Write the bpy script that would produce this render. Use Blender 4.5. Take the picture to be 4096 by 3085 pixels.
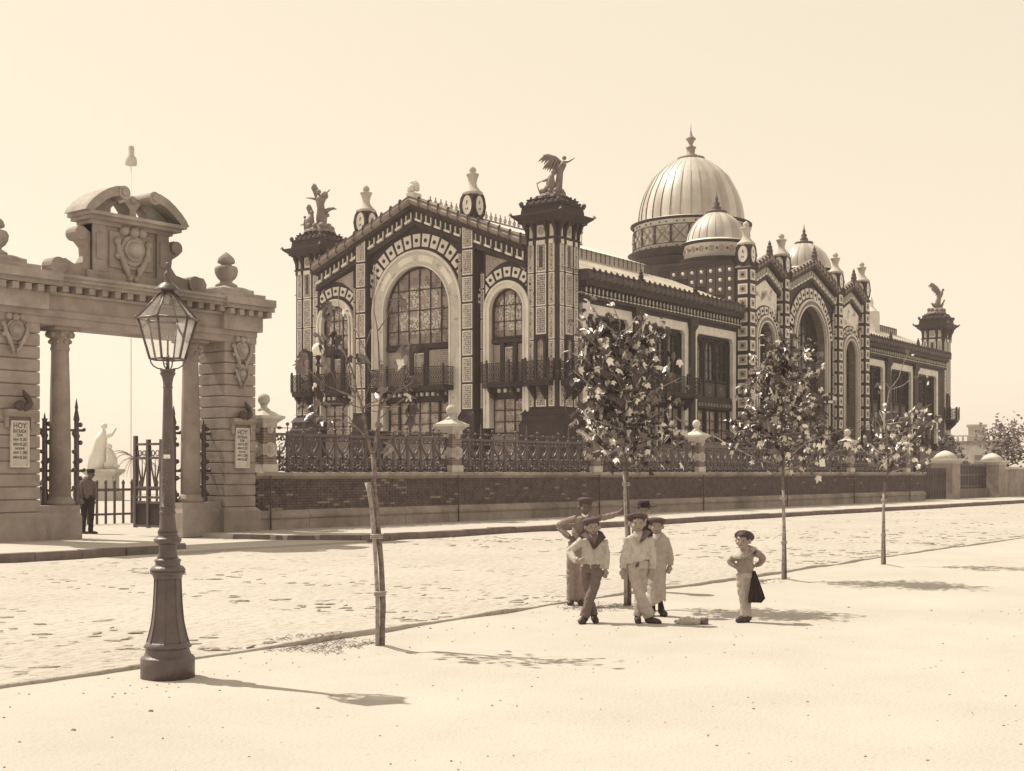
import bpy, bmesh, math, random
from mathutils import Matrix, Vector, Euler
R = math.radians
random.seed(7)
S = bpy.context.scene
for o in list(bpy.data.objects): bpy.data.objects.remove(o)

# ---------------------------------------------------------------- camera
cam = bpy.data.cameras.new('camera'); camo = bpy.data.objects.new('camera', cam)
S.collection.objects.link(camo); S.camera = camo
YAW = -math.asin(.7788)
camo.location = (0, 0, 1.72); camo.rotation_euler = (R(90), 0, YAW)
cam.sensor_width = 36; cam.lens = 5154/4096*36; cam.shift_y = (1889-1542.5)/4096
cam.clip_start = .1; cam.clip_end = 6000

# ---------------------------------------------------------------- sky and sun
SUN_EL, SUN_AZ = 55.0, Vector((-.164, .985))
w = bpy.data.worlds.new('World'); S.world = w; w.use_nodes = True
nt = w.node_tree; nt.nodes.clear()
out = nt.nodes.new('ShaderNodeOutputWorld'); bg = nt.nodes.new('ShaderNodeBackground')
sky = nt.nodes.new('ShaderNodeTexSky'); sky.sky_type = 'NISHITA'; sky.sun_disc = False
sky.sun_elevation = R(SUN_EL); sky.sun_rotation = math.atan2(SUN_AZ.x, SUN_AZ.y)
sky.air_density = 1.0; sky.dust_density = 1.0; sky.ozone_density = 1.0
bw = nt.nodes.new('ShaderNodeRGBToBW'); tint = nt.nodes.new('ShaderNodeMixRGB')
tint.blend_type = 'MULTIPLY'; tint.inputs[0].default_value = 1; tint.inputs[2].default_value = (1, .875, .685, 1)
flat = nt.nodes.new('ShaderNodeMath'); flat.operation = 'POWER'; flat.inputs[1].default_value = .22      # hazy white sky: little fall-off
gain = nt.nodes.new('ShaderNodeMath'); gain.operation = 'MULTIPLY'; gain.inputs[1].default_value = 5.75
nt.links.new(sky.outputs[0], bw.inputs[0]); nt.links.new(bw.outputs[0], flat.inputs[0]); nt.links.new(flat.outputs[0], gain.inputs[0]); nt.links.new(gain.outputs[0], tint.inputs[1])
nt.links.new(tint.outputs[0], bg.inputs[0]); nt.links.new(bg.outputs[0], out.inputs[0])
bg.inputs[1].default_value = .09
sun = bpy.data.lights.new('sun', 'SUN'); sun.energy = 4.2; sun.angle = R(.55); sun.color = (1, .92, .775)
suno = bpy.data.objects.new('sun', sun); S.collection.objects.link(suno)
d = Vector((SUN_AZ.x*math.cos(R(SUN_EL)), SUN_AZ.y*math.cos(R(SUN_EL)), math.sin(R(SUN_EL))))
suno.rotation_euler = d.to_track_quat('Z', 'Y').to_euler(); suno.location = d*60
S.view_settings.view_transform = 'Standard'; S.view_settings.look = 'None'
S.view_settings.exposure = .50; S.view_settings.gamma = 1; S.view_settings.use_curve_mapping = False
S.render.engine = 'CYCLES'

# ---------------------------------------------------------------- helpers
W = {}
COL = S.collection
def I(): return Matrix.Identity(4)
def link(name, data, parent=None, M=None):
    o = bpy.data.objects.new(name, data); COL.objects.link(o)
    M = M.copy() if M is not None else I()
    if parent is not None:
        o.parent = parent; o.matrix_parent_inverse = W[parent.name].inverted()
    o.matrix_basis = M; W[o.name] = M
    return o
def tag(o, label=None, cat=None, group=None, kind=None):
    if label: o['label'] = label
    if cat: o['category'] = cat
    if group: o['group'] = group
    if kind: o['kind'] = kind
    return o
def thing(name, loc, label, cat, group=None, rz=0):
    M = Matrix.Translation(loc) @ Matrix.Rotation(rz, 4, 'Z')
    return tag(link(name, None, None, M), label, cat, group)
def copy_tree(o, M, parent=None, label=None, group=None):
    c = o.copy(); COL.objects.link(c); c.parent = parent
    if parent is None: c.matrix_basis = M; W[c.name] = M.copy()
    else: W[c.name] = W[o.name].copy()
    if label: c['label'] = label
    if group: c['group'] = group
    for ch in KIDS.get(o.name, []):
        copy_tree(ch, None, c)
    return c
KIDS = {}
_link0 = link
def link(name, data, parent=None, M=None):
    o = _link0(name, data, parent, M)
    if parent is not None: KIDS.setdefault(parent.name, []).append(o)
    return o

class MB:
    """collects shapes; M maps local to world"""
    def __init__(s, M=None): s.v = []; s.f = []; s.mi = []; s.M = M; s.sm = []
    def add(s, vs, fs, mi=0, sm=False):
        b = len(s.v)
        if s.M is not None: s.v += [tuple(s.M @ Vector(p)) for p in vs]
        else: s.v += [tuple(p) for p in vs]
        for q in fs: s.f.append([b+i for i in q]); s.mi.append(mi); s.sm.append(sm)
        return s
    def box(s, x0, x1, y0, y1, z0, z1, mi=0):
        return s.add([(x, y, z) for z in (z0, z1) for y in (y0, y1) for x in (x0, x1)],
            [(0,2,3,1), (4,5,7,6), (0,1,5,4), (2,6,7,3), (0,4,6,2), (1,3,7,5)], mi)
    def frustum(s, a, b, mi=0):      # a,b = (x0,x1,y0,y1,z)
        vs = [(x, y, q[4]) for q in (a, b) for y in q[2:4] for x in q[0:2]]
        return s.add(vs, [(0,2,3,1), (4,5,7,6), (0,1,5,4), (2,6,7,3), (0,4,6,2), (1,3,7,5)], mi)
    def prism(s, poly, d0, d1, ax='y', mi=0):   # polygon in the other two axes, extruded along ax
        n = len(poly)
        if ax == 'y': g = lambda p, d: (p[0], d, p[1])
        elif ax == 'z': g = lambda p, d: (p[0], p[1], d)
        else: g = lambda p, d: (d, p[0], p[1])
        vs = [g(p, d0) for p in poly] + [g(p, d1) for p in poly]
        fs = [tuple(range(n))[::-1], tuple(range(n, 2*n))] + [(i, (i+1) % n, n+(i+1) % n, n+i) for i in range(n)]
        return s.add(vs, fs, mi)
    def lathe(s, prof, c=(0,0,0), n=16, mi=0, sm=True, sx=1, sy=1, lobes=None):
        vs = []; fs = []
        for r, z in prof:
            for k in range(n):
                a = 2*math.pi*k/n; q = r*(lobes(k, z) if lobes else 1)
                vs.append((c[0]+q*math.cos(a)*sx, c[1]+q*math.sin(a)*sy, c[2]+z))
        for i in range(len(prof)-1):
            for k in range(n):
                k2 = (k+1) % n; fs.append((i*n+k, i*n+k2, (i+1)*n+k2, (i+1)*n+k))
        fs.append(tuple(range(n))[::-1]); m = len(prof)-1
        fs.append(tuple(range(m*n, m*n+n)))
        return s.add(vs, fs, mi, sm)
    def ball(s, c, r, n=10, mi=0, rz=None):
        rz = rz or r; m = max(4, n//2+1)
        return s.lathe([(r*math.sin(math.pi*i/m)+1e-4, -rz*math.cos(math.pi*i/m)) for i in range(m+1)], c, n, mi)
    def tube(s, pts, rad, n=8, mi=0, sm=True, ell=None, cap=True):
        pts = [Vector(p) for p in pts]; m = len(pts); vs = []; fs = []; prev = None
        for i, p in enumerate(pts):
            t = (pts[min(i+1, m-1)]-pts[max(i-1, 0)])
            if t.length < 1e-9: t = Vector((0, 0, 1))
            t.normalize()
            if ell is not None:
                u = t.cross(Vector((0, 1, 0)))
                if u.length < .05: u = t.cross(Vector((0, 0, 1)))
            elif prev is None:
                u = t.cross(Vector((0, 0, 1)) if abs(t.z) < .9 else Vector((1, 0, 0)))
            else: u = prev-t*prev.dot(t)
            u.normalize(); prev = u; v = t.cross(u)
            r = rad[i] if isinstance(rad, (list, tuple)) else rad
            e = ell[i] if isinstance(ell, (list, tuple)) else (ell or 1)
            for k in range(n):
                a = 2*math.pi*k/n; vs.append(p+u*(r*math.cos(a))+v*(r*e*math.sin(a)))
        for i in range(m-1):
            for k in range(n):
                k2 = (k+1) % n; fs.append((i*n+k, i*n+k2, (i+1)*n+k2, (i+1)*n+k))
        if cap: fs += [tuple(range(n))[::-1], tuple(range((m-1)*n, m*n))]
        return s.add(vs, fs, mi, sm)
    def mesh(s, name, mats, smooth=False):
        me = bpy.data.meshes.new(name); me.from_pydata(s.v, [], s.f)
        for m in (mats if isinstance(mats, (list, tuple)) else [mats]): me.materials.append(MT[m] if isinstance(m, str) else m)
        me.polygons.foreach_set('material_index', s.mi)
        me.polygons.foreach_set('use_smooth', [True]*len(s.f) if smooth else s.sm)
        bm = bmesh.new(); bm.from_mesh(me); bmesh.ops.recalc_face_normals(bm, faces=bm.faces); bm.to_mesh(me); bm.free()
        me.update(); return me
    def build(s, name, mats, parent=None, smooth=False, M=None):
        return link(name, s.mesh(name, mats, smooth), parent, M)

# ---------------------------------------------------------------- materials (a toned print: every colour lies on one brown scale)
MT = {}
def sep(v):
    P = [(.02, (1.3, .82, 1.0)), (.1, (1.18, .915, .90)), (.30, (1.15, .94, .84)), (.37, (1.06, .985, .90)), (.6, (1.05, .99, .91)), (9, (1.05, .99, .91))]
    for (x0, a), (x1, b) in zip(P, P[1:]):
        if v < x1: break
    k = max(0, (v-x0)/(x1-x0)); t = [p+(q-p)*k for p, q in zip(a, b)]
    return (v*t[0], v*t[1], v*t[2], 1)
def mat(name, v, rough=.7, var=.25, scale=3, bump=.2, bscale=None, metal=0, spec=.35, dirt=0, stretch=None, v2=None, fine=0):
    m = bpy.data.materials.new(name); m.use_nodes = True; MT[name] = m
    t = m.node_tree; b = t.nodes['Principled BSDF']; L = t.links.new
    b.inputs['Roughness'].default_value = rough; b.inputs['Metallic'].default_value = metal
    b.inputs['Specular IOR Level'].default_value = spec
    tc = t.nodes.new('ShaderNodeTexCoord'); geo = t.nodes.new('ShaderNodeNewGeometry')
    mp = t.nodes.new('ShaderNodeMapping'); L(geo.outputs['Position'], mp.inputs[0])
    if stretch: mp.inputs['Scale'].default_value = stretch
    n1 = t.nodes.new('ShaderNodeTexNoise'); n1.inputs['Scale'].default_value = scale; n1.inputs['Detail'].default_value = 6
    n1.inputs['Roughness'].default_value = .65; L(mp.outputs[0], n1.inputs[0])
    r = t.nodes.new('ShaderNodeValToRGB'); L(n1.outputs[0], r.inputs[0])
    r.color_ramp.elements[0].position = .28; r.color_ramp.elements[1].position = .72
    r.color_ramp.elements[0].color = sep(v*(1-var)); r.color_ramp.elements[1].color = sep(v2 if v2 else v*(1+var))
    col = r.outputs[0]
    if dirt:
        n3 = t.nodes.new('ShaderNodeTexNoise'); n3.inputs['Scale'].default_value = .7; n3.inputs['Detail'].default_value = 8
        mp2 = t.nodes.new('ShaderNodeMapping'); mp2.inputs['Scale'].default_value = (1, 1, .25); L(geo.outputs['Position'], mp2.inputs[0]); L(mp2.outputs[0], n3.inputs[0])
        r3 = t.nodes.new('ShaderNodeValToRGB'); r3.color_ramp.elements[0].position = .45; r3.color_ramp.elements[1].position = .7
        r3.color_ramp.elements[0].color = (1, 1, 1, 1); q = 1-dirt; r3.color_ramp.elements[1].color = (q, q, q, 1)
        L(n3.outputs[0], r3.inputs[0]); mx = t.nodes.new('ShaderNodeMixRGB'); mx.blend_type = 'MULTIPLY'; mx.inputs[0].default_value = 1
        L(col, mx.inputs[1]); L(r3.outputs[0], mx.inputs[2]); col = mx.outputs[0]
    L(col, b.inputs['Base Color'])
    if bump:
        n2 = t.nodes.new('ShaderNodeTexNoise'); n2.inputs['Scale'].default_value = bscale or scale*6; n2.inputs['Detail'].default_value = 5
        L(mp.outputs[0], n2.inputs[0]); bp = t.nodes.new('ShaderNodeBump'); bp.inputs['Strength'].default_value = bump
        bp.inputs['Distance'].default_value = .02; L(n2.outputs[0], bp.inputs['Height']); L(bp.outputs[0], b.inputs['Normal'])
    return m
def pattern(name, va, vb, scale, thr=.25, rough=.45, kind='voronoi', coord='Object', asp=(1, 1, 1), vc=None):
    """glazed tile / stained glass: dark motifs on a pale field"""
    m = mat(name, va, rough, .12, 2, 0); t = m.node_tree; b = t.nodes['Principled BSDF']; L = t.links.new
    src = b.inputs['Base Color'].links[0].from_socket
    geo = t.nodes.new('ShaderNodeNewGeometry'); mp = t.nodes.new('ShaderNodeMapping'); mp.inputs['Scale'].default_value = asp
    L(geo.outputs['Position'], mp.inputs[0])
    if kind == 'voronoi':
        v = t.nodes.new('ShaderNodeTexVoronoi'); v.inputs['Scale'].default_value = scale; v.inputs['Randomness'].default_value = .35
        L(mp.outputs[0], v.inputs[0]); fac = v.outputs['Distance']
    else:
        v = t.nodes.new('ShaderNodeTexNoise'); v.inputs['Scale'].default_value = scale; v.inputs['Detail'].default_value = 4
        L(mp.outputs[0], v.inputs[0]); fac = v.outputs[0]
    r = t.nodes.new('ShaderNodeValToRGB'); r.color_ramp.elements[0].position = thr; r.color_ramp.elements[1].position = thr+.12
    r.color_ramp.elements[0].color = (1, 1, 1, 1); r.color_ramp.elements[1].color = (0, 0, 0, 1); L(fac, r.inputs[0])
    mx = t.nodes.new('ShaderNodeMixRGB'); L(r.outputs[0], mx.inputs[0]); L(src, mx.inputs[1]); mx.inputs[2].default_value = sep(vb)
    L(mx.outputs[0], b.inputs['Base Color'])
    if vc:
        n = t.nodes.new('ShaderNodeTexNoise'); n.inputs['Scale'].default_value = scale*.35; n.inputs['Detail'].default_value = 3; L(mp.outputs[0], n.inputs[0])
        r2 = t.nodes.new('ShaderNodeValToRGB'); r2.color_ramp.elements[0].position = .5; r2.color_ramp.elements[1].position = .56; L(n.outputs[0], r2.inputs[0])
        m2 = t.nodes.new('ShaderNodeMixRGB'); L(r2.outputs[0], m2.inputs[0]); L(mx.outputs[0], m2.inputs[1]); m2.inputs[2].default_value = sep(vc)
        L(m2.outputs[0], b.inputs['Base Color'])
    return m

mat('iron', .034, .65, .3, 1.5, .15, 30, spec=.2, dirt=.3)
pattern('reveal_tile', .17, .08, 6, .3, .6)
mat('iron_mid', .07, .65, .3, 1.2, .15, 20, dirt=.3)
mat('iron_pale', .20, .6, .3, 1.5, .15, 18, dirt=.3)
mat('pale', .60, .55, .14, 1.2, .1, 25, dirt=.2)
mat('pale_trim', .64, .5, .12, 1.5, .1, 25, dirt=.15)
mat('plaster_band', .62, .6, .2, 2.2, .25, 18, dirt=.12)
pattern('tile', .36, .06, 8.5, .30, .4)
pattern('tile_strip', .28, .06, 10, .3, .4)
pattern('mosaic', .30, .13, 9, .3, .5)
pattern('arch_band_tile', .46, .25, 2.2, .28, .5, 'noise')
pattern('stained', .155, .07, 5, .25, .18, vc=.23)
pattern('stained_light', .48, .10, 8.5, .40, .2, 'noise', vc=.24)
pattern('glass_lower', .24, .12, 7, .3, .2, vc=.33)
mat('glass_dark', .02, .1, .4, 1.5, 0, spec=.6)
mat('zinc', .50, .42, .14, .8, .1, 12, metal=.0, spec=.5, dirt=.22)
mat('zinc_b', .44, .45, .14, .8, .1, 12, spec=.5, dirt=.25)
mat('zinc_dark', .36, .45, .16, .8, .1, 12, spec=.5, dirt=.22)
mat('roof_bright', .68, .5, .1, 1.2, .1, 10, spec=.5, dirt=.15)
mat('stone', .27, .85, .24, 2.2, .5, 18, dirt=.45)
mat('stone_light', .48, .85, .2, 1.3, .3, 22, dirt=.2)
mat('stone_dark', .16, .85, .25, 1.3, .35, 22, dirt=.3)
mat('brick', .085, .85, .4, 4.5, .4, 30, v2=.13)
mat('brick_pale', .20, .85, .3, 4.5, .4, 30)
mat('brick_chipped', .19, .9, .4, 6, .4, 30)
mat('mortar', .05, .95, .3, 6, .4, 40)
mat('terracotta', .42, .8, .2, 2, .3, 24, dirt=.2)
mat('iron_fence', .06, .34, .35, 4, .15, 40, spec=.6)
mat('iron_lamp', .085, .42, .3, 5, .25, 60, spec=.55, dirt=.3)
mat('bronze', .15, .6, .3, 3, .2, 20)
mat('kerb', .15, .9, .3, 2.5, .5, 14)
mat('bark', .10, .9, .5, 14, .6, 60, v2=.2)
mat('bark_light', .20, .9, .4, 18, .5, 60, v2=.42)
mat('rope', .35, .95, .2, 40, .3, 80)
mat('paper', .75, .9, .06, 6, .1, 20)
mat('ink', .05, .8, .1, 6, 0)
mat('board', .55, .8, .15, 5, .1, 20)
mat('leaf_a', .05, .30, .35, 9, .3, 30, spec=.6)
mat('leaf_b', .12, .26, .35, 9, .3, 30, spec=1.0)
mat('shrub', .045, .6, .5, 9, .3, 30)
mat('far_green', .12, .8, .3, 2, .2, 10)
for _n in ('leaf_a', 'leaf_b'):
    _b = MT[_n].node_tree.nodes['Principled BSDF']
    _b.inputs['Transmission Weight'].default_value = 0
# street lamp and lantern glass
def glass(name, v, alpha):
    m = bpy.data.materials.new(name); m.use_nodes = True; MT[name] = m; t = m.node_tree; t.nodes.clear()
    o = t.nodes.new('ShaderNodeOutputMaterial'); mx = t.nodes.new('ShaderNodeMixShader'); tr = t.nodes.new('ShaderNodeBsdfTransparent')
    ms = t.nodes.new('ShaderNodeMixShader'); gl = t.nodes.new('ShaderNodeBsdfGlossy'); gl.inputs['Roughness'].default_value = .08
    df = t.nodes.new('ShaderNodeBsdfDiffuse'); df.inputs[0].default_value = sep(v); n = t.nodes.new('ShaderNodeTexNoise'); n.inputs['Scale'].default_value = 5
    g = t.nodes.new('ShaderNodeNewGeometry'); t.links.new(g.outputs['Position'], n.inputs[0])
    mr = t.nodes.new('ShaderNodeMapRange'); mr.inputs['From Min'].default_value = .3; mr.inputs['From Max'].default_value = .7
    mr.inputs['To Min'].default_value = alpha*.5; mr.inputs['To Max'].default_value = alpha*1.4; t.links.new(n.outputs[0], mr.inputs[0])
    fr = t.nodes.new('ShaderNodeFresnel'); fr.inputs[0].default_value = 1.4
    tr.inputs[0].default_value = (1, 1, 1, 1)
    t.links.new(mr.outputs[0], mx.inputs[0]); t.links.new(tr.outputs[0], mx.inputs[1]); t.links.new(df.outputs[0], mx.inputs[2])
    t.links.new(fr.outputs[0], ms.inputs[0]); t.links.new(mx.outputs[0], ms.inputs[1]); t.links.new(gl.outputs[0], ms.inputs[2])
    t.links.new(ms.outputs[0], o.inputs[0]); return m
glass('lantern_glass', .7, .10)
mat('gate_trim', .31, .85, .25, 2.2, .5, 18, dirt=.5)
# dust ground: pale, faintly mottled, trodden
def ground_mat(name, v, sc, lo=.60):
    m = mat(name, v, .95, .10, sc, .5, 30, spec=.1, v2=v*1.06); t = m.node_tree; L = t.links.new; b = t.nodes['Principled BSDF']
    src = b.inputs['Base Color'].links[0].from_socket
    geo = t.nodes.new('ShaderNodeNewGeometry'); n = t.nodes.new('ShaderNodeTexNoise'); n.inputs['Scale'].default_value = 9; n.inputs['Detail'].default_value = 9
    n.inputs['Roughness'].default_value = .75; L(geo.outputs['Position'], n.inputs[0])
    r = t.nodes.new('ShaderNodeValToRGB'); r.color_ramp.elements[0].position = lo; r.color_ramp.elements[1].position = lo+.12
    r.color_ramp.elements[0].color = (1, 1, 1, 1); r.color_ramp.elements[1].color = (.62, .55, .50, 1); L(n.outputs[0], r.inputs[0])
    mx = t.nodes.new('ShaderNodeMixRGB'); mx.blend_type = 'MULTIPLY'; mx.inputs[0].default_value = .8
    L(src, mx.inputs[1]); L(r.outputs[0], mx.inputs[2]); L(mx.outputs[0], b.inputs['Base Color'])
ground_mat('dust', .41, .5)
def cobble_bump(m, sc, st):
    t = m.node_tree; L = t.links.new; b = t.nodes['Principled BSDF']; old = b.inputs['Normal'].links[0].from_socket
    geo = t.nodes.new('ShaderNodeNewGeometry'); mp = t.nodes.new('ShaderNodeMapping'); mp.inputs['Scale'].default_value = (1, 1.7, 1); L(geo.outputs['Position'], mp.inputs[0])
    v = t.nodes.new('ShaderNodeTexVoronoi'); v.inputs['Scale'].default_value = sc; L(mp.outputs[0], v.inputs[0])
    bp = t.nodes.new('ShaderNodeBump'); bp.inputs['Strength'].default_value = st; bp.inputs['Distance'].default_value = .05; bp.invert = True
    L(v.outputs['Distance'], bp.inputs['Height']); L(old, bp.inputs['Normal']); L(bp.outputs[0], b.inputs['Normal'])
ground_mat('dust_road', .40, .35, .53); cobble_bump(MT['dust_road'], 5.5, .5); ground_mat('gravel', .40, .6)
# ---------------------------------------------------------------- ground, street, pavements
def hsh(x, y=0.0): 
    s = math.sin(x*12.9898+y*78.233)*43758.5453; return s-math.floor(s)
def vn(x, y=0.0):
    xi, yi = math.floor(x), math.floor(y); u, v = x-xi, y-yi; u = u*u*(3-2*u); v = v*v*(3-2*v)
    a, b, c, e = hsh(xi, yi), hsh(xi+1, yi), hsh(xi, yi+1), hsh(xi+1, yi+1)
    return (a+(b-a)*u)*(1-v)+(c+(e-c)*u)*v
def grid(xs, ys, zf, yf=None):
    m = MB(); vs = [(x, (yf(x, y) if yf else y), zf(x, y)) for y in ys for x in xs]; n = len(xs)
    fs = [(j*n+i, j*n+i+1, (j+1)*n+i+1, (j+1)*n+i) for j in range(len(ys)-1) for i in range(n-1)]
    m.add(vs, fs, 0, True); return m
def frange(a, b, s):
    r = []; 
    while a < b-1e-6: r.append(a); a += s
    return r+[b]
tag(MB().box(-900, 1700, -900, 1700, -.6, -.05).build('ground', 'gravel'), kind='structure')
def edgeY(x):
    pts = [(-40, 7.6), (5.5, 9.56), (9.7, 9.76), (13.9, 10.05), (19.2, 10.13), (24.5, 10.45), (200, 14)]
    for (a, p), (b, q) in zip(pts, pts[1:]):
        if a <= x <= b: y = p+(q-p)*(x-a)/(b-a); break
    return y+.05*(vn(x*1.9)-.5)+.03*(vn(x*7.3)-.5)
NX = frange(-20, 1, 1.5)+frange(1.2, 30, .16)+frange(30.8, 190, 4)
def near_z(x, y):
    z = .022*(vn(x*.9, y*.9)-.5)+.010*(vn(x*3.1, y*3.1)-.5)
    for tx, ty in ((9.05, 8.96), (13.74, 9.17), (18.66, 9.48), (22.87, 9.6)):
        r = math.hypot(x-tx, (y-ty)*1.2); z += .03*math.exp(-(r/.22)**2)-.03*math.exp(-((r-.5)/.2)**2)
    return z
NY = frange(-25, 2, 3)+frange(2.4, 10.6, .17)+[12, 16]
tag(grid(NX, NY, near_z).build('near_pavement', 'dust'), kind='structure')
# street: its dusty edge stands a few centimetres above the trodden pavement
def st_z(x, t):
    q = vn(x*.9, 7); return .022+.030*q*q+.014*(vn(x*2.1, 5)-.5)*(1 if t < .3 else .4)+.012*(vn(x*1.2, t*9)-.5)
rows = [0, .012, .04, .09, .16, .26, .4, .6, .85, 1.2, 1.7, 2.4, 3.2, 4.2, 5.4, 6.8, 8.4, 10.2, 12.9]
m = MB(); n = len(NX); vs = []
for j, t in enumerate([-1]+rows):
    for x in NX:
        if j == 0: vs.append((x, edgeY(x)+.012, -.09))
        else:
            e = edgeY(x); y = e+t*(22.25-e)/12.9; z = st_z(x, t) if t > .02 else st_z(x, 0)-(.012 if t == 0 else 0)
            vs.append((x, y, z))
m.add(vs, [(j*n+i, j*n+i+1, (j+1)*n+i+1, (j+1)*n+i) for j in range(len(rows)) for i in range(n-1)], 0, True)
street = tag(m.build('street', 'dust_road'), kind='structure')
# far pavement, broken by the drive into the gate
def slab(name, poly, z, zb=-.2, mt='dust'): return tag(MB().prism(poly, zb, z, 'z').build(name, mt), kind='structure')
KY = 22.4
far_r = slab('far_pavement', [(21.9, KY+.28), (150, KY+.28), (150, 27.2), (20.3, 27.2), (20.3, 25.3), (20.9, 23.9)], .186)
cor = [(17.25+.9*math.cos(a)-.9, KY+1.2+.9*math.sin(a)) for a in [R(-80+16*k) for k in range(6)]]
far_l = slab('far_pavement', [(-30, KY+.28)]+[(16.4, KY+.28)]+cor+[(17.2, 26.4), (-30, 26.4)], .186)
tag(MB().prism([(16.2, 22.0), (21.8, 22.0), (20.6, 24), (20.3, 60), (17.0, 60), (17.2, 23.5)], -.2, .085, 'z').build('gate_drive', 'dust'), kind='structure')
slab('garden', [(-120, 27.3), (260, 27.3), (260, 260), (-120, 260)], .075, mt='gravel')
slab('far_pavement', [(-30, 26.4), (17.0, 26.4), (17.0, 27.4), (-30, 27.4)], .18)
def kstone(L, hh):
    q = .02; return MB().frustum((q*.5, L-q*.5, 0, .26, -.15), (q, L-q, .012, .25, hh))
kmesh = [kstone(.98, .155).mesh('kerb_stone', 'kerb'), kstone(.98, .147).mesh('kerb_stone', 'kerb'), kstone(.98, .162).mesh('kerb_stone', 'kerb')]
x = 22.0
while x < 92:
    link('kerb_stone', random.choice(kmesh), far_r, Matrix.Translation((x, KY+random.uniform(-.02, .02), .035+random.uniform(-.012, .012)))@Matrix.Rotation(random.uniform(-.012, .012), 4, 'Z')); x += 1
for k in range(3):
    link('kerb_stone', kmesh[k % 3], far_r, Matrix.Translation((20.25+.52*k, 25.0-.98*k+.1, .035))@Matrix.Rotation(R(-60), 4, 'Z'))
x = 15.4
while x > 1:
    link('kerb_stone', random.choice(kmesh), far_l, Matrix.Translation((x, KY+random.uniform(-.02, .02), .035))); x -= 1
for k in range(4):
    a = R(-70+25*k); link('kerb_stone', MB().frustum((0, .40, 0, .22, -.15), (.01, .39, .01, .21, .15)).mesh('kerb_stone', 'kerb') if k == 0 else KC, far_l,
        Matrix.Translation((16.35+.95*math.cos(a), KY+1.2+.95*math.sin(a)-.2, .035))@Matrix.Rotation(a+R(90), 4, 'Z'))
    if k == 0: KC = KIDS[far_l.name][-1].data
# stones half buried in the street, pebbles on the pavement
def stones(name, n, place, smin, smax, flat, mt, asp=1.0):
    m = MB(); rnd = random.Random(len(name))
    for i in range(n):
        x, y, z = place(rnd); s = rnd.uniform(smin, smax)*(1 if rnd.random() < .9 else 1.7); a = YAW+rnd.uniform(-.35, .35)+(0 if rnd.random() < .8 else 1.3)
        M = Matrix.Translation((x, y, z))@Matrix.Rotation(a, 4, 'Z')@Matrix.Rotation(rnd.uniform(-.25, .12), 4, 'X')
        vs = []
        for q, zz in ((1, -.5), (.95, .35), (.55, .8)):
            for k in range(6):
                t = k*math.pi/3+rnd.uniform(-.25, .25); rr = s*q*rnd.uniform(.8, 1.15)
                vs.append(M@Vector((rr*asp*math.cos(t), rr*.6*math.sin(t), zz*s*flat)))
        fs = [(j*6+k, j*6+(k+1) % 6, (j+1)*6+(k+1) % 6, (j+1)*6+k) for j in range(2) for k in range(6)]+[(12, 13, 14, 15, 16, 17)]
        m.add(vs, fs)
    return tag(m.build(name, mt), kind='stuff')
def on_street(r):
    x = r.uniform(2, 45)*r.uniform(.5, 1) if r.random() < .85 else r.uniform(10, 90)
    e = edgeY(x); u = r.random()**1.5*11.6; return (x, e+.12+u, .03)
def on_pave(r):
    d = 3.2+14*r.random()**1.2; lat = r.uniform(-.5, .5)*d
    x = .7788*d+.6274*lat; y = .6274*d-.7788*lat
    if y > edgeY(x)-.08: y = edgeY(x)-r.uniform(.08, 1.2)
    return (x, y, near_z(x, y)+.002)
tag(stones('street_stones', 2300, on_street, .025, .06, .26, 'dust_road', 1.7), 'half buried stones in the dusty street', 'stones')
tag(stones('pebbles', 420, on_pave, .004, .012, .7, 'stone'), 'small dark pebbles scattered over the pavement', 'pebbles')
# ---------------------------------------------------------------- the iron and tile pavilion
X0, Y0, GZ = 56.1, 42.0, .07
PAV = thing('exhibition_pavilion', (X0, Y0, GZ), 'large ornate iron and tile pavilion with three domes behind the railing', 'pavilion')
FL = Matrix(((0, -1, 0, X0), (1, 0, 0, Y0), (0, 0, 1, 0), (0, 0, 0, 1)))      # end front: a runs away, o outwards
FL0 = FL.copy(); FL = FL0@Matrix.Diagonal((20.1/21, 1, 1, 1))
FS = Matrix(((1, 0, 0, X0), (0, -1, 0, Y0), (0, 0, 1, 0), (0, 0, 0, 1)))      # street front
def FR(M, a0=0, o0=0): return M @ Matrix.Translation((a0, o0, 0))
def at(F, a, o, z, roll=0, sc=None):
    p = F @ Vector((a, o, z)); left = abs(F[1][0]) > .5
    M = Matrix.Translation(p) @ Matrix.Rotation(R(90) if left else R(180), 4, 'Z') @ Matrix.Rotation(roll if left else -roll, 4, 'Y')
    if sc: M = M @ Matrix.Diagonal((sc[0], sc[1], sc[2], 1))
    return M
_pm = {}
def panel_mesh(w, h, kind='tile'):
    k = (round(w, 2), round(h, 2), kind)
    if k not in _pm:
        b = min(.06, w*.14); m = MB().box(-w/2, w/2, 0, .03, -h/2, h/2)
        m.box(-w/2+b, w/2-b, .031, .037, -h/2+b, h/2-b, 1)
        if h > .9 and w > .3:
            n = int(h/.5); 
            for i in range(n):
                z = -h/2+h*(i+.5)/n; q = .045
                m.add([(0, .041, z-q*1.3), (q, .041, z), (0, .041, z+q*1.3), (-q, .041, z)], [(0, 1, 2, 3)], 2)
        _pm[k] = m.mesh('tile_panel', ['pale_trim', kind, 'iron'])
    return _pm[k]
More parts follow.
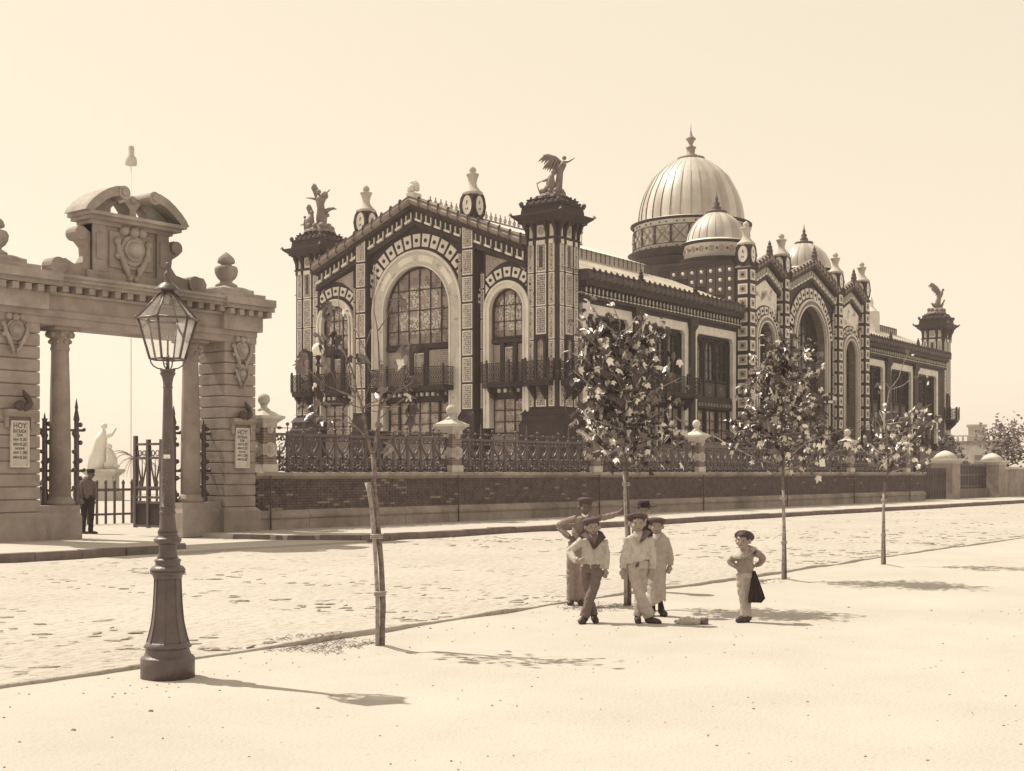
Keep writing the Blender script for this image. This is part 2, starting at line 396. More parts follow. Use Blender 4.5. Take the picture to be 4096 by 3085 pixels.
def square_mesh(s):
    k = ('sq', s)
    if k not in _pm:
        m = MB().box(-s/2, s/2, 0, .03, -s/2, s/2); q = s*.33
        m.box(-q, q, .031, .035, -q, q, 1); q = s*.20
        m.add([(-q, .04, 0), (0, .04, -q), (q, .04, 0), (0, .04, q), (0, .075, 0)], [(0, 1, 4), (1, 2, 4), (2, 3, 4), (3, 0, 4), (0, 3, 2, 1)], 2)
        _pm[k] = m.mesh('square_tile', ['pale_trim', 'mosaic', 'iron'])
    return _pm[k]
def vouss_mesh(wi, wo, hh):
    k = ('v', wi, wo, hh)
    if k not in _pm:
        m = MB().prism([(-wi/2, -hh/2), (wi/2, -hh/2), (wo/2, hh/2), (-wo/2, hh/2)], 0, .05, 'y')
        r = min(wi, hh)*.26; n = 10
        m.lathe([(r, 0), (r*.9, .045), (r*.5, .08), (.001, .095)], (0, 0, 0), n, 1, False)
        b = len(m.v)-4*n
        m.v[b:] = [(x, .045+z, y) for x, y, z in m.v[b:]]
        _pm[k] = m.mesh('voussoir_tile', ['pale', 'iron'])
    return _pm[k]
def arc(ca, cz, r, a0, a1, n): return [(ca+r*math.cos(R(a0+(a1-a0)*k/n)), cz+r*math.sin(R(a0+(a1-a0)*k/n))) for k in range(n+1)]
def ring(m, ca, cz, r0, r1, o0, o1, a0=0, a1=180, n=28, mi=0, legs=None):
    A = arc(ca, cz, r0, a0, a1, n); B = arc(ca, cz, r1, a0, a1, n)
    if legs is not None:
        A = [(ca+r0, legs)]+A+[(ca-r0, legs)]; B = [(ca+r1, legs)]+B+[(ca-r1, legs)]
    k = len(A); vs = [(p[0], o, p[1]) for o in (o0, o1) for q in (A, B) for p in q]; fs = []
    for i in range(k-1):
        fs += [(i, i+1, k+i+1, k+i), (2*k+i, 3*k+i, 3*k+i+1, 2*k+i+1), (i, 2*k+i, 2*k+i+1, i+1), (k+i, k+i+1, 3*k+i+1, 3*k+i)]
    fs += [(0, k, 3*k, 2*k), (k-1, 3*k-1, 4*k-1, 2*k-1)]
    m.add(vs, fs, mi)
def clip(poly, clp):
    """convex polygon clip, clp counter-clockwise"""
    res = poly
    for i in range(len(clp)):
        a, b = clp[i], clp[(i+1) % len(clp)]; src = res; res = []
        ins = lambda p: (b[0]-a[0])*(p[1]-a[1])-(b[1]-a[1])*(p[0]-a[0]) >= -1e-9
        for j in range(len(src)):
            p, q = src[j], src[(j+1) % len(src)]; ip, iq = ins(p), ins(q)
            if ip: res.append(p)
            if ip != iq:
                d1 = (b[0]-a[0])*(p[1]-a[1])-(b[1]-a[1])*(p[0]-a[0]); d2 = (b[0]-a[0])*(q[1]-a[1])-(b[1]-a[1])*(q[0]-a[0])
                t = d1/(d1-d2); res.append((p[0]+(q[0]-p[0])*t, p[1]+(q[1]-p[1])*t))
        if len(res) < 3: return []
    return res
def archpoly(ca, cz, r, zb, n=16): return [(ca-r, zb), (ca+r, zb)]+arc(ca, cz, r, 0, 180, n)
def area(p): return abs(sum(p[i][0]*p[(i+1) % len(p)][1]-p[(i+1) % len(p)][0]*p[i][1] for i in range(len(p))))/2
def window(F, ca, cz, r, zb, cols, rows, o, mt='stained', light=None, frame='iron', name='window', bar=.024):
    """arched (r>0 with cz) or square-headed window, every pane a piece"""
    if cz is None: ap = [(ca-r, zb), (ca+r, zb), (ca+r, rows[-1]), (ca-r, rows[-1])]; top = rows[-1]
    else: ap = archpoly(ca, cz, r, zb); top = cz+r
    zs = rows if isinstance(rows, list) else [zb+(top-zb)*i/rows for i in range(rows+1)]
    xs = [ca-r+2*r*i/cols for i in range(cols+1)]
    fm = MB(F)
    for x in xs[1:-1]:
        h = top if cz is None else cz+math.sqrt(max(0, r*r-(x-ca)**2)); fm.box(x-bar, x+bar, o, o+.09, zb, h)
    for z in zs[1:-1]:
        hw = r if (cz is None or z < cz) else math.sqrt(max(0, r*r-(z-cz)**2)); fm.box(ca-hw, ca+hw, o, o+.1, z-bar, z+bar)
    if cz is None: fm.box(ca-r-.06, ca+r+.06, o-.02, o+.12, top-.03, top+.06); 
    else: ring(fm, ca, cz, r-.07, r+.02, o, o+.13, 0, 180, 20, 0, zb)
    fm.box(ca-r, ca+r, o-.02, o+.14, zb-.07, zb+.05)
    W_ = fm.build(name, frame, PAV)
    for i in range(cols):
        for j in range(len(zs)-1):
            cell = clip([(xs[i], zs[j]), (xs[i+1], zs[j]), (xs[i+1], zs[j+1]), (xs[i], zs[j+1])], ap)
            if len(cell) < 3 or area(cell) < .01: continue
            m = MB(F); tl = random.uniform(-.006, .006); m.add([(p[0], o+.02+tl*(p[0]-ca), p[1]) for p in cell], [tuple(range(len(cell)))])
            if light:
                q = clip(cell, light)
                if len(q) >= 3 and area(q) > .02: m.add([(p[0], o+.03, p[1]) for p in q], [tuple(range(len(q)))], 1)
            m.build('pane', [mt, 'stained_light'] if light else mt, W_)
    return W_
def balcony(F, path, z, hgt, name='balcony', brk=None, slab=.16):
    """iron balcony along a polyline path [(a,o)...]: floor, rail, posts, lattice panels"""
    m = MB(F); poly = [(p[0], p[1]) for p in path]
    m.prism(poly, z-slab, z, 'z'); m.prism([(p[0]*1.0, p[1]*.93) for p in path], z-slab-.14, z-slab+.05, 'z')
    for (a, b) in zip(path, path[1:]):
        d = Vector((b[0]-a[0], b[1]-a[1])); L = d.length
        if L < .05: continue
        d.normalize(); nrm = Vector((-d.y, d.x))
        for zz, th in ((z+hgt-.05, .05), (z+.06, .035)):
            c = [(a[0]+nrm.x*s, a[1]+nrm.y*s) for s in (-.035, .035)]+[(b[0]+nrm.x*s, b[1]+nrm.y*s) for s in (.035, -.035)]
            m.prism(c, zz, zz+th, 'z')
    if brk:
        for a in brk: m.prism([(.02, z-slab-.04), (.8, z-slab-.04), (.7, z-slab-.3), (.12, z-slab-.85), (.02, z-slab-.9)], a-.07, a+.07, 'x')
    B = m.build(name, 'iron', PAV)
    def lat(a, b):
        d = Vector((b[0]-a[0], b[1]-a[1])); L = d.length; d.normalize(); nrm = Vector((-d.y, d.x)); q = MB(F)
        def P(u, w, s=0): return (a[0]+d.x*u+nrm.x*s, a[1]+d.y*u+nrm.y*s, z+w)
        n = max(2, int(L/.17)); st = L/n; tops = hgt-.07
        def strip(u0, w0, u1, w1, t=.016):
            dx, dz = u1-u0, w1-w0; l = math.hypot(dx, dz); px, pz = -dz/l*t, dx/l*t
            q.add([P(u0+px, w0+pz), P(u1+px, w1+pz), P(u1-px, w1-pz), P(u0-px, w0-pz)], [(0, 1, 2, 3)])
        for i in range(n):
            u0, u1 = i*st, (i+1)*st; hh = (tops-.1)/3
            for r_ in range(3):
                w0 = .1+r_*hh; strip(u0, w0, u1, w0+hh); strip(u0, w0+hh, u1, w0); 
                c = P((u0+u1)/2, w0+hh/2, .012); s_ = .042
                q.add([P((u0+u1)/2-s_, w0+hh/2, .012), P((u0+u1)/2, w0+hh/2-s_, .012), P((u0+u1)/2+s_, w0+hh/2, .012), P((u0+u1)/2, w0+hh/2+s_, .012)], [(0, 1, 2, 3)])
            if i: strip(u0, .08, u0, tops, .012)
        for r_ in (1, 2): strip(0, .1+r_*(tops-.1)/3, L, .1+r_*(tops-.1)/3, .013)
        q.build('railing_panel', 'iron', B)
    for a, b in zip(path, path[1:]):
        L = math.hypot(b[0]-a[0], b[1]-a[1])
        if L < .05 or (abs(a[1]) < .02 and abs(b[1]) < .02): continue
        k = max(1, round(L/1.7)); 
        for i in range(k):
            p0 = (a[0]+(b[0]-a[0])*i/k, a[1]+(b[1]-a[1])*i/k); p1 = (a[0]+(b[0]-a[0])*(i+1)/k, a[1]+(b[1]-a[1])*(i+1)/k)
            lat(p0, p1)
            MB(F).box(p0[0]-.05, p0[0]+.05, p0[1]-.05, p0[1]+.05, z-.02, z+hgt+.06).ball((p0[0], p0[1], z+hgt+.12), .07, 8).build('post', 'iron', B)
    p = path[-1]
    MB(F).box(p[0]-.05, p[0]+.05, p[1]-.05, p[1]+.05, z-.02, z+hgt+.06).ball((p[0], p[1], z+hgt+.12), .07, 8).build('post', 'iron', B)
    return B
# ---- body: walls behind everything, floors, roofs
LEN, WID = 67.4, 20.1
CB0, CB1 = 21.7, 43.7                                   # central block along the street front
m = MB(FS); 
m.box(.4, LEN-.4, -WID+.3, -.55, GZ, 11.4)
m.build('wall', 'iron', PAV)
g = [(0, 12.5), (0, 13.2), (2.1, 14.3), (10.5, 17.45), (18.9, 14.3), (21, 13.2), (21, 12.5)]
m = MB(FL).prism([(.3, GZ)]+[(max(.3, min(20.7, a)), z-.1) for a, z in g]+[(20.7, GZ)], -.62, -.5, 'y'); m.build('wall', 'iron', PAV)
# wing roofs: lower slope, glazed monitor, upper slope, ridge cresting
def wing_roof(a0, a1, am0, am1):
    F = FS; m = MB(F); H0, H1, H2, H3 = 12.95, 15.2, 15.7, 17.6
    for s in (0, 1):
        y = (lambda o: -o) if s == 0 else (lambda o: -(WID-o))
        RC = WID/2
        m.add([(a0, y(-.2), H0), (a1, y(-.2), H0), (a1, y(5.2), H1), (a0, y(5.2), H1)], [(0, 1, 2, 3)])
        m.add([(am0, y(4.7), H2), (am1, y(4.7), H2), (am1, y(RC), H3), (am0, y(RC), H3)], [(0, 1, 2, 3)])
        m.add([(a0, y(5.2), H1), (a1, y(5.2), H1), (a1, y(RC), H1+.4), (a0, y(RC), H1+.4)], [(0, 1, 2, 3)])
    r = m.build('roof', 'roof_bright', PAV)
    q = MB(F)
    for o in (-5.0, -(WID-5.0)): q.box(am0+.1, am1-.1, o-.05, o+.05, H1-.1, H2+.06)
    for am in (am0+.1, am1-.1):
        q.add([(am, -4.9, H1), (am, -WID+4.9, H1), (am, -WID+4.9, H2+.05), (am, -WID/2, H3-.03), (am, -4.9, H2+.05)], [(0, 1, 2, 3, 4)])
    q.build('monitor_wall', 'zinc_dark', r)
    n = int((am1-am0)/.55); bm_ = MB().box(-.02, .02, 0, .04, 0, .62).mesh('batten', 'iron_mid')
    for k in range(n+1): link('batten', bm_, r, at(F, am0+.1+(am1-am0-.2)*k/n, -4.95, H1-.02))
    q = MB(F)
    for k in range(int((am1-am0)/.5)):
        a = am0+.25+.5*k; ring(q, a, H3+.28, .12, .16, -WID/2-.02, -WID/2+.02, 0, 360, 8); q.box(a-.02, a+.02, -WID/2-.03, -WID/2+.03, H3, H3+.6)
    q.box(am0, am1, -WID/2-.04, -WID/2+.04, H3-.02, H3+.1); q.build('cresting', 'iron_pale', r)
    q = MB(F)                                            # standing seams on the lower slope
    k = a0+.6
    while k < a1: q.add([(k, .16, H0+.0), (k+.04, .16, H0), (k+.04, -5.15, H1), (k, -5.15, H1), (k, .16, H0+.05), (k+.04, .16, H0+.05), (k+.04, -5.15, H1+.05), (k, -5.15, H1+.05)], [(4, 5, 6, 7), (0, 4, 7, 3), (1, 2, 6, 5), (0, 1, 5, 4)]); k += .62
    q.build('roof_seams', 'roof_bright', r)
wing_roof(.0, CB0+.5, 1.0, 17.8)
wing_roof(CB1-.5, LEN, 47.6, LEN-1.0)
for a in (17.75, 47.65):
    MB(FS).lathe([(.03, 0), (.03, .9)], (a, -WID/2, 17.5), 6).lathe([(.05, 0), (.12, .1), (.02, .3)], (a, -WID/2, 18.4), 6).build('lightning_rod', 'iron_pale', PAV)

# ---- corner towers
CBM = MB().ball((0, 0, 0), .095, 6).mesh('cap_ball', 'iron_mid')
def tower(ax, ay, faces):
    """square tower of side TS whose street corner lies at (X0+ax, Y0+ay)"""
    TS = 2.1; T = Matrix.Translation((X0+ax, Y0+ay, 0)); m = MB(T)
    m.box(-.30, TS+.30, -.30, TS+.30, GZ, 4.35); m.frustum((-.30, TS+.30, -.30, TS+.30, 4.35), (-.18, TS+.18, -.18, TS+.18, 4.55))
    m.box(-.18, TS+.18, -.18, TS+.18, 4.55, 4.85); m.frustum((-.26, TS+.26, -.26, TS+.26, 4.86), (-.05, TS+.05, -.05, TS+.05, 5.18))
    m.box(0, TS, 0, TS, 5.0, 14.5)
    m.frustum((-.08, TS+.08, -.08, TS+.08, 14.46), (-.08, TS+.08, -.08, TS+.08, 14.56)); m.box(.05, TS-.05, .05, TS-.05, 14.5, 15.35)
    m.frustum((-.1, TS+.1, -.1, TS+.1, 15.28), (-.28, TS+.28, -.28, TS+.28, 15.45)); m.box(-.34, TS+.34, -.34, TS+.34, 15.45, 15.55)
    m.frustum((-.34, TS+.34, -.34, TS+.34, 15.55), (-.62, TS+.62, -.62, TS+.62, 15.78)); m.box(-.62, TS+.62, -.62, TS+.62, 15.78, 15.86)
    m.frustum((-.24, TS+.24, -.24, TS+.24, 15.86), (-.18, TS+.18, -.18, TS+.18, 16.34)); m.box(-.25, TS+.25, -.25, TS+.25, 16.34, 16.44)
    m.frustum((-.05, TS+.05, -.05, TS+.05, 16.44), (.05, TS-.05, .05, TS-.05, 16.72)); m.box(.0, TS, .0, TS, 16.72, 16.78); m.frustum((.2, TS-.2, .2, TS-.2, 16.78), (.4, TS-.4, .4, TS-.4, 17.02))
    TW = m.build('corner_tower', 'iron', PAV)
    for cx in (-.62, TS+.62):
        for cy in (-.62, TS+.62):
            s = .1; q = MB(T); q.add([(cx-s, cy-s, 15.86), (cx+s, cy-s, 15.86), (cx+s, cy+s, 15.86), (cx-s, cy+s, 15.86), (cx, cy, 16.04)], [(0, 1, 4), (1, 2, 4), (2, 3, 4), (3, 0, 4)]); q.build('corner_ornament', 'iron_mid', TW)
    for k in range(7):
        t = k/6
        for (px, py) in ((-.2+(TS+.4)*t, -.2), (-.2, -.2+(TS+.4)*t))[:1 if k == 0 else 2]: link('cap_ball', CBM, TW, T@Matrix.Translation((px, py, 16.53))@Matrix.Scale(1 if k % 6 else 1.5, 4))
    for k in range(5):
        t = .12+.76*k/4
        for (px, py) in ((TS*t, .1), (.1, TS*t)): link('cap_ball', CBM, TW, T@Matrix.Translation((px, py, 16.86))@Matrix.Scale(.8, 4))
    cols = ((.39, .37), (1.09, .66), (1.785, .37)); rh = 1.78
    for f in faces:
        F = FR(FL0, ay, -ax) if f == 'L' else FR(FS, ax, -ay)
        for ci, (c, wd) in enumerate(cols):
            for r_ in range(5):
                z0 = 5.32+r_*1.845
                if ci == 1 and r_ == 4:
                    link('tile_panel', panel_mesh(wd, rh-.1), TW, at(F, c, 0, z0+rh/2-.05)); MB(F).box(c-.1, c+.1, .03, .06, z0+.25, z0+rh-.35).build('slot_window', 'glass_dark', TW); continue
                if ci == 1 and r_ in (1, 2):
                    if r_ == 1:
                        q = MB(F); ring(q, c, z0+1.62, .22, .38, 0, .14, 0, 180, 14, 0, z0-.3); nw = q.build('niche_frame', 'iron', TW)
                        MB(F).prism(archpoly(c, z0+1.62, .22, z0-.3, 10), .02, .05, 'y').build('niche_pane', 'glass_lower', TW)
                    if r_ == 2: link('tile_panel', panel_mesh(wd, 1.5), TW, at(F, c, 0, z0+rh-.75))
                    continue
                link('tile_panel', panel_mesh(wd, rh), TW, at(F, c, 0, z0+rh/2))
        for c in (.12, .68, 1.52, 2.0): MB(F).prism([(.0, 14.56), (.09, 14.56), (.13, 14.9), (.3, 15.2), (.34, 15.44), (0, 15.44)], c-.075, c+.075, 'x').box(c-.08, c+.08, 0, .089, 14.2, 14.57).build('bracket', 'iron', TW)
        for (c, wd) in ((.40, .30), (1.1, .60), (1.76, .28)):
            q = MB(F).box(c-wd/2, c+wd/2, -.05, -.02, 14.62, 15.3)
            if wd > .5: ring(q, c, 14.96, .14, .22, -.02, .0, 0, 360, 14, 1); q.box(c-.1, c+.1, -.02, -.01, 14.84, 15.06, 2)
            q.build('plaque', ['pale', 'mosaic', 'mosaic'], TW)
            MB(F).box(c-wd/2, c+wd/2, .031, .06, 14.2, 14.44).build('plaque', 'pale', TW)
        if (ax, ay, f) != (57.0, 0, 'S'):
            balcony(F, [(.25, 0), (.25, .55), (.75, 1.0), (1.45, 1.0), (1.95, .55), (1.95, 0)], 6.75, 1.02, brk=(.75, 1.45))
    return TW
tower(0, 0, 'LS'); tower(0, WID-2.1, 'LS'); tower(LEN-2.1, 0, 'LS')

# ---- pilasters with oval medallion pinnacles
def pinnacle(F, c, oc, z, wd, parent, zs=1.0):
    q = MB(F); h = wd/2
    q.frustum((c-h-.12, c+h+.12, oc-h-.12, oc+h+.12, z), (c-h-.02, c+h+.02, oc-h-.02, oc+h+.02, z+.16))
    q.box(c-h+.03, c+h-.03, oc-h+.03, oc+h-.03, z+.15, z+1.55)
    P = q.build('pinnacle', 'iron_mid', parent)
    for dx, dy in ((0, h+.02), (h+.02, 0), (-h-.02, 0)):
        mm = MB(F); vs = []; n = 20
        def oval(ra, rz, dd, lob=0):
            L = []
            for k in range(n):
                t = 2*math.pi*k/n; f_ = 1+lob*(.5+.5*math.cos(8*t)); u = ra*f_*math.cos(t); zz = z+.92+rz*f_*math.sin(t)
                L.append((c+(u if dx == 0 else dx+math.copysign(dd, dx)), oc+(dy+dd if dx == 0 else u), zz))
            return L
        A, B, Cc, D = oval(.52, .74, -.08, .08), oval(.52, .74, .05, .08), oval(.37, .58, .07), oval(.35, .56, .03)
        vs = A+B+Cc+D; fs = [(i, (i+1) % n, n+(i+1) % n, n+i) for i in range(n)]+[(n+i, n+(i+1) % n, 2*n+(i+1) % n, 2*n+i) for i in range(n)]+[(2*n+i, 2*n+(i+1) % n, 3*n+(i+1) % n, 3*n+i) for i in range(n)]
        mm.add(vs, fs, 0); mm.add(D, [tuple(range(n))], 1)
        e = .055
        def sp(u, w, dd): return (c+(u if dx == 0 else dx+math.copysign(dd, dx)), oc+(dy+dd if dx == 0 else u), z+w)
        for (u, w, s) in ((0, 1.12, .07), (.03, 1.0, .05), (-.05, .72, .06), (.07, .70, .05)): mm.add([sp(u-s, w, .04), sp(u, w-s*1.4, .045), sp(u+s, w, .04), sp(u, w+s*1.4, .045)], [(0, 1, 2, 3)], 2)
        mm.build('oval_medallion', ['iron', 'roof_bright', 'iron_mid'], P)
    q = MB(F).lathe([(.55, 1.5), (.63, 1.58), (.63, 1.68), (.55, 1.74), (.42, 1.86), (.27, 2.06), (.23, 2.25), (.29, 2.5), (.35, 2.66), (.38, 2.70), (.38, 2.76), (.18, 2.8), (.17, 2.86), (.22, 2.96), (.19, 3.08), (.07, 3.18), (.01, 3.22)], (c, oc, z), 14)
    q.build('urn_finial', 'terracotta', P)
def pilaster(F, c, wd, o0, pr, z0, z1, rows, kind, pins=True, sides=()):
    q = MB(F); h = wd/2
    q.box(c-h-.14, c+h+.14, o0-.2, o0+pr+.14, GZ, z0-.35); q.frustum((c-h-.14, c+h+.14, o0-.2, o0+pr+.14, z0-.35), (c-h, c+h, o0-.2, o0+pr, z0-.05))
    q.box(c-h, c+h, o0-.25, o0+pr, z0-.1, z1)
    P = q.build('pilaster', 'iron', PAV)
    if kind == 'tile':
        rh = (z1-.05-z0)/rows
        for k in range(rows): link('tile_panel', panel_mesh(wd*.74, rh-.12), P, at(F, c, o0+pr, z0+rh*(k+.5)))
    else:
        n = int((z1-z0)/(wd*.98)); rh = (z1-z0)/n
        for k in range(n):
            link('square_tile', square_mesh(round(wd*.74, 2)), P, at(F, c, o0+pr, z0+rh*(k+.5)))
            for s in sides:   # the flank that faces the end front
                link('square_tile', square_mesh(round(wd*.74, 2)), P, Matrix.Translation(F@Vector((c-h, o0+pr-wd*.52, z0+rh*(k+.5))))@Matrix.Rotation(R(90), 4, 'Z'))
    if pins: pinnacle(F, c, o0+pr-wd*.5, z1, wd, P)
    return P
for c in (6.2, 14.8): pilaster(FL, c, .95, 0, .38, 5.25, 15.98, 7, 'tile')
# narrow tile strips beside the pilasters
def strip(F, c, wd, o, z0, z1, rh, mt='tile_strip'):
    q = MB(F).box(c-wd/2-.06, c+wd/2+.06, -.5, o, GZ, z1+.1); P = q.build('mullion', 'iron', PAV)
    z = z0
    while z < z1-.2: link('tile_panel', panel_mesh(wd, min(rh, z1-z)-.1, mt), P, at(F, c, o, z+min(rh, z1-z)/2)); z += rh
for c in (5.36, 7.05, 13.95, 15.64): strip(FL, c, .22, .02, 5.3, 13.0 if c in (5.36, 15.64) else 14.3, 1.7)

# ---- end front: gable
def gz(a): return 17.9-abs(a-10.5)*.381                       # top of the gable moulding
def gable_trim(F, c, half, zap, sl, o, seg, brk, th=.46):
    """raked cornice: fascia plates with balls, dark soffit, frieze with pale brackets"""
    m = MB(F)
    for s in (-1, 1):
        def P(t, oo, dz): return (c+s*t, oo, zap-t*sl+dz)
        def bar(oA, oB, dA, dB):
            m.add([P(t, oo, dd) for t in (0, half) for oo in (oA, oB) for dd in (dA, dB)], [(0, 1, 3, 2), (4, 6, 7, 5), (0, 4, 5, 1), (2, 3, 7, 6), (0, 2, 6, 4), (1, 5, 7, 3)])
        bar(-.5, o+.42, -th-.24, -th+.02); bar(-.5, o+.12, -th-.98, -th-.22); bar(-.5, o+.2, -th-1.2, -th-.98)
    G = m.build('gable_cornice', 'iron', PAV)
    n = max(3, round(half/seg)); L = half/n
    for s in (-1, 1):
        for k in range(n):
            q = MB(F); t0, t1 = k*L+.015, (k+1)*L-.015
            pr = [(o+.44, -th), (o+.62, -th*.8), (o+.66, -th*.45), (o+.56, -.1), (o+.62, 0), (o+.3, .03), (-.4, .05), (-.4, -th)]
            vs = [(c+s*t, p[0], zap-t*sl+p[1]) for t in (t0, t1) for p in pr]; k8 = len(pr)
            q.add(vs, [tuple(range(k8)), tuple(range(k8, 2*k8))]+[(i, (i+1) % k8, k8+(i+1) % k8, k8+i) for i in range(k8)])
            q.build('fascia_plate', 'iron_pale', G)
            q = MB(F).ball((c+s*(k*L+L), o+.55, zap-(k*L+L)*sl+.1), .085, 8); q.box(c+s*(k+1)*L-.025, c+s*(k+1)*L+.025, o+.5, o+.68, zap-(k+1)*L*sl-th, zap-(k+1)*L*sl+.06); q.build('joint_ball', 'iron_mid', G)
        nb = max(2, round(half/brk)); B = half/nb
        for k in range(nb):
            t = (k+.55)*B; z = zap-t*sl-th-.62; q = MB(F); w_ = B*.30
            a = c+s*t; e = s*w_*sl
            q.add([(a+dx, oo, z-.26+dz-(dx*s)*sl) for dx in (-w_, w_) for oo in (o+.13, o+.30) for dz in (0, .13)], [(0, 1, 3, 2), (4, 6, 7, 5), (0, 4, 5, 1), (2, 3, 7, 6), (0, 2, 6, 4), (1, 5, 7, 3)])
            for dx in (-w_, w_-.07): q.box(a+dx, a+dx+.06, o+.125, o+.2, z-.2-(dx*s)*sl, z+.26-(dx*s)*sl)
            q.build('bracket', 'pale_trim', G)
    return G
gable_trim(FL, 10.5, 8.4, 17.9, .381, .1, .78, .78)
# spandrels: plates between the arch and the raking cornice
def spandrel(F, a0, a1, ca, cz, r, zsp, top, o, mt, name='spandrel'):
    n = 40; m = MB(F); vs = []
    for k in range(n+1):
        a = a0+(a1-a0)*k/n; d = abs(a-ca); zb = cz+math.sqrt(r*r-d*d) if d < r else zsp
        zt = max(top(a), zb+.01); vs += [(a, o, zb), (a, o, zt)]
    m.add(vs, [(2*k, 2*k+1, 2*k+3, 2*k+2) for k in range(n)]); return m.build(name, mt, PAV)
gt = lambda a: gz(a)-1.62
spandrel(FL, 6.7, 14.3, 10.5, 11.2, 4.62, 11.2, gt, -.04, 'iron')
for ca, a0, a1 in ((3.6, 2.1, 5.3), (17.4, 15.7, 18.9)):
    spandrel(FL, a0, a1, ca, 10.8, 2.48, 10.8, lambda a: gz(a)-1.62, -.06, 'iron')
    q = MB(FL); s = 1 if ca < 10 else -1
    q.prism([(ca+s*1.55, 12.75), (ca+s*1.55, 14.05), (ca-s*.05, 13.55), (ca+s*.6, 13.4), (ca+s*1.2, 13.05)], -.06, -.015, 'y'); q.build('mosaic_panel', 'mosaic', PAV)
    q = MB(FL); q.prism([(ca-s*1.3, 12.85), (ca-s*1.3, 13.0), (ca-s*.9, 13.2)], -.06, -.02, 'y'); q.build('mosaic_panel', 'mosaic', PAV)
for s in (-1, 1):
    MB(FL).prism([(10.5+s*3.7, 11.3), (10.5+s*3.7, 13.3), (10.5+s*3.15, 13.9), (10.5+s*3.45, 12.9), (10.5+s*3.55, 11.9)], -.04, .02, 'y').build('mosaic_panel', 'mosaic', PAV)
def arch(F, ca, cz, ri, ro, v0, v1, nv, leg, o=0, a_max=78, band='arch_band_tile', deep=-.5):
    m = MB(F); ring(m, ca, cz, ro, v1+.1, -.5, o-.05, 0, 180, 30, 0, None if v1 > 3 else cz-.01); A = m.build('arch_ring', 'iron', PAV)
    m = MB(F); ring(m, ca, cz, ri, ro, deep, o+.08, 0, 180, 36, 0, leg); b = m.build('arch_band', band, A)
    m = MB(F); ring(m, ca, cz, ro-.10, ro+.04, o+.0, o+.14, 0, 180, 36, 0, leg); ring(m, ca, cz, ri-.03, ri+.07, o-.1, o+.13, 0, 180, 36, 0, leg); m.build('arch_moulding', 'pale', A)
    hh = v1-v0; wi = 2*v0*math.sin(R(a_max)/nv)*.72; wo = wi*v1/v0
    for k in range(nv):
        t = R(90-a_max+2*a_max*(k+.5)/nv); r = (v0+v1)/2
        link('voussoir_tile', vouss_mesh(round(wi, 3), round(wo, 3), round(hh, 3)), A, at(F, ca+r*math.cos(t), o-.05, cz+r*math.sin(t), R(90)-t if abs(F[1][0]) > .5 else R(90)-t))
    return A
arch(FL, 10.5, 11.2, 2.68, 3.58, 3.80, 4.55, 15, 4.2, .02, 75)
for ca in (3.6, 17.4): arch(FL, ca, 10.8, 1.24, 1.60, 1.86, 2.40, 9, 4.2, -.02, 78, 'pale')
# longer plain cartouches on the big arch band
for t in (38, 75, 105, 142):
    q = MB(FL); A_ = arc(10.5, 11.2, 2.95, t-11, t+11, 6)+arc(10.5, 11.2, 3.3, t+11, t-11, 6); q.prism(A_, .09, .115, 'y'); q.build('arch_cartouche', 'pale_trim', PAV)
# windows of the end front
window(FL, 10.5, 11.2, 2.62, 9.25, 6, [9.25, 10.1, 11.3, 12.5, 13.85], -.34, light=[(9.0, 9.9), (12.0, 9.9)]+arc(10.5, 11.1, 1.75, 0, 180, 12))
for ca in (3.6, 17.4): window(FL, ca, 10.8, 1.2, 9.3, 3, [9.3, 10.2, 11.1, 12.05], -.34, light=[(ca-.8, 9.7), (ca+.8, 9.7)]+arc(ca, 10.9, .8, 0, 180, 10))
# storey below the arches: lintel, door and panels, balcony, ground-floor glazing
for ca, hw, nw in ((10.5, 2.62, 4), (3.6, 1.2, 3), (17.4, 1.2, 3)):
    q = MB(FL); q.box(ca-hw, ca+hw, -.4, -.12, 8.98, 9.2); q.box(ca-hw, ca+hw, -.42, -.2, 6.5, 6.75)
    dw = .58 if hw > 2 else .45
    for s in (-1, 1): q.box(ca+s*dw-.14, ca+s*dw+.14, -.4, -.14, 6.6, 9.0)
    if hw > 2: 
        for s in (-1, 1): q.box(ca+s*hw*.62-.07, ca+s*hw*.62+.07, -.4, -.2, GZ, 6.5)
    Wd = q.build('door_surround', 'iron', PAV)
    q = MB(FL); 
    q.box(ca-dw+.14, ca+dw-.14, -.3, -.26, 6.7, 8.75); q.box(ca-dw+.2, ca+dw-.2, -.259, -.25, 6.76, 8.69, 1); q.build('door', ['pale_trim', 'glass_lower'], Wd)
    for s in (-1, 1):
        a0, a1 = sorted((ca+s*(dw+.16), ca+s*(hw-.03))); q = MB(FL).box(a0, a1, -.33, -.28, 6.7, 8.9); q.build('tile_panel', 'mosaic', Wd)
    window(FL, ca, None, hw*.92, 3.9, 6 if hw > 2 else 3, [3.9, 4.55, 5.2, 5.85], -.36, 'glass_lower', None, 'iron')
    q = MB(FL); q.box(ca-hw, ca+hw, -.4, .05, 5.9, 6.5); f = q.build('frieze', 'iron', PAV)
    bmsh = MB().box(-.09, .09, 0, .12, -.1, .1).mesh('bracket', 'pale')
    for k in range(int(hw*2/.45)): link('bracket', bmsh, f, at(FL, ca-hw+.3+k*.45, .05, 6.28))
    q = MB(FL).box(ca-hw, ca+hw, -.45, -.2, GZ, 3.85); q.build('plinth', 'stone_dark', PAV)
balcony(FL, [(7.5, 0), (7.5, 1.05), (13.5, 1.05), (13.5, 0)], 6.75, 1.05, brk=(8.2, 10.5, 12.8))
